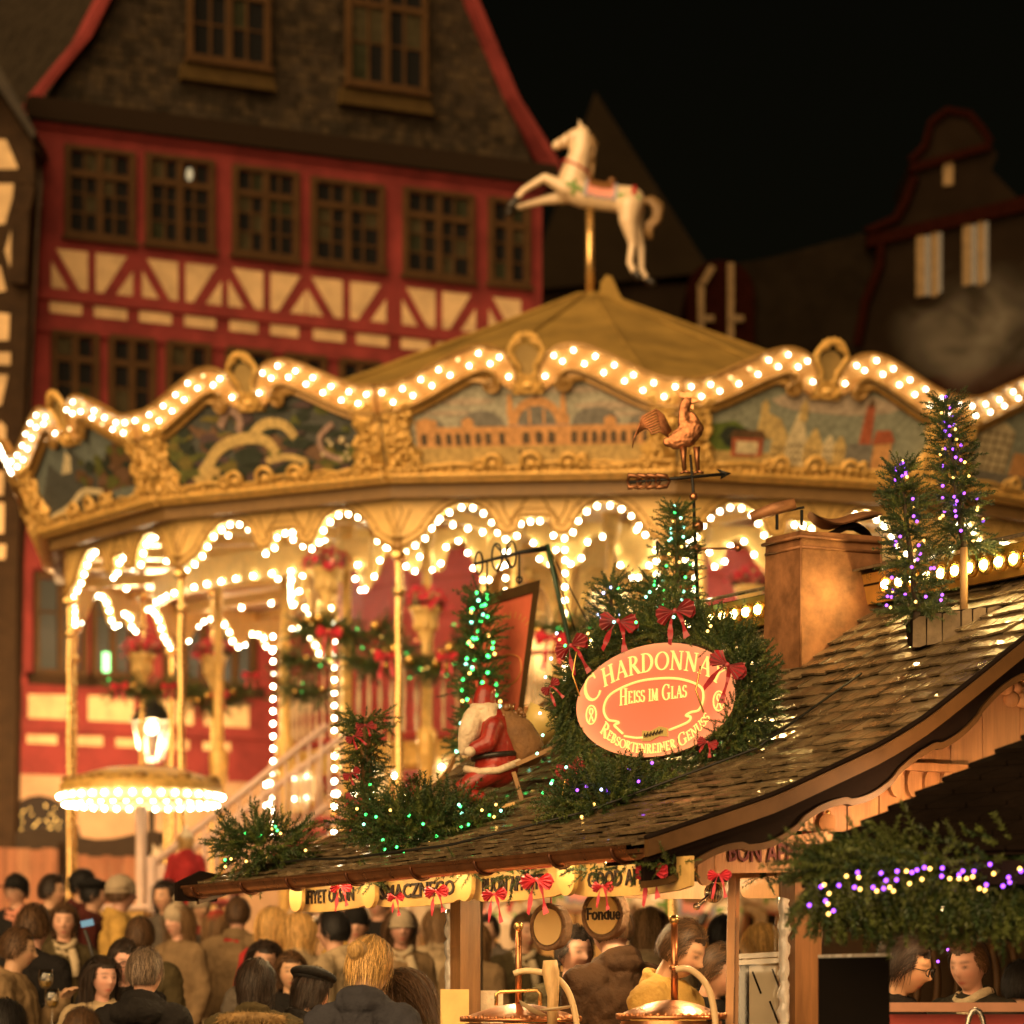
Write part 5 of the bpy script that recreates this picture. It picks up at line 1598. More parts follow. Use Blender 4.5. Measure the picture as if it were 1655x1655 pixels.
# clear roll-up curtain beside posts
m_foil = mat('clear_crumpled_plastic', (.85, .80, .72), .12, spec=.9, bump=1.0, bscale=26, stretch=(1, 1, .35), trans=.55, coat=.6)
for px, v, y0, y1, u in ((727, .33, 1470, 1640, None), (1267, None, 1452, 1655, 4.12)):
    uu = hut_u(px, v) if u is None else u; vv = v if v is not None else hut_v(px, u)
    p = HT(uu, vv, 0); z0, z1 = 1.0, zpx(y0, p.y)
    mb = MB(); n = 40
    mb.tube([p + Vector((.004 * math.sin(i * 1.9), .004 * math.cos(i * 2.7), z0 + (z1 - z0) * i / n)) for i in range(n + 1)], [.022 * (1 + rg0.uniform(-.25, .25)) for i in range(n + 1)], 9)
    mb.ob('plastic_curtain', m_foil, hut, smooth='all')
# eave beam and counter
mb = MB(); mb.bar(HT(0, .35, 2.09), HT(4.1, .35, 2.09), .1, .08); mb.ob('eave_beam', m_post, hut)
mb = MB(); mb.bar(HT(4.05, .35, 2.06), HT(4.05, 4.2, 2.06), .1, .1); mb.ob('gable_beam', m_post, hut)
mb = MB(); mb.bar(HT(.1, .3, 1.06), HT(4.2, .3, 1.06), .55, .05); mb.ob('counter_top', m_pine[0], hut)
mb = MB(); mb.bar(HT(.1, .32, .56), HT(4.15, .32, .56), .06, .94); mb.ob('counter_front', m_pine[1], hut)
mb = MB(); mb.bar(HT(4.1, .5, 1.03), HT(4.1, 4.1, 1.03), .4, .05); mb.ob('side_counter', m_pine[0], hut)

uc0 = hut_u(1293, 1.78)
# ridge light trough: gilded strip with cups and bulbs below a dark ridge cap
m_trough = mat('gilded_sheet', (.70, .42, .10), .3, .7, var=.2)
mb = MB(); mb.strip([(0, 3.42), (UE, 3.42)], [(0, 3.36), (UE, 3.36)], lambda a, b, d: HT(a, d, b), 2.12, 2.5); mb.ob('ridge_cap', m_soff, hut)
mb = MB()
for u0 in np.arange(0, UE - .05, .22):
    mb.add([HT(u0 + .002, 2.06, 3.435), HT(u0 + .218, 2.06, 3.435), HT(u0 + .218, 2.30, 3.50), HT(u0 + .002, 2.30, 3.50)], [(0, 1, 2, 3)])
    mb.add([HT(u0 + .002, 2.06, 3.425), HT(u0 + .218, 2.06, 3.425), HT(u0 + .218, 2.06, 3.436), HT(u0 + .002, 2.06, 3.436)], [(0, 1, 2, 3)])
mb.ob('ridge_shingles', m_sh[1], hut)
def TT(u, t, d): return HT(u, 2.135 - d * .80 - t * .30, 3.335 + t * .06 + d * .45)   # tilted face of the trough
TT = lambda u, t, d: HT(u, 2.14 - .03 * t - d, 3.28 + .135 * t)
mb = MB(); mb.prism([(0, 0), (UE, 0), (UE, 1), (0, 1)], TT, -.03, 0); tr = mb.ob('light_trough', m_trough, hut)
RB = ico(.020, 2); RB.name = 'ridge_bulb'; RB.materials.append(glow('ridge_bulb_lit', (1, .66, .22), 55))
m_cup = mat('reflector_cup', (.85, .55, .16), .18, .9)
mbc = MB()
cupM = None
for i in range(40):
    u = .06 + i * .109
    if uc0 - .40 < u < uc0 + .14: continue
    p = TT(u, .5, .0)
    mb = MB(); R = Matrix((DU, Vector((0, 0, 1)), -DV)).transposed()
    mb.lathe([(.030, .03), (.040, .034), (.042, .004), (.026, .0)], p, 14, R); cu = mb.ob('reflector_cup', m_cup, tr, smooth='all')
    link('bulb', RB, tr, loc=TT(u, .5, .026))

# ------------------------------------------------------------------ lettering helpers
def text_mesh(s, size, ext=.003):
    c = bpy.data.curves.new('t', 'FONT'); c.body = s; c.size = size; c.extrude = ext; c.align_x = 'CENTER'; c.align_y = 'CENTER'; c.resolution_u = 2; c.offset = size * .018
    o = bpy.data.objects.new('t', c); COL.objects.link(o)
    me = bpy.data.meshes.new_from_object(o.evaluated_get(bpy.context.evaluated_depsgraph_get()))
    bpy.data.objects.remove(o); bpy.data.curves.remove(c); return me


def place(me, name, m, parent, c, right, up, sx=1.0, sy=1.0):
    right = Vector(right).normalized(); up = Vector(up).normalized(); n = right.cross(up)
    M = Matrix(((right.x * sx, up.x * sy, n.x, c[0]), (right.y * sx, up.y * sy, n.y, c[1]), (right.z * sx, up.z * sy, n.z, c[2]), (0, 0, 0, 1)))
    me.transform(M); me.materials.clear(); me.materials.append(m)
    return link(name, me, parent)


# sign boards hanging under the eave: one per greeting, hung between rounded brackets
m_sign = mat('cream_yellow_board', (.78, .50, .17), .5, var=.18, vscale=6)
zs = 1.975
m_pinkwood = m_pine[2]
for x0, x1, txt, lab, zc in ((478, 598, 'AFIYET OLSUN', 'yellow board with a greeting half covered by a bow at the stall corner', 1.955), (612, 752, 'SMACZNEGO', 'yellow board lettered SMACZNEGO under the copper gutter', 1.95),
                             (768, 918, 'BUON APPETITO', 'yellow board lettered BUON APPETITO under the copper gutter', 1.945), (934, 1122, 'GOOD APPETITE', 'yellow board with a greeting between the fondue sign and the gable corner', 1.935)):
    u0, u1 = hut_u(x0, .1), hut_u(x1, .1)
    root = thing('greeting_board', HT((u0 + u1) / 2, .1, zc - .07), lab, 'sign', 'greeting boards under the eave')
    T = lambda a, b, d: HT(a, .1 - d, b)
    q = [(u0, zc + .07), (u0, zc - .045)] + [(u0 + (u1 - u0) * t, zc - .055 - .012 * math.sin(PI * t)) for t in np.linspace(.1, .9, 7)] + [(u1, zc - .045), (u1, zc + .07)]
    mb = MB(); mb.prism(q, T, 0, .018); mb.ob('board', m_sign, root)
    place(text_mesh(txt, .088), 'lettering', m_text_dark, root, HT((u0 + u1) / 2, .078, zc + .002), DU, (0, 0, 1), (u1 - u0) / (len(txt) * .069) , 1.0)
for i, (x, y0, y1) in enumerate(((487, 1424, 1474), (605, 1424, 1468), (760, 1408, 1457), (925, 1396, 1448))):
    u = hut_u(x, .06); Y = HT(u, .06, 0).y
    zt, zb_ = zpx(y0, Y) + .02, zpx(y1, Y); w = .07
    q = [(u - w, zt), (u + w, zt), (u + w, zb_ + .06)] + [(u + w * math.cos(t), zb_ + .06 - .06 * math.sin(t)) for t in np.linspace(.2, PI - .2, 9)] + [(u - w, zb_ + .06)]
    mb = MB(); mb.prism(q, lambda a, b, d: HT(a, .05 - d, b), 0, .02); mb.ob('hanging_bracket', m_sign, hut)
# board on the gable side
root = thing('greeting_board', HT(4.14, .6, 2.0), 'orange-lit board lettered BON APPÉTIT at the corner beside the fir garland', 'sign', 'greeting boards under the eave')
v0, v1 = hut_v(1152, 4.14), hut_v(1345, 4.14); Y0 = HT(4.14, v0, 0).y
zb_ = zpx(1412, Y0); zt = zpx(1360, Y0)
q = [(v0, zb_), (v1, zb_ + .02), (v1, zt + .06), ((v0 + v1) / 2, zt + .02), (v0 + .1, zt - .01), (v0, zt - .02)]
mb = MB(); mb.prism(q, lambda a, b, d: HT(4.14 + d, a, b), 0, .02); mb.ob('board', m_pine[2], root)
place(text_mesh('BON APPÉTIT', .11), 'lettering', m_text_red, root, HT(4.164, (v0 + v1) / 2 + .0, (zb_ + zt) / 2 + .02), DV, Vector((0, 0, 1)), .47 / .70, 1.0)
u = 4.14; vv = hut_v(1131, 4.14)
mb = MB(); q = [(vv - .035, zt + .02), (vv + .04, zt + .02), (vv + .04, zb_ + .02)] + [(vv + .002 + .038 * math.cos(t), zb_ - .0 - .05 * math.sin(t)) for t in np.linspace(.2, PI - .2, 9)] + [(vv - .035, zb_ + .02)]
mb.prism(q, lambda a, b, d: HT(4.165 + d, a, b), 0, .02); mb.ob('hanging_bracket', m_pine[2], hut)
# unseen light strip added behind the gutter to brighten the boards
ls = thing('added_light_strip', HT(2.2, -.03, 2.02), 'added warm light strip, unseen behind the copper gutter', 'lamp')
mb = MB(); mb.bar(HT(.1, -.035, 2.020), HT(4.25, -.035, 2.020), .024, .010); mb.ob('channel', m_soff, ls)
for i in range(4):
    mb = MB(); mb.bar(HT(.15 + i * 1.03, -.035, 2.010), HT(1.1 + i * 1.03, -.035, 2.010), .018, .006); mb.ob('lit_tube', glow('added_strip_lit', (1, .64, .26), 15), ls)
# inner lobed boards
for x0, x1, y0, y1 in ((985, 1046, 1428, 1452), (1058, 1143, 1425, 1453), (1196, 1262, 1415, 1452)):
    Y = 15.3; r = 10
    q = [(x0, y0), (x1, y0), (x1, y1 - r), (x1 - r * .4, y1 - r * .3), (x1 - r, y1), (x0 + r, y1), (x0 + r * .4, y1 - r * .3), (x0, y1 - r)]
    mb = MB(); mb.prism(q, lambda a, b, d: P(a, b, Y) + Vector((0, -d, 0)), 0, .025); mb.ob('lobed_board', m_pine[2], hut)
mb = MB(); mb.bar(P(950, 1423, 15.35), P(1300, 1412, 15.35), .05, .05); mb.ob('inner_beam', m_soff, hut)

# serving window on the corner side
sg = thing('serving_window', HT(4.1, .5, 1.05), 'framed glass serving window with grey steel panel at the stall corner', 'window')
Yw = 14.2
mb = MB(); mb.prism([(1172, 1660), (1184, 1660), (1188, 1415), (1176, 1415)], lambda a, b, d: P(a, b, Yw) + Vector((0, -d, 0)), 0, .05); mb.ob('frame_post', m_pine[0], sg)
mb = MB(); mb.prism([(1186, 1660), (1192, 1660), (1195, 1418), (1189, 1418)], lambda a, b, d: P(a, b, Yw) + Vector((0, -d, 0)), 0, .03); mb.ob('frame_post', m_pine[1], sg)
mb = MB(); mb.bar(P(1180, 1414, Yw), P(1262, 1408, Yw), .04, .035); mb.ob('top_rail', m_pine[0], sg)
for y in (1546, 1556): mb = MB(); mb.bar(P(1192, y, Yw), P(1262, y - 4, Yw), .03, .02); mb.ob('steel_rail', mat('brushed_steel', (.62, .56, .48), .25, .9, var=.15), sg)
m_gl = thin_glass('clear_glass', (.97, .95, .9), .06)
mb = MB(); mb.prism([(1193, 1655), (1262, 1655), (1262, 1422), (1196, 1422)], lambda a, b, d: P(a, b, Yw) + Vector((0, -d, 0)), .0, .006); mb.ob('glass_pane', m_gl, sg)
mb = MB(); mb.prism([(1211, 1660), (1263, 1660), (1263, 1560), (1211, 1562)], lambda a, b, d: P(a, b, Yw + .1) + Vector((0, -d, 0)), .0, .02); pn = mb.ob('steel_panel', mat('satin_steel', (.42, .38, .33), .35, .75, var=.1), sg)
for x, y in ((1216, 1570), (1248, 1566), (1244, 1618)): mb = MB(); mb.bar(P(x, y, Yw + .075), P(x + 14, y + 36, Yw + .075), .008, .004, (0, 1, 0)); mb.ob('scratch_mark', m_soff, pn)

# ------------------------------------------------------------------ lamps under the eave (the stall is lit from inside)
m_lampg = glow('stall_lamp_lit', (1, .66, .30), 170)
for i, (u, v, lab) in enumerate(((.7, .55, 'stall lamp behind the greeting board at the far end'), (1.6, .8, 'stall lamp above the blond woman'), (2.6, .8, 'stall lamp over the copper pot nearest the post'), (3.5, .8, 'stall lamp over the copper pot nearest the corner'))):
    p = HT(u, v, 2.10)
    root = thing('stall_lamp', p, lab, 'lamp', 'lamps inside the stall')
    mb = MB(); mb.lathe([(.02, .08), (.03, .06), (.09, .0), (.095, -.01)], p, 14); mb.tube([p + Vector((0, 0, .08)), p + Vector((0, 0, .14))], .006, 5); mb.ob('shade', m_iron, root, smooth='all')
    mb = MB(); mb.ball(p + Vector((0, 0, -.005)), .045, 10, 8); mb.ob('lamp_bulb', m_lampg, root, smooth='all')
p = P(1560, 1302, 13.8)  # unseen lamp added to brighten the pine gable
root = thing('added_gable_lamp', p, 'added lamp, unseen behind the dark-roofed stall, lighting the pine gable', 'lamp')
mb = MB(); mb.lathe([(.015, .06), (.05, .0), (.055, -.01)], p, 12); mb.ob('shade', m_iron, root, smooth='all')
mb = MB(); mb.ball(p, .045, 10, 8); mb.ob('lamp_bulb', glow('added_gable_lamp_lit', (1, .52, .22), 240), root, smooth='all')

# ------------------------------------------------------------------ chimney
uc = 2.35; vc0 = hut_v(1295, uc); 
cc = HT(uc, 1.78, 0)
k0 = hut_u(1293, 1.78); uc = k0
zb0 = 2.9; zt0 = zpx(857, HT(uc, 1.78, 0).y)
ch = thing('chimney', HT(uc - .15, 2.0, 3.05), 'tapering copper chimney box standing on the shingled roof', 'chimney')
def chp(u, v, z, t):  # t=0 bottom 1 top
    return HT(uc - .15 + u * (.16 - .008 * t), 2.0 + v * (.225 - .01 * t), z)
mb = MB()
mb.add([chp(u, v, z, t) for z, t in ((zb0, 0), (zt0, 1)) for u, v in ((-1, -1), (1, -1), (1, 1), (-1, 1))], [(0, 1, 5, 4), (1, 2, 6, 5), (2, 3, 7, 6), (3, 0, 4, 7), (4, 5, 6, 7)])
m_chim = mat('dull_copper_sheet', (.36, .165, .07), .55, .35, var=.6, vscale=7, bump=.3, bscale=9)
mb.ob('box', m_chim, ch)
mb = MB()
for z, s in ((zt0 - .03, 1.06), (zt0 - .075, 1.0)):
    for a, b in (((-1, -1), (1, -1)), ((1, -1), (1, 1)), ((1, 1), (-1, 1)), ((-1, 1), (-1, -1))):
        mb.tube([chp(a[0] * s, a[1] * s, z, 1), chp(b[0] * s, b[1] * s, z, 1)], .008, 5)
mb.ob('rim', m_chim, ch, smooth='all')
mb = MB()
for a, b in ((1, -1), (1, 1)): mb.tube([chp(a * 1.0, b, zb0, 0), chp(a * 1.0, b, zt0, 1)], .006, 5)
mb.ob('corner_seam', m_chim, ch, smooth='all')
# cowl: bent sheets on little legs
def leafplate(mb, c, L, w, droop, ang, th=.006):
    d = DV * math.cos(ang) + DU * math.sin(ang); s = Vector((0, 0, 1)).cross(d)
    vs = []
    for i in range(9):
        t = i / 8 * 2 - 1
        ww = w * math.sqrt(max(0, 1 - t * t * .85)); 
        for j in (-1, 0, 1): vs.append(c + d * t * L + s * j * ww + Vector((0, 0, -droop * t * t - .35 * ww * j * j + .02 * math.sin(t * 3))))
    n = len(vs); vs += [v - Vector((0, 0, th)) for v in vs]
    f = [(i * 3 + j, i * 3 + j + 1, i * 3 + j + 4, i * 3 + j + 3) for i in range(8) for j in range(2)]
    mb.add(vs, f + [tuple(q + n for q in reversed(x)) for x in f])
Yc = HT(uc, 1.9, 0).y
mb = MB(); leafplate(mb, P(1366, 834, Yc + .2), .17, .10, -.02, .25); mb.ob('cowl_plate', m_chim, ch, smooth='all')
mb = MB(); leafplate(mb, P(1366, 846, Yc + .2), .13, .07, .06, .2); mb.ob('cowl_plate', m_soff, ch, smooth='all')
mb = MB(); mb.tube([P(1214, 836, Yc + .1), P(1250, 823, Yc + .1), P(1285, 814, Yc + .1)], [.022, .03, .026], 8); mb.ob('cowl_roll', m_chim, ch, smooth='all')
mb = MB(); mb.tube([P(1256, 856, Yc + .1), P(1256, 828, Yc + .1)], .008, 5); mb.tube([P(1296, 850, Yc + .1), P(1296, 824, Yc + .1)], .008, 5); mb.tube([P(1250, 830, Yc + .1), P(1300, 820, Yc + .1)], .006, 5); mb.ob('cowl_leg', m_iron, ch)

# ------------------------------------------------------------------ weathervane
YV = 17.35
wv = thing('weathervane', P(1128, 1040, YV), 'copper rooster weathervane with arrow on a thin mast', 'weathervane')
VT = lambda a, b, d: P(a, b, YV) + Vector((0, -d, 0))
mb = MB(); mb.tube([P(1131, 1060, YV), P(1121, 800, YV), P(1116, 735, YV)], [.011, .008, .006], 7); mb.ob('mast', m_iron, wv, smooth='all')
for x, y, r in ((1121, 803, .021), (1126, 887, .024), (1128, 850, .03)):
    mb = MB(); mb.ball(P(x, y, YV), r, 12, 8); mb.ob('ball', m_copper, wv, smooth='all')
mb = MB(); mb.tube([P(1014, 780, YV), P(1172, 766, YV)], .009, 6); mb.prism([(1158, 758), (1182, 765), (1164, 775), (1166, 766)], VT, -.006, .006); mb.ob('arrow', m_iron, wv, smooth='all')
mb = MB()
for s in (-1, 1):
    q = [(1012, 762 if s < 0 else 796), (1030, 762 if s < 0 else 786), (1046, 764 if s < 0 else 780), (1076, 768 if s < 0 else 779), (1050, 775), (1020, 778)]
    for i in range(4):
        x = 1014 + i * 15; mb.tube([P(x, 778, YV), P(x + 3, 778 + s * 10, YV - .01), P(x + 18, 778 + s * 8, YV - .012), P(x + 24, 777, YV)], [.006, .014, .012, .004], 6)
mb.ob('arrow_feathers', mat('brown_copper', (.34, .15, .07), .4, .8, var=.4, vscale=40), wv, smooth='all')
# rooster: hammered copper body, legs, comb and curled tail
k = .0825 * 0 + 1 / 8.275
R_ = lambda x, y, d=0.0: P(990 + x * k, 620 + y * k, YV) + Vector((0, -d, 0))
mb = MB(); px = YV / FPX * k
def rc(pts, rs, flat=.5):
    for (a, ra), (b, rb) in zip(zip(pts, rs), list(zip(pts, rs))[1:]): capsule(mb, R_(*a), R_(*b), ra * px, rb * px, 10)
rc([(960, 300), (950, 420), (960, 540), (1020, 640)], [70, 75, 90, 160]); rc([(1080, 620), (980, 700), (860, 760), (740, 780)], [140, 165, 130, 70])
rc([(960, 300), (1000, 235)], [70, 72]); rc([(1060, 420), (1130, 540), (1160, 600)], [50, 60, 70])
m_dcop = mat('dark_hammered_copper', (.40, .17, .075), .38, .85, var=.5, vscale=40)
me = remesh(mb, .006, 'rooster', m_dcop, 2)
V = co_of(me); yc = YV; V[:, 1] = yc + (V[:, 1] - yc) * .40
for i in range(len(V)):
    V[i] += .0022 * np.array(noise.noise_vector(Vector(V[i]) * 90))
me.vertices.foreach_set('co', V.ravel()); rs_ = link('rooster', me, wv)
mb = MB(); mb.prism([(890, 130), (920, 110), (950, 130), (980, 105), (1010, 120), (1040, 110), (1075, 150), (1060, 185), (960, 190), (900, 180)], lambda a, b, d: R_(a, b, d), -.006, .006); mb.ob('comb', m_copper, rs_)
mb = MB(); mb.prism([(1060, 200), (1165, 235), (1100, 250), (1050, 260)], lambda a, b, d: R_(a, b, d), -.008, .008); mb.prism([(1050, 280), (1085, 290), (1080, 350), (1045, 330)], lambda a, b, d: R_(a, b, d), -.006, .006); mb.ob('beak', m_copper, rs_)
for i in range(9):
    t = i / 8
    mb = MB()
    x1, y1 = 560 - 300 * t, 620 + (860 - 620) * t - (40 if i % 2 else 0)
    top = 640 - 290 * t
    mb.tube([R_(790 - 60 * (1 - t), 640 + 60 * (1 - t), .0), R_(750 - 70 * t, top + 80, .005), R_(640 - 60 * t, top + 0, .012), R_(520 - 120 * t, top + 40 + 60 * t, .012), R_(430 - 140 * t + 60 * (1 - t), 560 + 160 * t - 20 * (1 - t), .005)] + ([R_(265, 860)] if i == 8 else []), [.004, .006, .0065, .006, .004] + ([.003] if i == 8 else []), 6)
    mb.ob('tail_feather', m_dcop, rs_, smooth='all')
for x in (950, 1130):
    mb = MB(); rc_ = [R_(x - 5, 850), R_(x, 1000), R_(x + 10, 1170)]; mb.tube(rc_, [.018, .013, .010], 8); mb.tube([R_(x + 10, 1170), R_(x + 90, 1195)], [.010, .006], 6); mb.tube([R_(x + 10, 1170), R_(x - 50, 1205)], [.010, .005], 6); mb.ob('leg', m_dcop, rs_, smooth='all')
# compass arms with letter
mb = MB(); mb.tube([P(1075, 888, YV), P(1190, 886, YV)], .006, 6); mb.tube([P(1126, 887, YV - .25), P(1126, 887, YV + .25)], .006, 6); mb.ball(P(1193, 886, YV), .016, 8, 6); mb.ob('compass_arm', m_copper, wv, smooth='all')
place(text_mesh('N', .09), 'compass_letter', m_iron, wv, P(1070, 886, YV), (1, 0, 0), (0, 0, 1))

# ------------------------------------------------------------------ fir trees with fairy lights
def fir(x, y0, y1, Y, wbot, wtop, n, lab, seed, lights, kinds, mats=None, trunk=None, scale=1.0, group='small lit fir trees', stem_to=None, lean=0.0, bigled=False):
    b, t = P(x, y1, Y), P(x + lean, y0, Y)
    root = thing('fir_tree', b, lab, 'fir tree', group)
    H = t.z - b.z
    mb = MB(); base = stem_to if stem_to is not None else b.z - .03
    mb.cur = 1; mb.tube([Vector((b.x, b.y, base)), b], [.018, .016], 7); mb.cur = 0; mb.tube([b, b.lerp(t, .6), t], [.015, .01, .004], 7); mb.ob('trunk', [m_twig, trunk or m_twig], root, smooth='all')
    r = np.random.RandomState(seed); pos, dr = [], []
    for i in range(n):
        h = r.rand() ** 1.15; a = r.rand() * 2 * PI; h = min(1, (math.floor(h * 10) + .45 * r.rand()) / 10) if r.rand() < .8 else h
        lump = 1 + .40 * math.sin(h * 21 + seed) + .30 * math.sin(a * 3 + h * 11 + seed)
        R = (wbot * (1 - h) + wtop * h) * lump
        rr = R * math.sqrt(r.rand()) * .72
        c = b.lerp(t, h)
        pos.append(np.array([c.x + rr * math.cos(a), c.y + rr * math.sin(a), c.z]))
        dr.append(np.array([math.cos(a), math.sin(a), -.25 + .9 * h + .4 * r.randn()]))
    link('crown', foliage('crown', pos, dr, mats or [m_needle, m_needle, m_needle2], scale * .66, sv=.5, seed=seed), root)
    lp = []
    for i in range(lights):
        h = .02 + .98 * r.rand(); a = -PI / 2 + r.uniform(-1.5, 1.5); R = (wbot * (1 - h) + wtop * h) * 1.12
        c = b.lerp(t, h); lp.append(Vector((c.x + R * math.cos(a), c.y + R * math.sin(a), c.z)))
    leds(root, lp, kinds, big=bigled)
    return root


m_cut = mat('cut_stem', (.55, .33, .14), .6, var=.2)
fir(1482, 745, 990, 15.0, .120, .012, 560, 'leaning fir tree with purple lights, lower of the two in the stone planter', 31, 44, 'ppwp', lean=-28)
fir(1558, 640, 885, 15.1, .105, .008, 500, 'taller fir tree with purple lights on a bare pale stem', 32, 42, 'ppwpw', trunk=m_cut, stem_to=zpx(990, 15.1), lean=-32)
fir(1096, 815, 1030, 17.3, .115, .010, 480, 'fir tree with ice-blue lights in front of the weathervane mast', 33, 30, 'ccgw', lean=-2)
fir(1058, 940, 1040, 17.1, .11, .03, 300, 'small fir tuft with green lights above the wreath', 34, 10, 'gc')
fir(988, 935, 1050, 17.0, .10, .02, 300, 'ragged fir tip with blue-white lights at the shoulder of the wreath', 35, 8, 'bbg')
fir(776, 955, 1240, 19.2, .145, .03, 800, 'tall slim fir covered in green lights behind the Santa', 36, 64, 'ggcgw', stem_to=.3, bigled=True, scale=1.15)
# stone planter
plr = thing('stone_planter', P(1560, 1040, 15.0), 'long pale stone trough holding the two purple-lit trees', 'planter')
m_pl = mat('pale_planter_stone', (.20, .145, .085), .85, var=.4, vscale=14, bump=.3, bscale=30)
top = [(1474, 1000), (1500, 992), (1560, 984), (1620, 978), (1665, 974)]; bot = [(1480, 1048), (1510, 1042), (1560, 1030), (1620, 1014), (1665, 1000)]
mb = MB(); mb.strip(top, bot, lambda a, b, d: P(a, b, 15.0) + Vector((0, -d, 0)), -.25, 0); mb.ob('trough', m_soff, plr)
r2 = random.Random(3)
for row in range(1):
    x = 1474
    while x < 1660:
        w = r2.uniform(18, 38); yt = np.interp(x, [a for a, b in top], [b for a, b in top]); yb = np.interp(x, [a for a, b in bot], [b for a, b in bot])
        h = (yb - yt) / 2; ya = yt + row * h
        f_ = lambda xx, k_: float(np.interp(xx, [a for a, b in top], [b for a, b in top]) * (1 - k_) + np.interp(xx, [a for a, b in bot], [b for a, b in bot]) * k_); q = [(x + .7, f_(x, .97)), (x + w * .5, f_(x + w * .5, .99)), (x + w - .7, f_(x + w, .96)), (x + w - 1.4, f_(x + w, .06)), (x + w * .5, f_(x + w * .5, .01)), (x + 1.4, f_(x, .07))]
        mb = MB(); mb.prism(q, lambda a, b, d: P(a, b, 15.0) + Vector((0, -d, 0)), .001, .012 + r2.random() * .012); mb.ob('stone', m_pl, plr); x += w

# ------------------------------------------------------------------ oval sign in its wreath
YS = 15.5
SU = Vector((.62, -.785, 0)).normalized(); SN = Vector((-SU.y * -1, 0, 0))
SN = Vector((SU.y, -SU.x, 0))                        # faces the camera side
sc0 = P(1063, 1132, YS)
def ST(a, b, d): return sc0 + SU * a + Vector((0, 0, b)) + SN * d
sgn = thing('oval_sign', ST(0, -.27, 0), 'glowing orange oval wine sign lettered CHARDONNAY inside the wreath', 'sign')
SA, SB = .54, .248
def sign_mat():
    m = bpy.data.materials.new('backlit_orange_acrylic'); m.use_nodes = True; nt = m.node_tree; b = nt.nodes['Principled BSDF']
    b.inputs['Base Color'].default_value = (.62, .20, .10, 1); b.inputs['Roughness'].default_value = .25
    tc = nt.nodes.new('ShaderNodeTexCoord'); mp = nt.nodes.new('ShaderNodeVectorMath'); mp.operation = 'LENGTH'
    at = nt.nodes.new('ShaderNodeAttribute'); at.attribute_name = 'edge'
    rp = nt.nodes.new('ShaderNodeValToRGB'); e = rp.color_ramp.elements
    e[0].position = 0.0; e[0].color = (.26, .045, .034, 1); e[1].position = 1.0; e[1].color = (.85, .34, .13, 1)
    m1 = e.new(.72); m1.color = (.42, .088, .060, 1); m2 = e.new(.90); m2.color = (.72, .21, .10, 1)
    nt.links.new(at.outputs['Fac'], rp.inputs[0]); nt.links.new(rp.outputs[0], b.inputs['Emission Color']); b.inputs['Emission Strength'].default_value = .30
    return m
NR, NA = 14, 56
vs = []; ed = []
for i in range(NR + 1):
    r = i / NR
    for j in range(NA):
        t = 2 * PI * j / NA; vs.append(ST(SA * r * math.cos(t), SB * r * math.sin(t), .02)); ed.append(r)
fs = [(i * NA + j, i * NA + (j + 1) % NA, (i + 1) * NA + (j + 1) % NA, (i + 1) * NA + j) for i in range(NR) for j in range(NA)]
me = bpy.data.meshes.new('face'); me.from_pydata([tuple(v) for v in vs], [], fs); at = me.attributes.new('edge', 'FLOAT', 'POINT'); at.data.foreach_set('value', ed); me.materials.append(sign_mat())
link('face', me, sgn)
mb = MB(); mb.prism([(SA * 1.01 * math.cos(t), SB * 1.01 * math.sin(t)) for t in np.linspace(0, 2 * PI, 49)[:48]], ST, -.06, .012); mb.ob('light_box', m_barge, sgn)

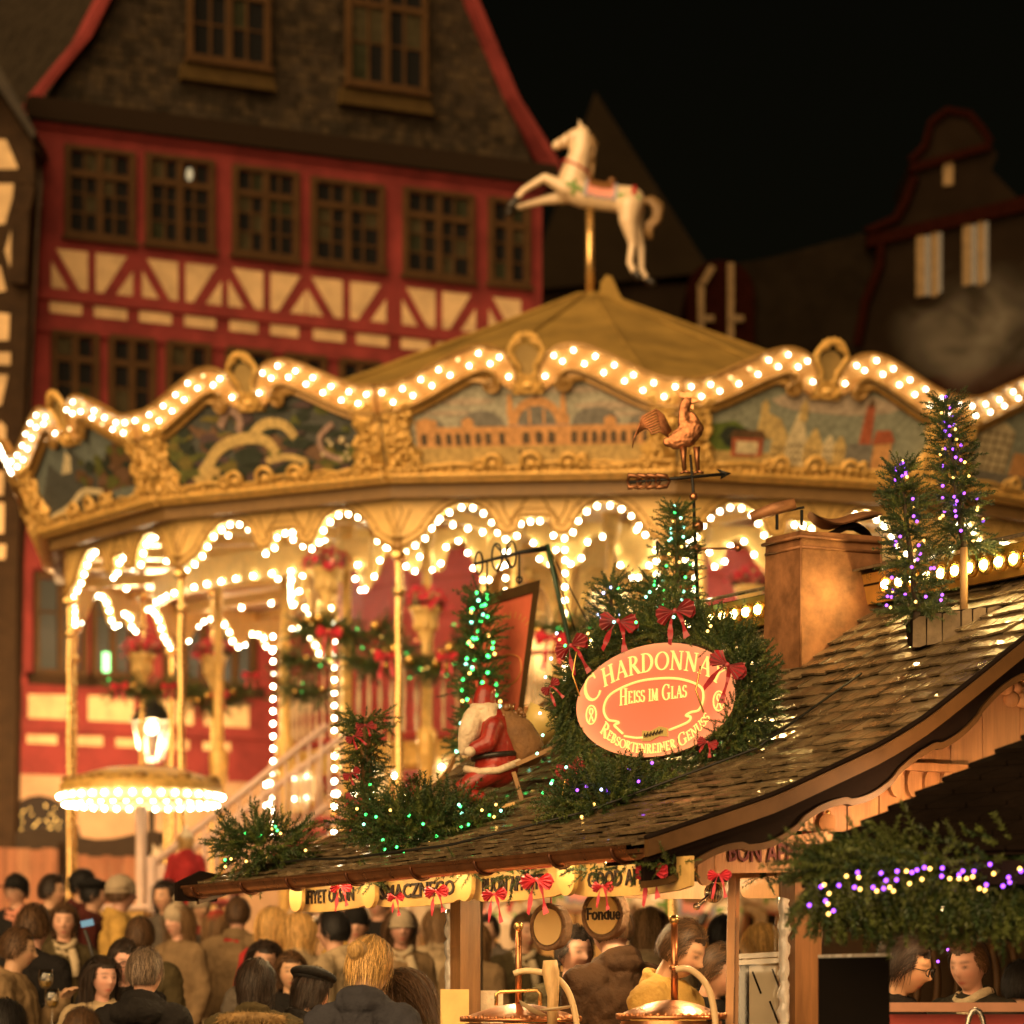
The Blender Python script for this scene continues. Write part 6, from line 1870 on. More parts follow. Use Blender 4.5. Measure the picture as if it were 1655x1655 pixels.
# serif capitals drawn stroke by stroke
def arcp(cx, cy, rx, ry, a0, a1, n=14): return [(cx + rx * math.cos(math.radians(a)), cy + ry * math.sin(math.radians(a))) for a in np.linspace(a0, a1, n)]
TH, TN = .13, .055
def stem(x, s=True, y0=0, y1=1): return [([(x, y0), (x, y1)], TH)] + ([([(x - .13, y0), (x + .13, y0)], TN), ([(x - .13, y1), (x + .13, y1)], TN)] if s else [])
GL = {
 'C': (.86, [(arcp(.47, .5, .40, .48, 50, 310), 'm'), ([(.74, .72), (.74, .98)], TN)]), 'H': (.90, stem(.17) + stem(.73) + [([(.17, .52), (.73, .52)], TN)]),
 'A': (.84, [([(.10, 0), (.42, 1)], TN), ([(.42, 1), (.74, 0)], TH), ([(.22, .34), (.62, .34)], TN), ([(0, 0), (.2, 0)], TN), ([(.62, 0), (.86, 0)], TN)]),
 'R': (.82, stem(.17) + [(arcp(.32, .76, .27, .24, -90, 90), 'm2'), ([(.17, 1), (.32, 1)], TN), ([(.17, .52), (.34, .52)], TN), ([(.38, .5), (.76, 0)], TH), ([(.7, 0), (.85, 0)], TN)]),
 'D': (.92, stem(.17) + [(arcp(.32, .5, .47, .5, -90, 90), 'm2'), ([(.17, 1), (.34, 1)], TN), ([(.17, 0), (.34, 0)], TN)]), 'O': (.96, [(arcp(.48, .5, .42, .48, 0, 360, 26), 'm')]),
 'N': (.92, [([(.16, 0), (.16, 1)], TN), ([(.76, 0), (.76, 1)], TN), ([(.14, 1), (.76, .02)], TH), ([(.04, 0), (.28, 0)], TN), ([(.64, 1), (.88, 1)], TN), ([(.03, 1), (.16, 1)], TN)]),
 'Y': (.80, [([(.06, 1), (.40, .48)], TH), ([(.74, 1), (.40, .48)], TN), ([(.40, 0), (.40, .5)], TH), ([(.27, 0), (.53, 0)], TN), ([(0, 1), (.2, 1)], TN), ([(.64, 1), (.84, 1)], TN)]),
 'E': (.72, stem(.17) + [([(.17, 1), (.6, 1)], TN), ([(.17, .52), (.5, .52)], TN), ([(.17, 0), (.64, 0)], TN), ([(.6, .84), (.6, 1)], TN), ([(.64, 0), (.64, .18)], TN)]), 'I': (.40, stem(.2)),
 'S': (.64, [(arcp(.31, .74, .22, .24, 40, 260), 'm'), (arcp(.31, .26, .24, .26, 80, -140), 'm'), ([(.52, .78), (.52, .98)], TN), ([(.08, .02), (.08, .22)], TN)]),
 'M': (1.06, [([(.14, 0), (.17, 1)], TN), ([(.17, 1), (.52, .05)], TH), ([(.52, .05), (.85, 1)], TN), ([(.87, 0), (.85, 1)], TH), ([(.02, 0), (.26, 0)], TN), ([(.74, 0), (1.0, 0)], TN)]),
 'G': (.92, [(arcp(.47, .5, .40, .48, 50, 320), 'm'), ([(.74, .72), (.74, .96)], TN), ([(.76, .08), (.76, .42)], TH), ([(.62, .42), (.88, .42)], TN)]),
 'L': (.70, stem(.17) + [([(.17, 0), (.62, 0)], TN), ([(.62, 0), (.62, .2)], TN)]), 'B': (.78, stem(.17) + [(arcp(.32, .76, .24, .24, -90, 90), 'm2'), (arcp(.34, .26, .30, .26, -90, 90), 'm2'), ([(.17, 1), (.32, 1)], TN), ([(.17, 0), (.34, 0)], TN), ([(.17, .52), (.34, .52)], TN)]),
 'T': (.78, stem(.39) + [([(.05, 1), (.73, 1)], TN), ([(.05, .84), (.05, 1)], TN), ([(.73, .84), (.73, 1)], TN)]),
 'U': (.88, [([(.17, .3), (.17, 1)], TH), (arcp(.44, .3, .27, .30, 180, 360), TN), ([(.71, .3), (.71, 1)], TN), ([(.04, 1), (.30, 1)], TN), ([(.60, 1), (.82, 1)], TN)]),
}
def glyph(mb, ch, org, ang, h, d0, wk=1.0):
    """one capital: org = baseline start on the sign, ang = turn, h = height"""
    w, strokes = GL[ch]
    ca, sa = math.cos(ang), math.sin(ang)
    def tr(x, y): x *= h * wk; y *= h; return (org[0] + x * ca - y * sa, org[1] + x * sa + y * ca)
    for i, (pts, th) in enumerate(strokes):
        n = len(pts); L, R = [], []
        for j in range(n):
            a, b = pts[max(j - 1, 0)], pts[min(j + 1, n - 1)]
            tx, ty = b[0] - a[0], b[1] - a[1]; l = math.hypot(tx, ty) + 1e-9
            if isinstance(th, str): t = TN + (TH - TN) * abs(ty / l) ** 1.5
            else: t = th
            nx, ny = -ty / l * t / 2, tx / l * t / 2
            L.append(tr(pts[j][0] + nx, pts[j][1] + ny)); R.append(tr(pts[j][0] - nx, pts[j][1] - ny))
        mb.strip(L, R, ST, .018, d0 + .0007 * i)


def ell_text(s, ea, eb, a0, a1, h, name, m, up=True, caps=()):
    """capitals along an ellipse from angle a0 to a1 (degrees)"""
    N = 200; A = np.radians(np.linspace(a0, a1, N)); X, Y = ea * np.cos(A), eb * np.sin(A)
    l = np.concatenate([[0], np.cumsum(np.hypot(np.diff(X), np.diff(Y)))])
    ws = [(.42 if c == ' ' else GL[c][0]) * (1.45 if i in caps else 1) for i, c in enumerate(s)]
    tot = sum(ws); pos = 0
    for i, c in enumerate(s):
        if c != ' ':
            q = (pos) / tot * l[-1]; q2 = (pos + ws[i]) / tot * l[-1]
            x0, y0 = np.interp(q, l, X), np.interp(q, l, Y); x1, y1 = np.interp(q2, l, X), np.interp(q2, l, Y)
            an = math.atan2(y1 - y0, x1 - x0); hh = h * (1.45 if i in caps else 1)
            wk = math.hypot(x1 - x0, y1 - y0) / (GL[c][0] * hh) * .93
            mb = MB(); dy = -.35 * (hh - h)
            glyph(mb, c, (x0 - dy * math.sin(an), y0 + dy * math.cos(an)), an, hh, .024, wk); mb.ob(name, m, sgn)
        pos += ws[i]


ell_text('CHARDONNAY', .45, .130, 174, 12, .080, 'letter', m_text_gold, caps=(0,))
ell_text('REBSORTENREINER GENUSS', .415, .232, 208, 334, .040, 'letter', m_text_gold, caps=(0, 16))
ws = [(.42 if c == ' ' else GL[c][0]) for c in 'HEISS IM GLAS']; x = -.235; kx = .47 / (sum(ws) + .9)
for i, c in enumerate('HEISS IM GLAS'):
    f = 1.35 if i in (0, 9) else 1.0
    if c != ' ': mb = MB(); glyph(mb, c, (x, -.002 if f == 1 else -.006), 0, .052 * f, .024, kx / .052 * .92); mb.ob('letter', m_text_gold, sgn)
    x += ws[i] * kx * f
mb = MB()
loop = [(-.20, -.145), (-.23, -.12), (-.255, -.095), (-.225, -.085), (-.25, -.075), (-.30, -.06), (-.325, 0), (-.28, .07), (-.14, .115), (0, .125), (.16, .11), (.29, .06), (.315, 0), (.29, -.06), (.235, -.07), (.205, -.085), (.235, -.095), (.215, -.12), (.10, -.15)]
loop = [(a * 1.05, b * .84 - .012) for a, b in loop]; lp_ = smooth_path(loop, 5); mb.tube([ST(a, b, .024) for a, b in lp_], .0058, 5)
mb.tube([ST(a, b, .024) for a, b in smooth_path([(-.20, -.145), (-.12, -.158), (-.06, -.16)], 4)], .005, 5)
mb.ob('scroll_line', m_text_gold, sgn, smooth='all')
mb = MB(); top = [(-.075, -.128), (-.02, -.135), (.04, -.118), (.09, -.128)]; bot = [(-.08, -.175), (-.02, -.178), (.04, -.160), (.095, -.166)]
mb.strip(top, bot, ST, .018, .026); bn = mb.ob('ribbon_plaque', mat('gold_plaque', (.75, .60, .22), .4, .3), sgn)
mb = MB()
for i in range(6): x0 = -.062 + i * .022; mb.tube([ST(x0, -.163 + i * .002, .028), ST(x0 + .006, -.142 + i * .002, .028), ST(x0 + .013, -.160 + i * .002, .028), ST(x0 + .02, -.146 + i * .002, .028)], .0028, 4)
mb.ob('script_lettering', m_text_dark, bn)
for sgx in (-1, 1):
    mb = MB(); cx_ = sgx * .43; mb.tube([ST(cx_ + .035 * math.cos(t), -.035 + .042 * math.sin(t), .024) for t in np.linspace(0, 2 * PI, 21)], .004, 4)
    mb.tube([ST(cx_ + .012 * math.cos(t), -.02 + .014 * math.sin(t), .024) for t in np.linspace(0, 2 * PI, 12)], .004, 4); mb.tube([ST(cx_ - .015, -.065, .024), ST(cx_, -.036, .024), ST(cx_ + .015, -.065, .024)], .004, 4); mb.ob('emblem', m_text_gold, sgn)
mb = MB()
for a in (-.40, .42): mb.bar(ST(a, -.2, -.06), ST(a, -.62, -.06), .035, .035, SU)
mb.ob('support_post', m_post, sgn)

# wreath
wr = thing('wreath', ST(0, -.42, 0), 'bushy fir wreath with red bows framing the glowing oval sign', 'wreath')
r = np.random.RandomState(8); pos, dr = [], []
for i in range(2300):
    t = r.rand() * 2 * PI
    th = .080 + .02 * math.sin(3 * t + 1) + (.03 if math.sin(t) < -.2 else 0) + (.02 if math.cos(t) < -.6 else 0) - (.025 if math.cos(t) > .3 else 0)
    e = r.randn(3); e /= np.linalg.norm(e); rr = th * r.rand() ** .5
    ca, cb = (SA + (.07 if math.cos(t) > 0 else .10)) * math.cos(t), (SB + .085) * math.sin(t)
    da, db = e[0] * rr, e[1] * rr
    pos.append(np.array(ST(ca + da + .02 * max(0, math.cos(t)), cb + db, -.035 + e[2] * rr * .8)))
    od = SU * (math.cos(t) * .8 + .7 * e[0]) + Vector((0, 0, 1)) * (math.sin(t) * .8 + .7 * e[1]) + SN * (.15 + .3 * e[2]) + (SU * -math.sin(t) + Vector((0, 0, math.cos(t)))) * (.5 if r.rand() < .6 else -.3)
    dr.append(np.array(od))
for i in range(620):
    t = r.rand() * 2 * PI; e = r.randn(3) * .02
    pos.append(np.array(ST((SA + .045) * math.cos(t) + e[0], (SB + .045) * math.sin(t) + e[1], .02 + abs(e[2]))))
    dr.append(np.array(SU * (math.cos(t) * .4 - math.sin(t) + r.randn() * .5) + Vector((0, 0, 1)) * (math.sin(t) * .4 + math.cos(t) + r.randn() * .5) + SN * .5))
link('fir_twigs', foliage('fir_twigs', pos, dr, [m_needle, m_needle, m_needle2], .62, seed=9), wr)
for a, b, s, ro in ((-.45, .27, .085, .35), (-.12, .35, .095, -.2), (.26, .36, .095, .15), (.60, .10, .09, -.5), (-.46, -.27, .075, .25), (-.60, .10, .05, .6), (-.05, -.30, .05, 0), (.47, -.22, .05, -.3)):
    c = ST(a, b, .12); bow(wr, c, s, m_red_rib, SN * .6 + Vector((0, -.6, 0)), roll=ro, tails=1.25 if b > -.2 else .9)
mb = MB()
for a, b in ((-.33, .23), (.5, .1), (-.40, -.3)):
    mb.tube([ST(a, b, .19), ST(a - .03, b - .1, .19), ST(a + .02, b - .2, .19)], .004, 4)
mb.ob('gold_cord', m_ball, wr, smooth='all')
lp = []
kin = []
for a, b, kd in ((-.52, .33, 'b'), (-.50, .30, 'w'), (-.46, .27, 'g'), (-.60, .14, 'c'), (-.64, -.02, 'c'), (-.62, -.12, 'c'), (-.66, -.2, 'c'), (-.55, -.33, 'g'), (-.62, -.38, 'g'), (-.2, .36, 'g'), (.03, .33, 'g'), (.5, .25, 'w'), (.52, .27, 'w'), (-.02, -.31, 'p'), (.28, .33, 'c'), (-.56, .22, 'b'), (-.30, .31, 'w'), (-.12, .345, 'c')):
    link('fairy_light', LED[kd], wr, loc=ST(a, b, .15))

# fir cluster on the roof below the wreath, purple lights
def bush(name, cx, cy, Y, rx, rz, n, lab, seed, ll, cat='garland', group='fir garlands on the stall roof', ry=.10, scale=1.0, mats=None, bigled=False, spr=None):
    c = P(cx, cy, Y); root = thing(name, c - Vector((0, 0, rz)), lab, cat, group)
    r = np.random.RandomState(seed); pos, dr = [], []
    for i in range(n):
        e = r.randn(3); e /= np.linalg.norm(e); q = r.rand() ** .4
        pos.append(np.array([c.x + e[0] * rx * q, c.y + e[1] * ry * q, c.z + e[2] * rz * q])); dr.append(e + np.array([0, -.3, .1]) + .4 * r.randn(3))
    link('fir_twigs', foliage('fir_twigs', pos, dr, mats or [m_needle, m_needle, m_needle2], scale, seed=seed, spr=spr), root)
    D = LEDBIG if bigled else LED
    for x, y, kd in ll: link('fairy_light', D[kd], root, loc=P(x, y, Y - ry * 1.02))
    return root


bush('garland', 1000, 1300, 15.2, .27, .11, 520, 'fir bundle with purple lights on the roof below the wreath', 41,
     [(933, 1277, 'p'), (948, 1271, 'p'), (972, 1276, 'b'), (982, 1277, 'p'), (1032, 1263, 'p'), (1054, 1233, 'p'), (1022, 1305, 'p'), (988, 1320, 'p'), (960, 1352, 'p'), (1078, 1292, 'w'), (1082, 1304, 'p'), (960, 1300, 'w'), (915, 1240, 'c'), (891, 1266, 'c'), (1005, 1330, 'w'), (940, 1320, 'w')])
rg = random.Random(9)
bush('garland', 690, 1335, 16.1, .36, .12, 560, 'thick fir garland with green lights along the eave before the Santa', 42,
     [(rg.uniform(575, 810), rg.uniform(1300, 1385), rg.choice('gggcw')) for _ in range(34)])
bush('garland', 425, 1368, 17.0, .21, .10, 260, 'fir bush with green lights at the far end of the gutter', 43, [(rg.uniform(360, 500), rg.uniform(1335, 1405), rg.choice('gwwg')) for _ in range(12)])
mb = MB(); mb.tube([roof_pt(.3, .05, .05), roof_pt(.9, .08, .055), roof_pt(1.5, .03, .05), roof_pt(2.4, .1, .05), roof_pt(2.9, .5, .05), roof_pt(3.3, 1.1, .045), roof_pt(3.35, 1.6, .045)], .006, 5)
mb.ob('cable', m_iron, None, smooth='all', label='thin black cable lying across the shingled roof', cat='cable')
# wrapped post with bows
wp = thing('wrapped_post', P(590, 1310, 16.6), 'post wrapped in fir with small red bows at the far end of the roof', 'post')
mb = MB(); mb.tube([P(592, 1330, 16.6), P(592, 1160, 16.6)], .028, 8); mb.ob('pole', m_post, wp, smooth='all')
r = np.random.RandomState(4); pos, dr = [], []
for i in range(260):
    h = r.rand(); a = r.rand() * 2 * PI; c = P(590, 1320 - 165 * h, 16.6); rr = .028 + (.03 if h > .85 else 0)
    pos.append(np.array([c.x + rr * math.cos(a), c.y + rr * math.sin(a), c.z])); dr.append(np.array([math.cos(a), math.sin(a), .5 * r.randn()]))
link('fir_twigs', foliage('fir_twigs', pos, dr, [m_needle, m_needle2], .75, seed=4), wp)
for x, y, ro in ((590, 1172, 0), (572, 1190, .6), (568, 1250, .5), (572, 1290, -.4), (566, 1325, .3)): bow(wp, P(x, y, 16.45), .045, m_red_rib, roll=ro)
for x, y, kd in ((598, 1268, 'g'), (599, 1290, 'c')): link('fairy_light', LED[kd], wp, loc=P(x, y, 16.48))

# ------------------------------------------------------------------ Santa on a sledge
YQ = 16.5
qs = YQ / FPX
sa_ = thing('santa_figure', P(790, 1290, YQ), 'painted Santa figure with white beard and brown sack riding a sledge', 'figure')
def Q(x, y, d=0.0): return P(x, y, YQ) + Vector((0, -d, 0))
m_sr = mat('santa_red_enamel', (.31, .024, .015), .4, var=.45, vscale=18, bump=.25, bscale=40, coat=.2)
m_sw = mat('santa_white', (.72, .58, .40), .6, var=.25, vscale=25, bump=.3, bscale=60)
m_skin0 = mat('painted_skin', (.62, .30, .18), .5)
mb = MB()
chain(mb, [Q(796, 1172), Q(804, 1205), Q(803, 1238)], [.085, .098, .105])
chain(mb, [Q(796, 1246), Q(768, 1262), Q(750, 1274)], [.062, .055, .045]); chain(mb, [Q(800, 1246, .06), Q(772, 1262, .075), Q(752, 1274, .075)], [.06, .052, .043])
chain(mb, [Q(798, 1176, .08), Q(790, 1204, .11), Q(768, 1212, .10)], [.046, .042, .034]); chain(mb, [Q(790, 1174, -.07), Q(768, 1206, -.09)], [.046, .036])
link('robe', remesh(mb, .009, 'robe', m_sr, 3), sa_)
mb = MB(); chain(mb, [Q(782, 1142), Q(784, 1122), Q(792, 1118)], [.058, .05, .03]); link('hat', remesh(mb, .008, 'hat', m_sr, 2), sa_)
mb = MB(); mb.tube([Q(783 + 17 * math.cos(a), 1143 + 3 * math.sin(a), .055 * math.sin(a)) for a in np.linspace(0, 2 * PI, 17)], .022, 7); mb.ob('hat_trim', m_sw, sa_, smooth='all')
mb = MB(); mb.ball(Q(777, 1156), (.055, .05, .06), 12, 8); mb.ball(Q(760, 1155), (.012, .012, .012), 8, 6); mb.ob('face', m_skin0, sa_, smooth='all')
mb = MB(); chain(mb, [Q(768, 1160, .03), Q(759, 1185, .04), Q(750, 1212, .02)], [.055, .055, .03]); chain(mb, [Q(788, 1152, .03), Q(792, 1166, .04)], [.05, .045]); chain(mb, [Q(762, 1165, .03), Q(772, 1172, .045)], [.03, .03])
me = remesh(mb, .008, 'beard', m_sw, 1); V = co_of(me)
for i in range(len(V)): V[i] += .004 * np.array(noise.noise_vector(Vector((V[i][0] * 60, V[i][1] * 60, V[i][2] * 18))))
me.vertices.foreach_set('co', V.ravel()); link('beard', me, sa_)
mb = MB(); mb.tube([Q(800 + 36 * math.cos(a), 1222 - 4 * math.cos(a), .105 * math.sin(a)) for a in np.linspace(0, 2 * PI, 21)], .014, 6); mb.ob('belt', m_hoof, sa_, smooth='all')
mb = MB(); mb.tube([Q(752, 1244, .06), Q(775, 1250, .11), Q(805, 1248, .12), Q(838, 1234, .07), Q(842, 1230, -.05)], .018, 7); mb.ob('robe_trim', m_sw, sa_, smooth='all')
mb = MB(); mb.ball(Q(760, 1218, .12), (.03, .03, .025), 8, 6); mb.ob('mitten', m_sw, sa_, smooth='all')
for d in (.0, .09): mb = MB(); chain(mb, [Q(748, 1276, d), Q(762, 1288, d), Q(776, 1290, d)], [.04, .036, .03]); mb.ob('boot', m_sr if d else m_sw, sa_, smooth='all')
mb = MB(); chain(mb, [Q(852, 1210), Q(836, 1185), Q(818, 1160), Q(812, 1148)], [.085, .085, .05, .02])
me = remesh(mb, .009, 'sack', mat('brown_sackcloth', (.20, .10, .035), .8, var=.3, vscale=12, bump=.4, bscale=50), 2); link('sack', me, sa_)
mb = MB()
for i in range(14): mb.ball(Q(808 + rg.uniform(0, 40), 1150 + rg.uniform(-8, 12), rg.uniform(-.04, .05)), rg.uniform(.012, .022), 6, 5)
mb.ob('sack_goods', m_saddle, sa_, smooth='all')
m_sled = mat('sledge_wood', (.30, .16, .05), .5, var=.3)
for d in (-.07, .09):
    mb = MB(); mb.tube([Q(712, 1262, d), Q(728, 1240, d), Q(734, 1225, d)], .008, 5); mb.ob('sledge_front', m_sled, sa_)
    mb = MB(); mb.bar(Q(834, 1238, d), Q(892, 1212, d), .02, .02); mb.ob('sledge_rail', m_sled, sa_)
    mb = MB(); mb.bar(Q(830, 1250, d), Q(845, 1300, d), .02, .03, (0, 1, 0)); mb.bar(Q(798, 1312, d), Q(884, 1288, d), .025, .03); mb.ob('sledge_leg', m_sled, sa_)
mb = MB(); mb.bar(Q(805, 1312, .12), Q(840, 1304, .12), .005, .04); mb.ob('tag_plate', m_sign, sa_)
# cream spotlight bowl behind the Santa
sp = thing('spotlight', P(876, 1180, 16.9), 'pale yellow spotlight housing tilted behind the Santa', 'spotlight')
mb = MB(); M = Matrix.Rotation(.5, 3, 'Y'); mb.lathe([(.02, -.12), (.06, -.10), (.085, -.02), (.10, .05), (.09, .05), (.07, -.01)], P(878, 1166, 16.9), 18, M); mb.ob('housing', mat('cream_enamel', (.62, .47, .16), .35), sp, smooth='all')
mb = MB(); mb.tube([P(876, 1180, 16.9), P(880, 1230, 16.9)], .01, 6); mb.ob('stand', m_iron, sp)

# ------------------------------------------------------------------ red banner on a wrought-iron bracket
YR = 19.6
bn_ = thing('hanging_banner', P(830, 1150, YR), 'red banner in a brown frame hanging from a scrolled iron bracket', 'banner')
BT = lambda a, b, d: P(a, b, YR - .006 * (a - 790)) + Vector((0, -d, 0))
fr = [(755, 972), (873, 938), (846, 1152), (742, 1160)]
inn = [(768, 985), (861, 958), (837, 1150), (752, 1156)]
for i in range(4):
    j = (i + 1) % 4; mb = MB(); mb.prism([fr[i], fr[j], inn[j], inn[i]], BT, -.02, .03); mb.ob('frame_bar', m_brown, bn_)
mb = MB(); mb.prism(inn, BT, -.01, .005); mb.ob('cloth', mat('terracotta_banner', (.62, .13, .07), .6, var=.1), bn_)
mb = MB()
for k, (r0, r1) in enumerate(((46, 36),)):
    q = [(822 + r0 * 1.0 * math.cos(a) * .9, 1040 - r0 * math.sin(a) * 1.1 - 8 * math.cos(a)) for a in np.linspace(.15, PI - .15, 14)]
    q2 = [(822 + r1 * .9 * math.cos(a), 1040 - r1 * 1.1 * math.sin(a) - 8 * math.cos(a)) for a in np.linspace(.15, PI - .15, 14)]
    for i in range(0, 13): mb.prism([q[i], (q[i][0] * .75 + q[i + 1][0] * .25, q[i][1] * .75 + q[i + 1][1] * .25), (q2[i][0] * .75 + q2[i + 1][0] * .25, q2[i][1] * .75 + q2[i + 1][1] * .25), q2[i]], BT, .006, .009)
mb.ob('faded_lettering', mat('faded_gold_print', (.60, .24, .07), .6), bn_, kind='stuff'); mb = MB()
mb.tube([BT(a, b, .012) for a, b in smooth_path([(800, 1075), (815, 1060), (838, 1062), (842, 1085), (828, 1105), (805, 1108)], 5)], .005, 5)
mb.ob('faded_emblem', mat('faded_gold_print', (.60, .24, .07), .6), bn_)
ib = MB()
IT = lambda x, y: P(x, y, YR - .1)
ib.tube([IT(765, 912), IT(840, 893), IT(884, 886)], [.008, .012, .018], 6)
for cx, cy, rx, ry in ((774, 910, 6, 18), (803, 900, 8, 22), (826, 896, 8, 22)): ib.tube([IT(cx + rx * math.cos(a), cy + ry * math.sin(a)) for a in np.linspace(0, 2 * PI, 17)], .006, 5)
ib.tube([IT(800, 880), IT(815, 898), IT(828, 918)], .005, 5); ib.tube([IT(803, 925), IT(815, 898), IT(826, 878)], .005, 5)
for x, y0, y1 in ((787, 905, 968), (839, 893, 945)): ib.tube([IT(x, y0), IT(x, y1)], .006, 5); ib.tube([IT(x + 5 * math.cos(a), y1 - 8 + 5 * math.sin(a)) for a in np.linspace(0, 2 * PI, 9)], .005, 4)
ib.ob('scroll_bracket', m_iron, bn_, smooth='all')
mb = MB(); mb.tube([IT(884, 880), IT(902, 960), IT(926, 1065), IT(930, 1120)], .014, 7); mb.ob('pole', mat('dark_green_pole', (.015, .05, .02), .4), bn_, smooth='all')
mb = MB(); mb.tube([IT(886, 885), IT(950, 1005)], .004, 4); mb.tube([IT(887, 890), IT(930, 1020)], .004, 4); mb.ob('guy_wire', m_iron, bn_)

# ------------------------------------------------------------------ bows and fir sprigs under the eave
for i, (x, y, s, lab) in enumerate(((552, 1432, .06, 'pink bow over the first greeting board'), (706, 1440, .06, 'pink bow at the end of the SMACZNEGO board'), (800, 1445, .06, 'pink bow below the start of the BUON APPETITO board'), (869, 1422, .075, 'large pink bow above the round mirror'),
                                    (975, 1432, .05, 'small pink bow above the fondue sign'), (1054, 1408, .07, 'pink bow with cord left of the gable corner'), (1163, 1414, .05, 'red bow beneath the BON APPÉTIT board'), (640, 1450, .045, 'small pink ribbon under the SMACZNEGO board'))):
    Y = HT(hut_u(min(x, 1060), 0), 0, 0).y - .02
    bow(None, P(x, y, Y), s, m_pink_rib, (-.5, -.86, 0), lab=lab, cat='bow', group='bows under the eave', tails=1.4)
for i, (x, y, rx) in enumerate(((600, 1420, .06), (755, 1402, .05), (845, 1412, .10), (950, 1405, .08), (1030, 1396, .10), (1085, 1395, .10), (1235, 1415, .06))):
    Y = HT(hut_u(min(x, 1080), 0.02), .02, 0).y if x < 1100 else 14.2
    bush('fir_sprig', x, y, Y, rx, .02, 22, ['fir sprig above the bracket between the first two greeting boards', 'fir sprig above the bracket after the SMACZNEGO board', 'fir sprig over the round mirror', 'fir sprig over the fondue sign', 'fir sprig left of the corded bow', 'fir sprig right of the corded bow', 'fir sprig beside the corner post'][i], 60 + i, [], cat='fir sprig', group='fir sprigs under the eave', ry=.03, scale=.7)

# ------------------------------------------------------------------ hanging round signs
m_bark = mat('bark_rim', (.22, .12, .06), .85, var=.4, vscale=30, bump=.6, bscale=60)
for cx, cy, rx, ry, Y, lab, nm in ((886, 1498, 27, 37, 14.9, 'round tree-slice mirror hanging from a bow', 'round_mirror'), (974, 1478, 31, 40, 14.7, 'round tree-slice sign lettered Fondue hanging under the eave', 'round_sign')):
    c = P(cx, cy, Y); s = Y / FPX
    root = thing(nm, c - Vector((0, 0, ry * s)), lab, nm.split('_')[1])
    dr_ = Vector((.80, -.60, 0)); nn = Vector((-.60, -.80, 0))
    R = Matrix((dr_, Vector((0, 0, 1)), nn)).transposed()
    k = rx / (ry * .80); rr = ry * s
    def E(a, b, d): return c + dr_ * a * (rx / .78 * s) + Vector((0, 0, b * rr)) + nn * d
    mb = MB(); mb.prism([(math.cos(t) * (1 + .02 * math.sin(9 * t)), math.sin(t) * (1 + .02 * math.cos(7 * t))) for t in np.linspace(0, 2 * PI, 41)[:40]], E, -.05, 0); mb.ob('wood_slice', m_bark, root)
    mb = MB(); mb.tube([E(.95 * math.cos(t), .95 * math.sin(t), .0) for t in np.linspace(0, 2 * PI, 41)], .010, 6); mb.ob('bark_ring', m_bark, root, smooth='all')
    mb = MB(); mb.prism([(.80 * math.cos(t), .80 * math.sin(t)) for t in np.linspace(0, 2 * PI, 33)[:32]], E, .0, .006)
    if nm == 'round_mirror':
        fo = mb.ob('mirror_face', mat('painted_warm_reflection', (.80, .55, .24), .2, coat=1.0), root)  # the mirror's warm reflections are put into this cream colour
    else:
        fo = mb.ob('face', m_sign, root)
        place(text_mesh('Fondue', .058), 'lettering', m_text_dark, root, E(.1, 0, .010), dr_, (0, 0, 1), 1.0, 1.25)
    mb = MB(); mb.tube([E(0, 1, -.02), E(0, 1.5, -.02)], .004, 4); mb.ob('cord', m_redst, root)

# ------------------------------------------------------------------ copper fondue pots on the counter
def pot(cx, Y, half, ytop, yrim, rod, lab):
    root = thing('copper_pot', P(cx, 1655, Y) + Vector((0, 0, -.25)), lab, 'pot', 'copper pots on the counter')
    s = Y / FPX; c = P(cx, yrim, Y); R = half * s; h = (yrim - ytop) * s
    mb = MB(); mb.lathe([(R, -.004), (R * 1.02, .0), (R * 1.02, .008), (R * .97, .014), (R * .8, h * .42), (R * .5, h * .76), (R * .22, h * .95), (.02, h)], c, 40)
    me = mb.mesh('lid', m_copper, 'all'); link('lid', me, root)
    mb = MB()
    for i in range(44): a = 2 * PI * i / 44; mb.ball(c + Vector((R * .985 * math.cos(a), R * .985 * math.sin(a), .012)), .010, 6, 5)
    mb.ob('beaded_rim', m_copper, root, smooth='all')
    mb = MB(); mb.lathe([(R * .93, -.01), (R * .95, -.1), (R * .8, -.25), (R * .5, -.29), (0, -.30)], c, 32); mb.ob('kettle', m_copper, root, smooth='all')
    t = P(cx + rod[0], rod[1], Y)
    mb = MB(); mb.tube([Vector((t.x, c.y, c.z + h - .01)), t], .014, 8); mb.lathe([(.018, 0), (.024, .01), (.018, .02)], (t.x, c.y, c.z + h + .12), 10); mb.ob('rod', m_copper, root, smooth='all')
    mb = MB(); mb.ball(t, .021, 10, 8); mb.ob('brass_ball', m_brass, root, smooth='all')
    return root


pt1 = pot(842, 14.9, 97, 1622, 1650, (-4, 1497), 'beaded copper pot lid with rod in the middle of the counter')
pt2 = pot(1085, 14.1, 88, 1616, 1646, (5, 1487), 'beaded copper pot lid with curved pale hose by the corner')
m_spoon = mat('pale_ladle_wood', (.62, .40, .18), .55, var=.3, vscale=10, stretch=(5, 5, 1))
YK = 14.5
mb = MB()
mb.tube([P(892, 1665, YK), P(894, 1610, YK), P(890, 1570, YK), P(889, 1552, YK)], [.020, .024, .036, .028], 8)
mb.ob('wooden_spoon', m_spoon, None, smooth='all', label='wide wooden spoon standing upright before the first copper pot', cat='spoon')
mb = MB(); mb.tube([P(x, y, YK + .05) for x, y in smooth_path([(830, 1574), (850, 1569), (885, 1574), (910, 1590), (925, 1620), (934, 1665)], 4)], .013, 8); mb.ob('hose', mat('cream_hose', (.66, .48, .26), .35), pt1, smooth='all')
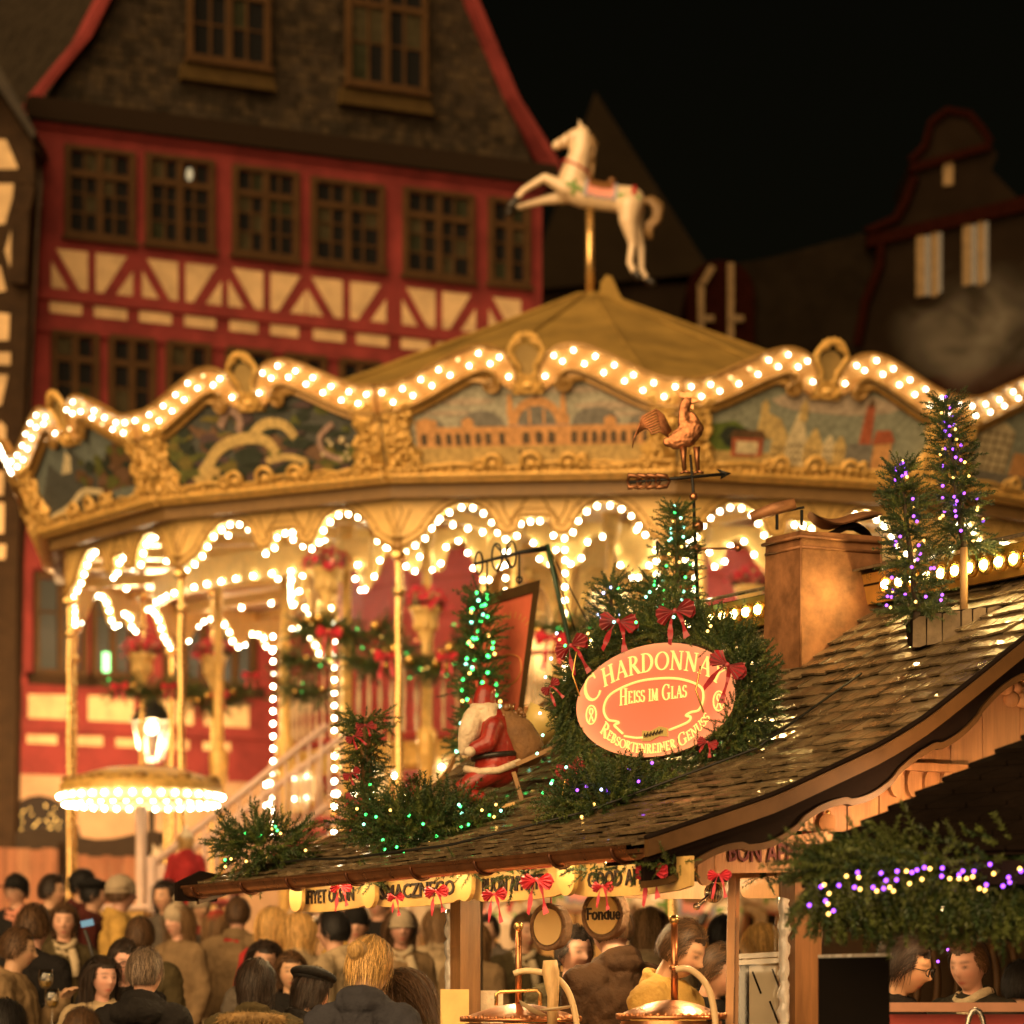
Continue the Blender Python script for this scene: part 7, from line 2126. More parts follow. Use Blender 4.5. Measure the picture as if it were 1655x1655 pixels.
mb = MB(); mb.tube([P(x, y, 13.85) for x, y in smooth_path([(1092, 1567), (1112, 1566), (1135, 1582), (1150, 1612), (1158, 1665)], 4)], .013, 8); mb.ob('hose', mat('cream_hose2', (.66, .48, .26), .35), pt2, smooth='all')
mb = MB(); mb.tube([P(x, y, 14.7) for x, y in ((802, 1625), (802, 1606), (808, 1603), (868, 1600), (873, 1606), (873, 1625))], .008, 6); mb.ob('wire_handle', m_brass, pt1, smooth='all')
mb = MB(); mb.lathe([(.0, 0), (.05, .005), (.068, .02), (.07, .022)], P(858, 1636, 14.55), 20, Matrix.Rotation(.5, 3, 'Y')); mb.ob('saucer', mat('cream_china', (.78, .62, .38), .3), None, smooth='all', label='tilted cream saucer on the first copper pot', cat='saucer')
mb = MB(); mb.lathe([(.0, 0), (.05, .005), (.066, .012), (.066, .016)], P(900, 1634, 14.3), 20, Matrix.Rotation(-.12, 3, 'Y')); mb.ob('plate', MATS['cream_china'], None, smooth='all', label='small cream plate beside the wooden spoon', cat='plate')
for x, y, w, h, Y, lab, m in ((735, 1625, 46, 52, 15.6, 'pale price card beside the stall post', m_sign), (795, 1612, 36, 22, 15.8, 'white paper box behind the first copper pot', m_sw)):
    c = P(x, y, Y); s = Y / FPX
    mb = MB(); mb.box((c.x, Y, c.z - .1), (w * s, .03, h * s + .2)); mb.ob('card' if w == 46 else 'paper_box', m, None, label=lab, cat='card' if w == 46 else 'box')
# silver whisk ornament
so = thing('bell_ornament', P(1150, 1462, 14.2), 'silver ribbed bell ornament on a stick near the corner post', 'ornament')
c = P(1153, 1443, 14.2)
mb = MB()
for i in range(8):
    a = PI * i / 8; mb.tube([c + Vector((.034 * math.sin(t) * math.cos(a), .034 * math.sin(t) * math.sin(a), .038 * math.cos(t))) for t in np.linspace(0, 2 * PI, 17)], .004, 4)
mb.ball(c, .028, 10, 8); mb.ob('bell', mat('silver', (.75, .66, .52), .2, .95), so, smooth='all')
mb = MB(); mb.tube([P(1145, 1448, 14.15), P(1128, 1464, 14.12)], .007, 6); mb.ball(P(1126, 1465, 14.12), .015, 8, 6); mb.ob('stick', MATS['silver'], so, smooth='all')
# shelf things under the gable
mb = MB()
for i in range(60):
    x = rg.uniform(1350, 1432); y = np.interp(x, [1350, 1390, 1432], [1318, 1296, 1300]) + rg.uniform(0, 26)
    a = P(x, y, 14.45); mb.tube([a, a + Vector((rg.uniform(-.04, .04), -.02, rg.uniform(-.01, .05)))], .007, 5)
mb.ob('straw_basket', m_gold, None, smooth='all', label='golden straw bundle on the shelf under the wavy board', cat='basket')
mb = MB(); mb.box(P(1318, 1333, 14.3), (.11, .02, .10)); c = mb.ob('poster', mat('red_poster', (.45, .05, .05), .5), None, label='small red poster with a white letter M under the wavy board', cat='poster')
place(text_mesh('M', .07), 'lettering', m_sw, c, P(1318, 1334, 14.3) + Vector((0, -.014, 0)), (1, 0, 0), (0, 0, 1))
bt_ = thing('clock', P(1338, 1342, 14.2), 'little round wooden clock beside the red poster', 'clock')
mb = MB(); mb.lathe([(.0, -.012), (.036, -.012), (.036, .01), (.030, .012), (0, .012)], P(1338, 1330, 14.2), 20, Matrix.Rotation(PI / 2, 3, 'X')); mb.ob('case', m_pine[0], bt_, smooth=True)
mb = MB(); mb.ball(P(1338, 1314, 14.2), .012, 8, 6); mb.ob('knob', m_brass, bt_, smooth='all')

# ================================================================== NEIGHBOUR STALL WITH THE THICK GARLAND
Y2 = 12.0
h2 = thing('market_stall', P(1560, 1900, Y2), 'dark-roofed stall hung with a thick fir garland in the near corner', 'market stall')
m_dsh = mat('dark_tarred_shingle', (.010, .0065, .0045), .9, spec=.03, var=.4, vscale=6, bump=.3, bscale=20)
# roof plane rises to the back and to the side; stepped shingle courses
e0, e1 = P(1300, 1388, Y2), P(1900, 1375, Y2 - .6)
t0, t1 = P(1690, 1180, Y2 + .55), P(2300, 1130, Y2 - .1)
rows2 = 9
for i in range(rows2):
    f0, f1 = i / rows2, (i + 1.25) / rows2
    A0, A1 = e0.lerp(t0, f0), e1.lerp(t1, f0); B0, B1 = e0.lerp(t0, min(f1, 1.05)), e1.lerp(t1, min(f1, 1.05))
    up_ = Vector((-.12, -.25, .9)).normalized() * .03
    n = 9
    for j in range(n):
        g0, g1 = j / n + .003, (j + 1) / n - .003
        q = [A0.lerp(A1, g0) + up_, A0.lerp(A1, g1) + up_, B0.lerp(B1, g1) + up_ * .3, B0.lerp(B1, g0) + up_ * .3]
        mb = MB(); vs = q + [v - up_ * .5 for v in q]
        mb.add(vs, [(0, 1, 2, 3), (7, 6, 5, 4), (0, 4, 5, 1), (1, 5, 6, 2), (2, 6, 7, 3), (3, 7, 4, 0)]); mb.ob('shingle', m_dsh, h2)
mb = MB(); mb.add([e0, e1, t1, t0], [(0, 1, 2, 3)]); mb.ob('roof_deck', m_soff, h2)
mb = MB(); mb.prism([(1322, 1900), (1438, 1900), (1436, 1547), (1322, 1547)], lambda a, b, d: P(a, b, Y2 + .3) + Vector((0, -d, 0)), 0, .03); mb.ob('dark_panel', mat('black_brown_board', (.006, .004, .003), .8, spec=.1, var=.4, vscale=5), h2)
mb = MB(); mb.bar(P(1322, 1546, Y2 + .28), P(1440, 1543, Y2 + .28), .02, .012); mb.ob('foil_edge', m_foil, h2)
mb = MB(); mb.bar(P(1430, 1628, 13.6), P(1900, 1628, 13.6), .3, .035); mb.ob('counter', mat('rose_counter', (.62, .30, .18), .45, var=.15), h2)
mb = MB(); mb.bar(P(1436, 1652, 13.5), P(1900, 1652, 13.5), .02, .06); mb.ob('counter_front', m_red_p, h2)
mb = MB(); mb.bar(e0 - Vector((0, 0, .06)), e1 - Vector((0, 0, .06)), .05, .08); mb.ob('eave_board', m_soff, h2)
# back wall with carved panels, so that the people stand before something
mb = MB(); mb.prism([(1330, 1655), (1800, 1655), (1800, 1380), (1330, 1380)], lambda a, b, d: P(a, b, 18.5) + Vector((0, -d, 0)), -.05, 0); mb.ob('back_wall', mat('brown_back_wall', (.14, .075, .03), .7, var=.3, vscale=5), h2)
for i in range(8): mb = MB(); x = 1440 + i * 32; mb.tube([P(x + 12 * math.sin(t * 3), 1655 - 130 * t, 18.4) for t in np.linspace(0, 1, 9)], .02, 6); mb.ob('carved_rib', m_post, h2, smooth='all')
post2 = MB(); post2.bar(P(1700, 1655, Y2), P(1700, 1380, Y2), .1, .1, (0, 1, 0)); post2.ob('post', m_post, h2)
p = P(1530, 1462, 14.6)
root = thing('stall_lamp', p, 'shaded lamp inside the stall with the thick garland', 'lamp', 'lamps inside the stall')
mb = MB(); mb.lathe([(.02, .07), (.08, .0), (.085, -.01)], p, 14); mb.tube([p + Vector((0, 0, .07)), p + Vector((0, 0, .3))], .006, 5); mb.ob('shade', m_iron, root, smooth='all')
mb = MB(); mb.ball(p, .04, 10, 8); mb.ob('lamp_bulb', glow('garland_stall_lamp_lit', (1, .60, .26), 30), root, smooth='all')
# garland: long drooping branches
LSP = [sprig(110, .22, .030, .003, seed=20 + i) for i in range(5)]
ga = thing('garland', P(1480, 1540, Y2 - .2), 'thick drooping fir garland with purple lights on the dark-roofed stall', 'garland', 'fir garlands on the stall roof')
r = np.random.RandomState(77); pos, dr = [], []
for i in range(900):
    x = r.uniform(1312, 1700); t = r.rand()
    yc = 1418 + 4 * math.sin(x / 40.); h = 56 * (.75 + .25 * math.sin(x / 23. + 1))
    if x < 1350: h *= .45 + .55 * (x - 1312) / 38
    y = yc + (t * 2 - 1) * h * .86 - 8
    dz = -1.0 if t > .4 else (.1 - .4 * r.rand())
    pos.append(np.array(P(x, y, Y2 - .05 - .16 * math.sin(PI * t) - .06 * r.rand()))); dr.append(np.array([.5 * r.randn() - (.5 if t < .4 else .1), -.45, dz + .3 * r.randn()]))
link('fir_branches', foliage('fir_branches', pos, dr, [m_needle, m_needle2, m_needle2], .8, seed=78, spr=LSP), ga)
for x, y, kd in ((1308, 1463, 'p'), (1327, 1433, 'p'), (1332, 1430, 'w'), (1340, 1444, 'w'), (1334, 1456, 'p'), (1338, 1461, 'w'), (1347, 1472, 'p'), (1339, 1477, 'w'), (1356, 1431, 'p'), (1368, 1416, 'w'), (1386, 1410, 'p'), (1388, 1418, 'w'), (1381, 1434, 'p'), (1390, 1437, 'w'), (1411, 1434, 'p'), (1417, 1440, 'w'),
                 (1424, 1411, 'p'), (1432, 1423, 'p'), (1449, 1422, 'p'), (1428, 1436, 'p'), (1438, 1434, 'w'), (1444, 1440, 'w'), (1450, 1408, 'p'), (1465, 1408, 'w'), (1474, 1410, 'p'), (1482, 1406, 'p'), (1494, 1402, 'p'), (1470, 1428, 'w'), (1490, 1421, 'w'), (1503, 1404, 'w'), (1522, 1416, 'p'), (1523, 1403, 'p'), (1535, 1420, 'w'), (1550, 1414, 'p'),
                 (1556, 1408, 'p'), (1550, 1420, 'w'), (1574, 1408, 'p'), (1562, 1420, 'w'), (1572, 1417, 'w'), (1600, 1397, 'p'), (1606, 1412, 'w'), (1583, 1436, 'w'), (1594, 1430, 'p'), (1592, 1439, 'w'), (1621, 1432, 'p'), (1630, 1418, 'p'), (1632, 1426, 'p'), (1650, 1408, 'p'), (1648, 1404, 'w')):
    link('fairy_light', LED[kd], ga, loc=P(x, y, Y2 - .40))
for x, y in ((1532, 1535), (1516, 1554), (1540, 1562)): link('fairy_light', LED['p'], ga, loc=P(x, y, 16.0))
mb = MB(); mb.tube([P(1577 + 14 * math.cos(t) , 1668 - 36 * math.sin(t), 13.2) for t in np.linspace(0, PI, 15)], [.010 + .002 * (i % 2) for i in range(15)], 7); mb.ob('ribbed_hose', MATS['brushed_steel'], None, smooth='all', label='ribbed steel hose arching on the rose counter', cat='hose')
# ================================================================== PEOPLE
m_skin = mat('skin', (.60, .34, .22), .5, var=.08, vscale=30, attr='tint', spec=.4)


def head_surface(mb, fem=0.0):
    """closed sculpted head round the origin (centre of the skull), facing -y"""
    nu, nv = 40, 34
    vs = []
    for i in range(nv + 1):
        th = PI * i / nv
        for j in range(nu):
            ph = 2 * PI * j / nu
            x, y, z = math.sin(th) * math.sin(ph), -math.sin(th) * math.cos(ph), math.cos(th)
            X, Y, Z = x * .076, y * .098, z * .118
            f = max(0, -y)
            if z < 0:                                   # jaw narrows
                X *= 1 - .30 * (-z) ** 1.4; Y *= 1 - .10 * (-z) - (.35 * (-z) ** 2 if y > 0 else 0)
                if y > 0: Z *= 1 - .25 * y
            g = lambda a, b, w, h: math.exp(-((X - a) / w) ** 2 - ((Z - b) / h) ** 2)
            if y < 0.1:
                d = .0
                d += .024 * g(0, -.030, .011, .012) + .014 * g(0, -.012, .009, .020)      # nose
                d += .007 * g(0, -.062, .020, .007) + .006 * g(0, -.074, .018, .007)       # lips
                d -= .004 * g(0, -.068, .024, .003)
                d += .010 * g(0, -.098, .020, .014)                                        # chin
                for s in (-1, 1):
                    d -= .010 * g(s * .032, .006, .014, .009)                              # sockets
                    d += .006 * g(s * .032, .004, .009, .006)                              # lids
                    d += .006 * g(s * .030, .026, .020, .008)                              # brow
                    d += .005 * g(s * .042, -.030, .018, .018)                             # cheek
                Y -= d * (f ** .5)
            vs.append((X, Y, Z))
    mb.add(vs, [(i * nu + j, (i + 1) * nu + j, (i + 1) * nu + (j + 1) % nu, i * nu + (j + 1) % nu) for i in range(nv) for j in range(nu)])
    for s in (-1, 1):
        mb.ball((s * .077, .012, -.008), (.012, .022, .034), 8, 8, Matrix.Rotation(s * .35, 3, 'Z'))


def rot_about(V, M, c, w=None):
    W_ = (V - c) @ np.array(M).T + c
    return W_ if w is None else V * (1 - w[:, None]) + W_ * w[:, None]


BODY_CACHE = {}


def body_base(fem, arms):
    """standing figure 1.75 m tall facing -y, one skin; arms = ((elbow, wrist) left, right)"""
    key = (fem, arms)
    if key in BODY_CACHE: return BODY_CACHE[key]
    mb = MB()
    hm = MB(); head_surface(hm)
    mb.add([Vector(v) + Vector((0, -.012, 1.632)) for v in hm.v], hm.f)
    sw, hwid = (.165, .13) if fem else (.185, .12)
    chain(mb, [(0, .012, 1.42), (0, .0, 1.57)], [.060 - .008 * fem, .052 - .006 * fem])
    chain(mb, [(0, .01, 1.0), (0, .0, 1.15), (0, .0, 1.30), (0, .01, 1.40)], [.125, .115, .125, .095])
    for s in (-1, 1):
        chain(mb, [(s * .05, .0, 1.28), (s * sw * .8, .01, 1.39)], [.11, .075]); chain(mb, [(0, .02, 1.44), (s * sw, .01, 1.40)], [.06, .062])
        chain(mb, [(s * .07, .0, .98), (s * .06, .0, 1.12)], [.10, .095])
        chain(mb, [(s * .09, 0, .95), (s * .10, 0, .50), (s * .10, .02, .09)], [.088, .058, .042]); chain(mb, [(s * .10, .03, .05), (s * .115, -.13, .035)], [.045, .038])
        el, wr_ = arms[0 if s < 0 else 1]
        el = Vector((s * el[0], el[1], el[2])); wr_ = Vector((s * wr_[0], wr_[1], wr_[2]))
        chain(mb, [(s * sw, .01, 1.395), el, wr_], [.056, .043, .030])
        d = (wr_ - el).normalized(); side = d.cross(Vector((0, 0, 1)) if abs(d.z) < .9 else Vector((0, 1, 0))).normalized(); nrm = d.cross(side)
        pm = wr_ + d * .075
        chain(mb, [wr_ + d * .02 - side * .012, pm - side * .022], [.026, .022], 8); chain(mb, [wr_ + d * .02 + side * .012, pm + side * .022], [.026, .022], 8)
        for q, L in ((-.033, .055), (-.011, .072), (.011, .068), (.033, .05)):
            a = pm + side * q * 1.15; b = a + d * L * .55 + nrm * .012; c = b + d * L * .4 + nrm * .03
            chain(mb, [a, b, c], [.0105, .0095, .008], 7)
        a = wr_ + d * .03 + side * .03; chain(mb, [a, a + d * .035 + side * .025 + nrm * .01, a + d * .065 + side * .03 + nrm * .022], [.013, .011, .009], 7)
    me = remesh(mb, .0088, 'body', m_skin, 2)
    V = co_of(me).copy()
    F = None
    BODY_CACHE[key] = me
    return me


ARM_DOWN = (((.235, .02, 1.12), (.225, -.08, .88)), ((.235, .02, 1.12), (.225, -.08, .88)))
ARM_FWD = (((.225, -.04, 1.13), (.14, -.28, 1.12)), ((.225, -.04, 1.13), (.14, -.28, 1.12)))
ARM_UP = (((.225, -.04, 1.13), (.14, -.28, 1.12)), ((.24, -.06, 1.14), (.16, -.24, 1.34)))
NECK = np.array([0, .01, 1.50])


def head_rot(yaw, pitch, roll=0.0):
    return Matrix.Rotation(yaw, 3, 'Z') @ Matrix.Rotation(pitch, 3, 'X') @ Matrix.Rotation(roll, 3, 'Y')


def hair_strands(seed, kind, length, nst, vol=1.0):
    """ribbons lying over the skull; head coordinates, facing -y"""
    r = np.random.RandomState(seed); Vs, Fs = [], []
    for i in range(nst):
        a = r.rand() * 2 * PI; e = math.asin(min(1, .05 + .95 * r.rand()))
        if kind == 'short' and r.rand() < .15: e *= .6
        root = np.array([math.sin(a) * math.cos(e) * .078, -math.cos(a) * math.cos(e) * .100, math.sin(e) * .122])
        front = -root[1]
        if front > .055 and root[2] < .075: continue
        if root[2] < .0 and kind != 'long' and front > .0: continue
        up = root / np.array([.078, .1, .122]); up /= np.linalg.norm(up)
        flow = np.array([up[0] * .5 + r.randn() * .15, .35 + .3 * r.randn() if front < .04 else .9, -.7])
        flow -= up * flow.dot(up); flow /= np.linalg.norm(flow) + 1e-9
        L = length * (.7 + .6 * r.rand()); n = 5
        p = root * (1.02 + .05 * r.rand() * vol); pts = [p]
        for k in range(n):
            p = p + flow * L / n
            q = p / np.array([.078, .1, .122]); l = np.linalg.norm(q)
            mn = 1.05 + .09 * vol * r.rand() ** 2
            if l < mn and p[2] > -.09: p = p * mn / l
            if p[2] < -.04: flow = flow * .6 + np.array([0, .03, -1]) * .5; flow /= np.linalg.norm(flow)
            else:
                u2 = q / (l + 1e-9); flow = flow - u2 * flow.dot(u2) + np.array([0, 0, -.12]); flow /= np.linalg.norm(flow)
            pts.append(p)
        if any(q_[1] < -.062 and q_[2] < .062 for q_ in pts): continue
        w = .0017 * (.6 + .8 * r.rand()); sd = np.cross(flow, up); sd /= np.linalg.norm(sd) + 1e-9
        o = len(Vs)
        for k, p in enumerate(pts):
            ww = w * (1 - .75 * k / n); Vs += [p - sd * ww, p + sd * ww]
        Fs += [(o + 2 * k, o + 2 * k + 1, o + 2 * k + 3, o + 2 * k + 2) for k in range(n)]
    return np.array(Vs), np.array(Fs)


def hair_shell(kind, grow=.010):
    """cap of hair as a closed lump, head coordinates"""
    mb = MB()
    mb.ball((0, .010, .018), (.078 + grow, .094 + grow, .106 + grow), 22, 16)
    if kind == 'long':
        chain(mb, [(-.06, .04, 0), (-.065, .045, -.12), (-.06, .05, -.2)], [.045, .04, .025]); chain(mb, [(.06, .04, 0), (.065, .045, -.12), (.06, .05, -.2)], [.045, .04, .025]); chain(mb, [(0, .07, 0), (0, .075, -.12), (0, .08, -.22)], [.06, .06, .04])
    if kind == 'bob':
        chain(mb, [(-.06, .03, 0), (-.066, .03, -.08)], [.04, .03]); chain(mb, [(.06, .03, 0), (.066, .03, -.08)], [.04, .03]); chain(mb, [(0, .065, 0), (0, .07, -.09)], [.055, .045])
    if kind == 'bun':
        mb.ball((0, .115, .045), .042, 12, 9); chain(mb, [(0, .05, -.02), (0, .06, -.05)], [.06, .045])
    me = remesh(mb, .009, 'hair', [], 2)
    V = co_of(me); N = np.array([v.normal[:] for v in me.vertices])
    F = np.array([p.vertices[:] for p in me.polygons])
    # open the face
    C_ = V[F].mean(1)
    hl = .052 if kind != 'short' else .058
    face = (C_[:, 1] < -.035) & (C_[:, 2] < hl + .25 * np.abs(C_[:, 0])) & (np.abs(C_[:, 0]) < .075)
    side = (C_[:, 1] < .015) & (C_[:, 2] < .02) if kind in ('short', 'bun') else (C_[:, 1] < -.02) & (C_[:, 2] < .0)
    neck = (C_[:, 2] < -.055) if kind in ('short', 'bun') else (C_[:, 2] < -.30)
    keep = ~(face | side | neck)
    V2 = V + N * (np.array([noise.noise(Vector((v[0] * 60, v[1] * 60, v[2] * 14))) for v in V]) * .003)[:, None]
    bpy.data.meshes.remove(me)
    return V2, F[keep]


SHELLS = {k: hair_shell(k) for k in ('short', 'long', 'bob', 'bun')}
HAIRC = {'dark': (.022, .013, .008), 'brown': (.075, .038, .016), 'light': (.17, .095, .04), 'blond': (.50, .30, .10), 'grey': (.13, .09, .06), 'black': (.010, .008, .007)}
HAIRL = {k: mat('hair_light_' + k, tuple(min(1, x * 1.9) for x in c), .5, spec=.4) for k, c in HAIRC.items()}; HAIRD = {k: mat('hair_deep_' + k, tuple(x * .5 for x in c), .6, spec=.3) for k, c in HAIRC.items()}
for k, c in HAIRC.items(): HAIRC[k] = mat('hair_' + k, c, .6, var=.6, vscale=40, stretch=(3, 3, .5), sheen=.1, spec=.3)
CLOTH = {}


def cloth(name, col, var=.3, rough=.85, bump=.35, bs=70):
    if name not in CLOTH: CLOTH[name] = mat('cloth_' + name, col, rough, var=var, vscale=7, bump=bump, bscale=bs, spec=.2)
    return CLOTH[name]


m_trs = None
JACKET = {}


def jacket_mesh(fem, arms, puff, collar, hood):
    key = (fem, arms, puff, collar, hood)
    if key in JACKET: return JACKET[key]
    mb = MB()
    sw = .168 if fem else .188
    g = .022 + .016 * puff
    chain(mb, [(0, .01, .78), (0, .008, 1.0), (0, .0, 1.15), (0, .002, 1.30), (0, .012, 1.40)], [.15 + g, .13 + g, .118 + g, .128 + g, .098 + g * .8])
    for s in (-1, 1):
        chain(mb, [(s * .075, .0, .80), (s * .06, .0, 1.12), (s * .055, .0, 1.28), (s * sw * .8, .01, 1.385)], [.11 + g, .095 + g, .105 + g, .07 + g * .7]); chain(mb, [(0, .022, 1.44), (s * sw, .01, 1.40)], [.062 + g * .5, .058 + g * .8])
        el, wr_ = arms[0 if s < 0 else 1]
        el = Vector((s * el[0], el[1], el[2])); wr_ = Vector((s * wr_[0], wr_[1], wr_[2]))
        chain(mb, [(s * sw, .01, 1.395), el, wr_], [.054 + g, .044 + g, .032 + g * .8])
        if puff:
            for t in (.25, .5, .75): c = Vector((s * sw, .01, 1.395)).lerp(el, t); mb.ball(c, .062 + g, 10, 8)
    if collar:
        mb.tube([(.080 * math.cos(a), .012 + .082 * math.sin(a), 1.455 + .022 * math.sin(a)) for a in np.linspace(0, 2 * PI, 21)], .030 if collar == 1 else .040, 8, False)
        mb.tube([(.074 * math.cos(a), .014 + .078 * math.sin(a), 1.490 + .028 * math.sin(a)) for a in np.linspace(0, 2 * PI, 21)], .020 if collar == 1 else .032, 8, False)
    if hood:
        chain(mb, [(-.09, .09, 1.43), (0, .13, 1.44), (.09, .09, 1.43)], [.055, .07, .055])
    me = remesh(mb, .011, 'jacket', [], 2)
    V = co_of(me); N = np.array([v.normal[:] for v in me.vertices])
    d = np.array([noise.fractal(Vector((v[0] * 9, v[1] * 9, v[2] * (16 if puff else 7))), 1.0, 2.0, 3) for v in V])
    if puff: d = d + .5 * np.cos(V[:, 2] * 2 * PI / .085)
    d2 = np.array([noise.noise(Vector((v[0] * 22 + v[2] * 9, v[1] * 22, v[2] * 13 - v[0] * 8))) for v in V])
    V = V + N * (d * (.010 if not puff else .012) + np.abs(d2) * .012)[:, None]
    me.vertices.foreach_set('co', V.astype(np.float32).ravel()); me.update()
    JACKET[key] = me
    return me


TR = {}


def trousers_mesh():
    if 't' not in TR:
        mb = MB()
        for s in (-1, 1): chain(mb, [(s * .07, 0, .92), (s * .10, 0, .50), (s * .10, .02, .10)], [.13, .078, .064])
        TR['t'] = remesh(mb, .016, 'trousers', [], 2)
        mb = MB()
        for s in (-1, 1): chain(mb, [(s * .10, .03, .06), (s * .115, -.14, .045)], [.06, .05])
        TR['s'] = remesh(mb, .014, 'shoes', [], 1)
    return TR['t'], TR['s']


def person(px, ytop, Y, label, face=0.0, yaw=0.0, pitch=0.0, roll=0.0, fem=0, hair='short', hc='dark', jk=('black', (.012, .011, .010)), arms=ARM_DOWN, puff=0, collar=1, hood=0,
           hat=None, scarf=None, lean=0.0, fur=None, glasses=False, H=None, floor=None, vol=2.0, skin=(.60, .34, .22), seed=0, group='people in the market crowd', dx=0.0):
    """px,ytop: photo place of the crown of the head. face: body heading in degrees, 0 = towards the camera, 90 = to the photo's right"""
    top = P(px, ytop, Y); gz = ground_z(Y) if floor is None else floor
    h = H or (top.z - gz); k = h / (1.755 + (.02 if hat else 0))
    root = thing('person', (top.x, Y, gz), label, 'person', group, rz=math.radians(face), local=True)
    root.scale = (k, k, k)
    me = body_base(fem, arms).copy(); me.name = 'body'
    V = co_of(me).astype(np.float64)
    C0 = np.array([0, -.012, 1.632])
    loc = V - C0
    sr_ = random.Random(int(px * 7)); sk_ = sr_.uniform(.82, 1.15); skin = (skin[0] * sk_, skin[1] * sk_ * sr_.uniform(.94, 1.06), skin[2] * sk_ * sr_.uniform(.9, 1.1))
    col = np.tile(np.array([skin[0], skin[1], skin[2], 1.0]), (len(V), 1))
    hd = V[:, 2] > 1.51
    g = lambda a, b, w, hh: np.exp(-((np.abs(loc[:, 0]) - a) / w) ** 2 - ((loc[:, 2] - b) / hh) ** 2) * (loc[:, 1] < -.04) * hd
    lips = np.clip(g(0, -.068, .020, .008) * 1.3, 0, 1)[:, None]; brow = np.clip(g(.031, .029, .018, .006), 0, .55)[:, None]; eye = np.clip(g(.032, .005, .012, .0055) * 1.2, 0, .8)[:, None]; chk = np.clip(g(.042, -.03, .02, .02), 0, 1)[:, None] * .35
    base = col[:, :3]
    base = base * (1 - lips) + lips * np.array([.45, .12, .09]); base = base * (1 - chk) + chk * np.array([.62, .25, .17])
    base = base * (1 - brow) + brow * np.array([.05, .03, .015]); base = base * (1 - eye) + eye * np.array([.035, .022, .015])
    col[:, :3] = base
    w = np.clip((V[:, 2] - 1.44) / .09, 0, 1) * (np.abs(V[:, 0]) < .12) * (V[:, 2] > 1.40)
    HR = head_rot(math.radians(yaw), math.radians(pitch), math.radians(roll))
    V = rot_about(V, HR, NECK, w)
    me.vertices.foreach_set('co', V.astype(np.float32).ravel())
    ca = me.color_attributes.new('tint', 'FLOAT_COLOR', 'POINT'); ca.data.foreach_set('color', col.astype(np.float32).ravel())
    me.update(); link('body', me, root)
    def headspace(A): return rot_about(np.asarray(A, float) + C0, HR, NECK)
    HRn = HR
    hm = HAIRC[hc]
    if hair and hat not in ('hood',):
        SV, SF = SHELLS[hair]
        link('hair', np_mesh('hair', headspace(SV), SF, hm, True), root)
        L = {'short': .065, 'long': .25, 'bob': .14, 'bun': .10}[hair]
        A, F = hair_strands(seed + int(px), 'long' if hair in ('long', 'bob') else 'short', L, 1900, vol)
        q_ = np_mesh('hair_strands', headspace(A), F, [hm, HAIRL[hc], HAIRD[hc]], True); q_.polygons.foreach_set('material_index', np.repeat(np.random.RandomState(7).choice([0, 1, 1, 2], len(F) // 5 + 1), 5)[:len(F)].astype(np.int32)); link('hair_strands', q_, root)
    jm = cloth(jk[0], jk[1])
    jo = jacket_mesh(fem, arms, puff, collar, hood).copy(); jo.materials.append(jm); link('jacket', jo, root)
    t, s = trousers_mesh()
    if not t.materials: t.materials.append(cloth('dark_jeans', (.02, .02, .025)))
    if not s.materials: s.materials.append(m_hoof)
    link('trousers', t, root); link('shoes', s, root)
    def add(name, mb, m, smooth='all'):
        q = mb.mesh(name, m, smooth); V_ = co_of(q); q.vertices.foreach_set('co', headspace(V_).astype(np.float32).ravel()); q.update(); link(name, q, root)
    if glasses:
        mb = MB()
        for s_ in (-1, 1):
            mb.tube([(s_ * .033 + .022 * math.cos(a), -.112 + .01 * abs(math.cos(a)), .004 + .017 * math.sin(a)) for a in np.linspace(0, 2 * PI, 17)], .0028, 5); mb.tube([(s_ * .055, -.105, .008), (s_ * .080, -.02, .006), (s_ * .082, .03, .0)], .0025, 5)
        mb.tube([(-.011, -.118, .006), (.011, -.118, .006)], .0025, 5); add('glasses', mb, m_hoof)
    if hat:
        hk, hm2 = hat if isinstance(hat, tuple) else (hat, m_hoof)
        mb = MB()
        if hk == 'beanie': mb.ball((0, .008, .045), (.093, .113, .100), 20, 14); mb.tube([(.090 * math.cos(a), .008 + .108 * math.sin(a), .016) for a in np.linspace(0, 2 * PI, 25)], .011, 8)
        if hk == 'cap': mb.ball((0, .010, .045), (.090, .110, .085), 20, 14); mb.lathe([(.0, 0), (.07, .002), (.085, -.004), (.0, -.008)], (0, -.105, .032), 18)
        if hk == 'beret': mb.ball((0, .015, .088), (.125, .128, .042), 22, 12); mb.tube([(.086 * math.cos(a), .01 + .104 * math.sin(a), .060) for a in np.linspace(0, 2 * PI, 25)], .014, 8); mb.tube([(0, .015, .128), (0, .015, .140)], .006, 6)
        if hk == 'bobble': mb.ball((0, .008, .045), (.093, .113, .100), 20, 14); mb.ball((0, .01, .165), .04, 12, 9)
        add('hat', mb, hm2)
    if scarf:
        mb = MB()
        for j in range(3): mb.tube([((.088 - .008 * j) * math.cos(a), .008 + (.092 - .008 * j) * math.sin(a), 1.425 + .03 * j + .014 * math.sin(a * 2 + j) - .018 * math.cos(a + PI / 2 + j * .3)) for a in np.linspace(0, 2 * PI, 25)], .024, 8, False)
        mb.tube([(.03, -.10, 1.44), (.045, -.135, 1.36), (.05, -.145, 1.26)], [.03, .032, .026], 8)
        mb.ob('scarf', scarf, root, smooth='all')
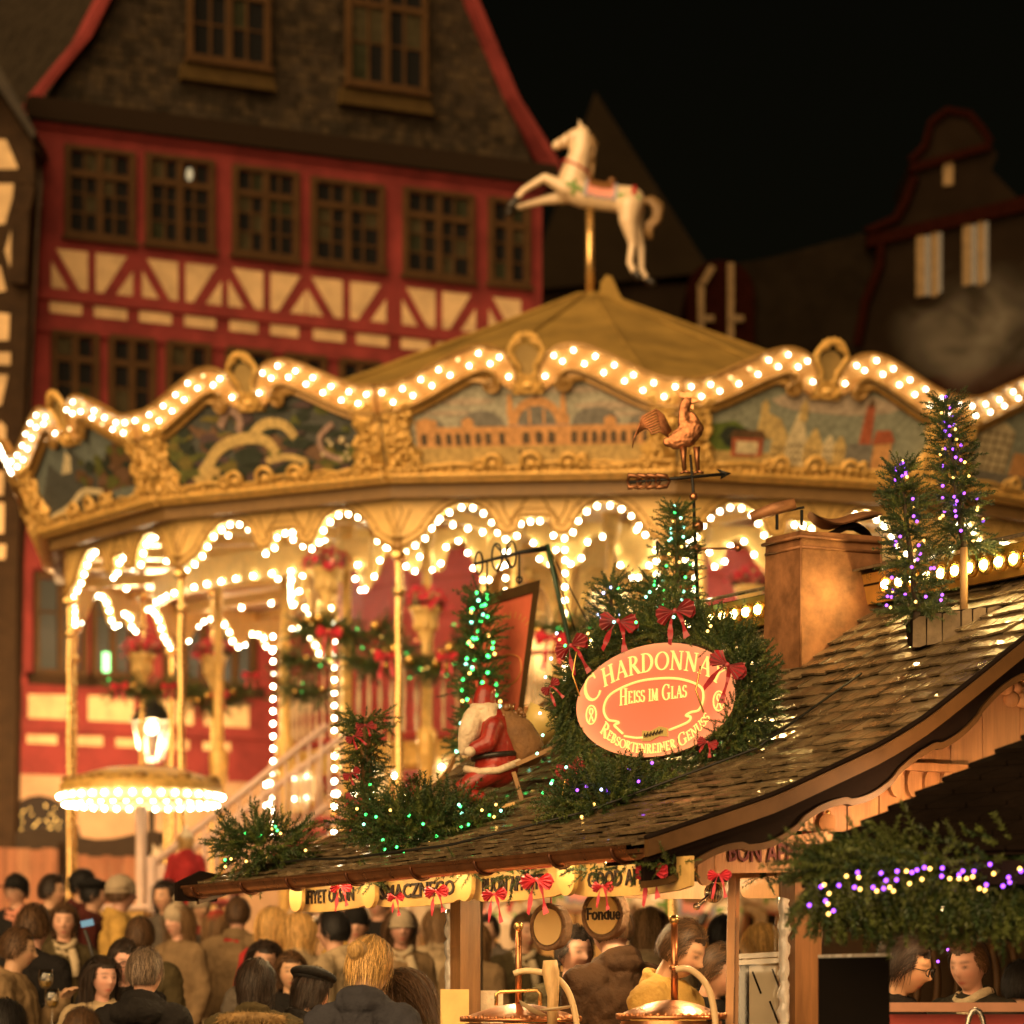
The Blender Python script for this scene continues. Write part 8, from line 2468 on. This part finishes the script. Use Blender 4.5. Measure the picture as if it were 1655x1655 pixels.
    if fur:
        r = np.random.RandomState(3); Vs, Fs = [], []
        for i in range(2600):
            a = r.uniform(-.5, PI + .5); rad = .026
            c = np.array([.155 * math.cos(a), .05 + .105 * math.sin(a), 1.445 + .02 * math.sin(a)]); d = r.randn(3); d /= np.linalg.norm(d)
            p = c + d * rad; tip = p + d * .030 + np.array([0, 0, -.018]) + r.randn(3) * .008; sd = np.cross(d, r.randn(3)); sd /= np.linalg.norm(sd); sd *= .0022
            o = len(Vs); Vs += [p - sd, p + sd, tip]; Fs.append((o, o + 1, o + 2))
        link('fur_trim', np_mesh('fur_trim', np.array(Vs), np.array(Fs), fur), root)
        mb = MB(); mb.tube([(.155 * math.cos(a), .05 + .105 * math.sin(a), 1.445 + .02 * math.sin(a)) for a in np.linspace(-.5, PI + .5, 25)], .03, 8); mb.ob('hood_rim', fur, root, smooth='all')
    if lean:
        fr_ = math.radians(face); of = h * math.sin(math.radians(lean)); root.location.x -= of * math.sin(fr_); root.location.y += of * math.cos(fr_)
        root.rotation_euler = (Matrix.Rotation(math.radians(face), 3, 'Z') @ Matrix.Rotation(math.radians(lean), 3, 'X')).to_euler()
    return root


BEIGE = ('beige_wool', (.23, .15, .075)); BLACK = ('black_coat', (.012, .010, .009)); NAVY = ('charcoal_blue', (.045, .045, .055)); BROWN = ('brown_jacket', (.055, .027, .012)); YELL = ('mustard_jacket', (.46, .28, .07)); OLIVE = ('olive_coat', (.07, .052, .022))
GREY = ('grey_knit', (.11, .088, .066)); RED = ('red_coat', (.40, .03, .03)); CREAM = ('cream_coat', (.40, .30, .175))
m_knit = cloth('beige_beanie_knit', (.42, .33, .22)); m_blackk = cloth('black_felt', (.010, .009, .008)); m_redk = cloth('red_felt', (.45, .03, .03)); m_cream_s = cloth('cream_scarf', (.55, .44, .28), var=.5)
m_fur = mat('brown_fur', (.28, .17, .06), .8, var=.5, vscale=20)

# near crowd
person(588, 1512, 14.0, 'blond woman with loose bun and charcoal wool coat seen from behind', face=168, yaw=-18, pitch=14, fem=1, hair='bun', hc='blond', jk=NAVY, collar=2, vol=1.6)
person(668, 1566, 14.3, 'woman with long brown hair bowing her head beside the blond woman', face=250, pitch=16, fem=1, hair='long', hc='brown', jk=OLIVE)
person(232, 1535, 16.6, 'grey-haired man in black coat seen from behind at the booth', face=165, yaw=-15, hc='grey', jk=BLACK, collar=2, hood=1)
person(196, 1520, 18.3, 'man with glasses facing us beside the grey-haired man', face=15, yaw=10, pitch=8, hc='dark', jk=BLACK, glasses=True)
person(163, 1548, 18.0, 'pale young woman in white jacket beside the man with glasses', face=10, yaw=25, fem=1, hair='long', hc='dark', jk=CREAM)
person(22, 1500, 19.0, 'man in beige coat with short brown hair holding a wine glass', face=80, yaw=10, pitch=6, hc='brown', jk=BEIGE, arms=ARM_UP, hood=1)
person(52, 1466, 19.6, 'tall man in black coat with curly brown hair seen from behind', face=150, hc='brown', jk=BLACK, vol=3.0, scarf=m_knit)
person(8, 1618, 13.4, 'dark-haired person at the bottom corner below the beige coat', face=170, fem=1, hair='bob', hc='black', jk=BLACK)
person(132, 1632, 12.6, 'dark brown crown of a short person at the bottom edge', face=180, hc='brown', jk=BLACK)
person(412, 1553, 16.2, 'dark-haired woman with fur-trimmed hood seen from behind', face=172, yaw=-20, fem=1, hair='bob', hc='dark', jk=OLIVE, fur=m_fur, puff=1)
person(424, 1522, 19.4, 'smiling woman with dark hair facing us behind the fur hood', face=-5, yaw=8, pitch=5, roll=6, fem=1, hair='long', hc='dark', jk=GREY)
person(470, 1540, 19.0, 'woman with dark shawl over her mouth next to the smiling woman', face=10, fem=1, hair='bob', hc='brown', jk=BLACK, scarf=m_blackk)
person(494, 1556, 16.4, 'person in black beret bending towards the counter', face=120, yaw=15, pitch=16, fem=1, hair='bob', hc='dark', jk=BLACK, hat=('beret', m_blackk))
person(541, 1473, 20.6, 'dark-haired man in cream hooded coat looking to one side', face=250, yaw=-5, hc='black', jk=CREAM, hood=1, collar=2)
person(482, 1478, 21.4, 'person in cream coat with long blond hair seen from behind', face=185, fem=1, hair='long', hc='blond', jk=CREAM, hood=1, collar=2)
person(226, 1484, 20.6, 'brown-haired man before the gold booth seen from behind', face=175, hc='brown', jk=OLIVE)
# far crowd by the fence
person(28, 1410, 27.5, 'man in black cap with open dark jacket by the fence', face=-10, yaw=-20, hc='black', jk=BLACK, hat=('cap', m_blackk), scarf=mat('salmon_shirt', (.62, .24, .15), .7))
person(82, 1415, 27.0, 'man in olive jacket looking towards the booth', face=60, yaw=15, hc='dark', jk=OLIVE)
person(132, 1402, 28.0, 'person in black hat behind the first brass pole', face=70, hc='black', jk=('maroon_coat', (.09, .02, .015)), hat=('cap', m_blackk))
person(150, 1418, 27.5, 'short person in dark hat behind the second brass pole', face=90, hc='black', jk=('maroon_coat', (.09, .02, .015)), hat=('beret', m_blackk))
person(194, 1413, 26.0, 'person in beige beanie and mustard coat beyond the booth', face=100, yaw=10, hc='brown', jk=YELL, hat=('beanie', m_knit))
person(268, 1424, 27.0, 'woman in grey coat below the staircase', face=-30, fem=1, hair='long', hc='dark', jk=GREY)
person(300, 1342, 31.4, 'child in red coat and white bobble hat on the stairs', face=200, fem=1, hair='bob', hc='blond', jk=RED, hat=('bobble', m_sw), H=1.25, floor=P(300, 1342, 31.4).z - 1.25)
person(322, 1440, 27.5, 'man in grey coat and beige beanie in front of the lower stair', face=30, hc='dark', jk=GREY, hat=('beanie', m_knit), scarf=m_redk)
person(352, 1470, 25.0, 'woman in cream coat and red beanie at the foot of the stairs', face=150, fem=1, hair='long', hc='light', jk=CREAM, hat=('beanie', m_redk))
person(612, 1432, 26.0, 'person in dark coat behind the far greeting board', face=-20, hc='dark', jk=BLACK)
person(708, 1470, 24.0, 'person in cream coat left of the stall post', face=190, fem=1, hair='long', hc='light', jk=CREAM)
person(790, 1480, 25.0, 'customer in grey coat right of the stall post', face=-25, hc='dark', jk=GREY)
# further heads filling the square between the stall and the carousel
person(104, 1462, 23.0, 'dark-coated woman with brown bob left of the booth counter', face=20, yaw=-15, fem=1, hair='bob', hc='brown', jk=OLIVE, scarf=m_cream_s)
person(288, 1458, 24.0, 'woman in beige wool and knitted hat under the stair', face=-40, fem=1, hair='long', hc='light', jk=BEIGE, hat=('bobble', m_knit))
person(384, 1452, 24.5, 'man in beige wool coat left of the far gutter end', face=170, hc='brown', jk=BEIGE, scarf=m_redk)
person(440, 1468, 23.5, 'woman in red coat between the cream coats', face=160, fem=1, hair='long', hc='blond', jk=RED)
person(574, 1462, 23.0, 'man in mustard coat behind the blond woman', face=-15, yaw=20, hc='dark', jk=YELL, hat=('beanie', m_blackk))
person(648, 1468, 22.5, 'woman in pale beanie behind the long brown hair', face=20, yaw=-10, fem=1, hair='long', hc='brown', jk=BEIGE, hat=('beanie', m_knit), scarf=m_cream_s)
person(762, 1490, 21.5, 'woman in beige wool half hidden by the stall post', face=-30, fem=1, hair='long', hc='light', jk=BEIGE)
person(846, 1478, 22.0, 'man in olive coat behind the round mirror', face=15, yaw=15, hc='brown', jk=OLIVE, scarf=m_cream_s)
# inside and behind the shingled stall
person(990, 1452, 15.9, 'man in brown jacket leaning over the counter behind the fondue sign', face=-150, yaw=-8, pitch=10, hc='brown', jk=BROWN, arms=ARM_FWD, collar=2, lean=5)
person(928, 1500, 16.6, 'person in dark quilted jacket and cream scarf beside the brown jacket', face=40, yaw=-10, hc='dark', jk=OLIVE, puff=1, scarf=m_cream_s)
person(1080, 1482, 15.3, 'brown-haired man in mustard jacket looking down at the pot', face=62, yaw=0, pitch=24, hc='brown', jk=YELL, arms=ARM_FWD, collar=1)
person(1148, 1522, 15.6, 'dark-haired man bent low behind the wooden frame post', face=50, pitch=20, hc='brown', jk=BLACK)
person(1168, 1482, 19.5, 'black-haired person behind the serving window', face=170, hc='black', jk=GREY)
person(1232, 1495, 20.0, 'person in cream coat blurred behind the glass pane', face=200, fem=1, hair='long', hc='blond', jk=CREAM)
person(1050, 1470, 19.0, 'person in pale hooded coat behind the man in mustard', face=180, fem=1, hair='long', hc='light', jk=CREAM, hood=1, collar=2)
# at the garlanded stall
person(1450, 1512, 14.9, 'woman with glasses and dark tied hair bending over the counter', face=60, yaw=5, pitch=16, fem=1, hair='bun', hc='dark', jk=BLACK, glasses=True)
person(1572, 1515, 15.6, 'short-haired woman in dark jacket with patterned cream scarf', face=-32, yaw=-6, pitch=10, fem=1, hair='short', hc='brown', jk=('dark_green_jacket', (.028, .024, .016)), scarf=m_cream_s, vol=1.6)
person(1648, 1556, 16.0, 'dark head at the edge of the garlanded stall', face=150, hc='black', jk=('maroon_coat', (.09, .02, .015)))
# wine glasses in the raised hand
for x, y, Y, lab in ((74, 1590, 18.6, 'tall wine glass held up by the man in beige'), (84, 1622, 18.4, 'second wine glass lower beside the beige coat')):
    g = P(x, y, Y); mb = MB()
    mb.lathe([(.0, -.03), (.022, -.022), (.036, .0), (.040, .03), (.034, .075), (.032, .075), (.037, .03), (.033, .0), (.0, -.024)], g, 20); mb.lathe([(.004, -.11), (.004, -.03)], g, 8); mb.lathe([(.0, -.112), (.032, -.112), (.032, -.109), (.0, -.106)], g, 18)
    root = thing('wine_glass', g + Vector((0, 0, -.112)), lab, 'wine glass', 'wine glasses in the crowd'); mb.ob('glass', m_gl, root, smooth='all')
    mb = MB(); mb.lathe([(.0, -.02), (.020, -.018), (.032, .0), (.034, .014), (.0, .014)], g, 18); mb.ob('white_wine', mat('white_wine', (.9, .6, .15), .1, trans=.7), root, smooth='all')
# a phone held up in the crowd
ph = thing('phone', P(140, 1500, 21.0), 'lit phone held up on a dark grip before the booth', 'phone')
mb = MB(); mb.box(P(141, 1492, 21.0), (.075, .01, .038), Matrix.Rotation(-.2, 3, 'Y')); mb.ob('screen', glow('phone_screen', (.30, .50, .55), .25), ph)
mb = MB(); mb.tube([P(137, 1503, 21.0), P(143, 1520, 21.0), P(150, 1545, 21.0)], .012, 6); mb.ob('grip', m_hoof, ph)
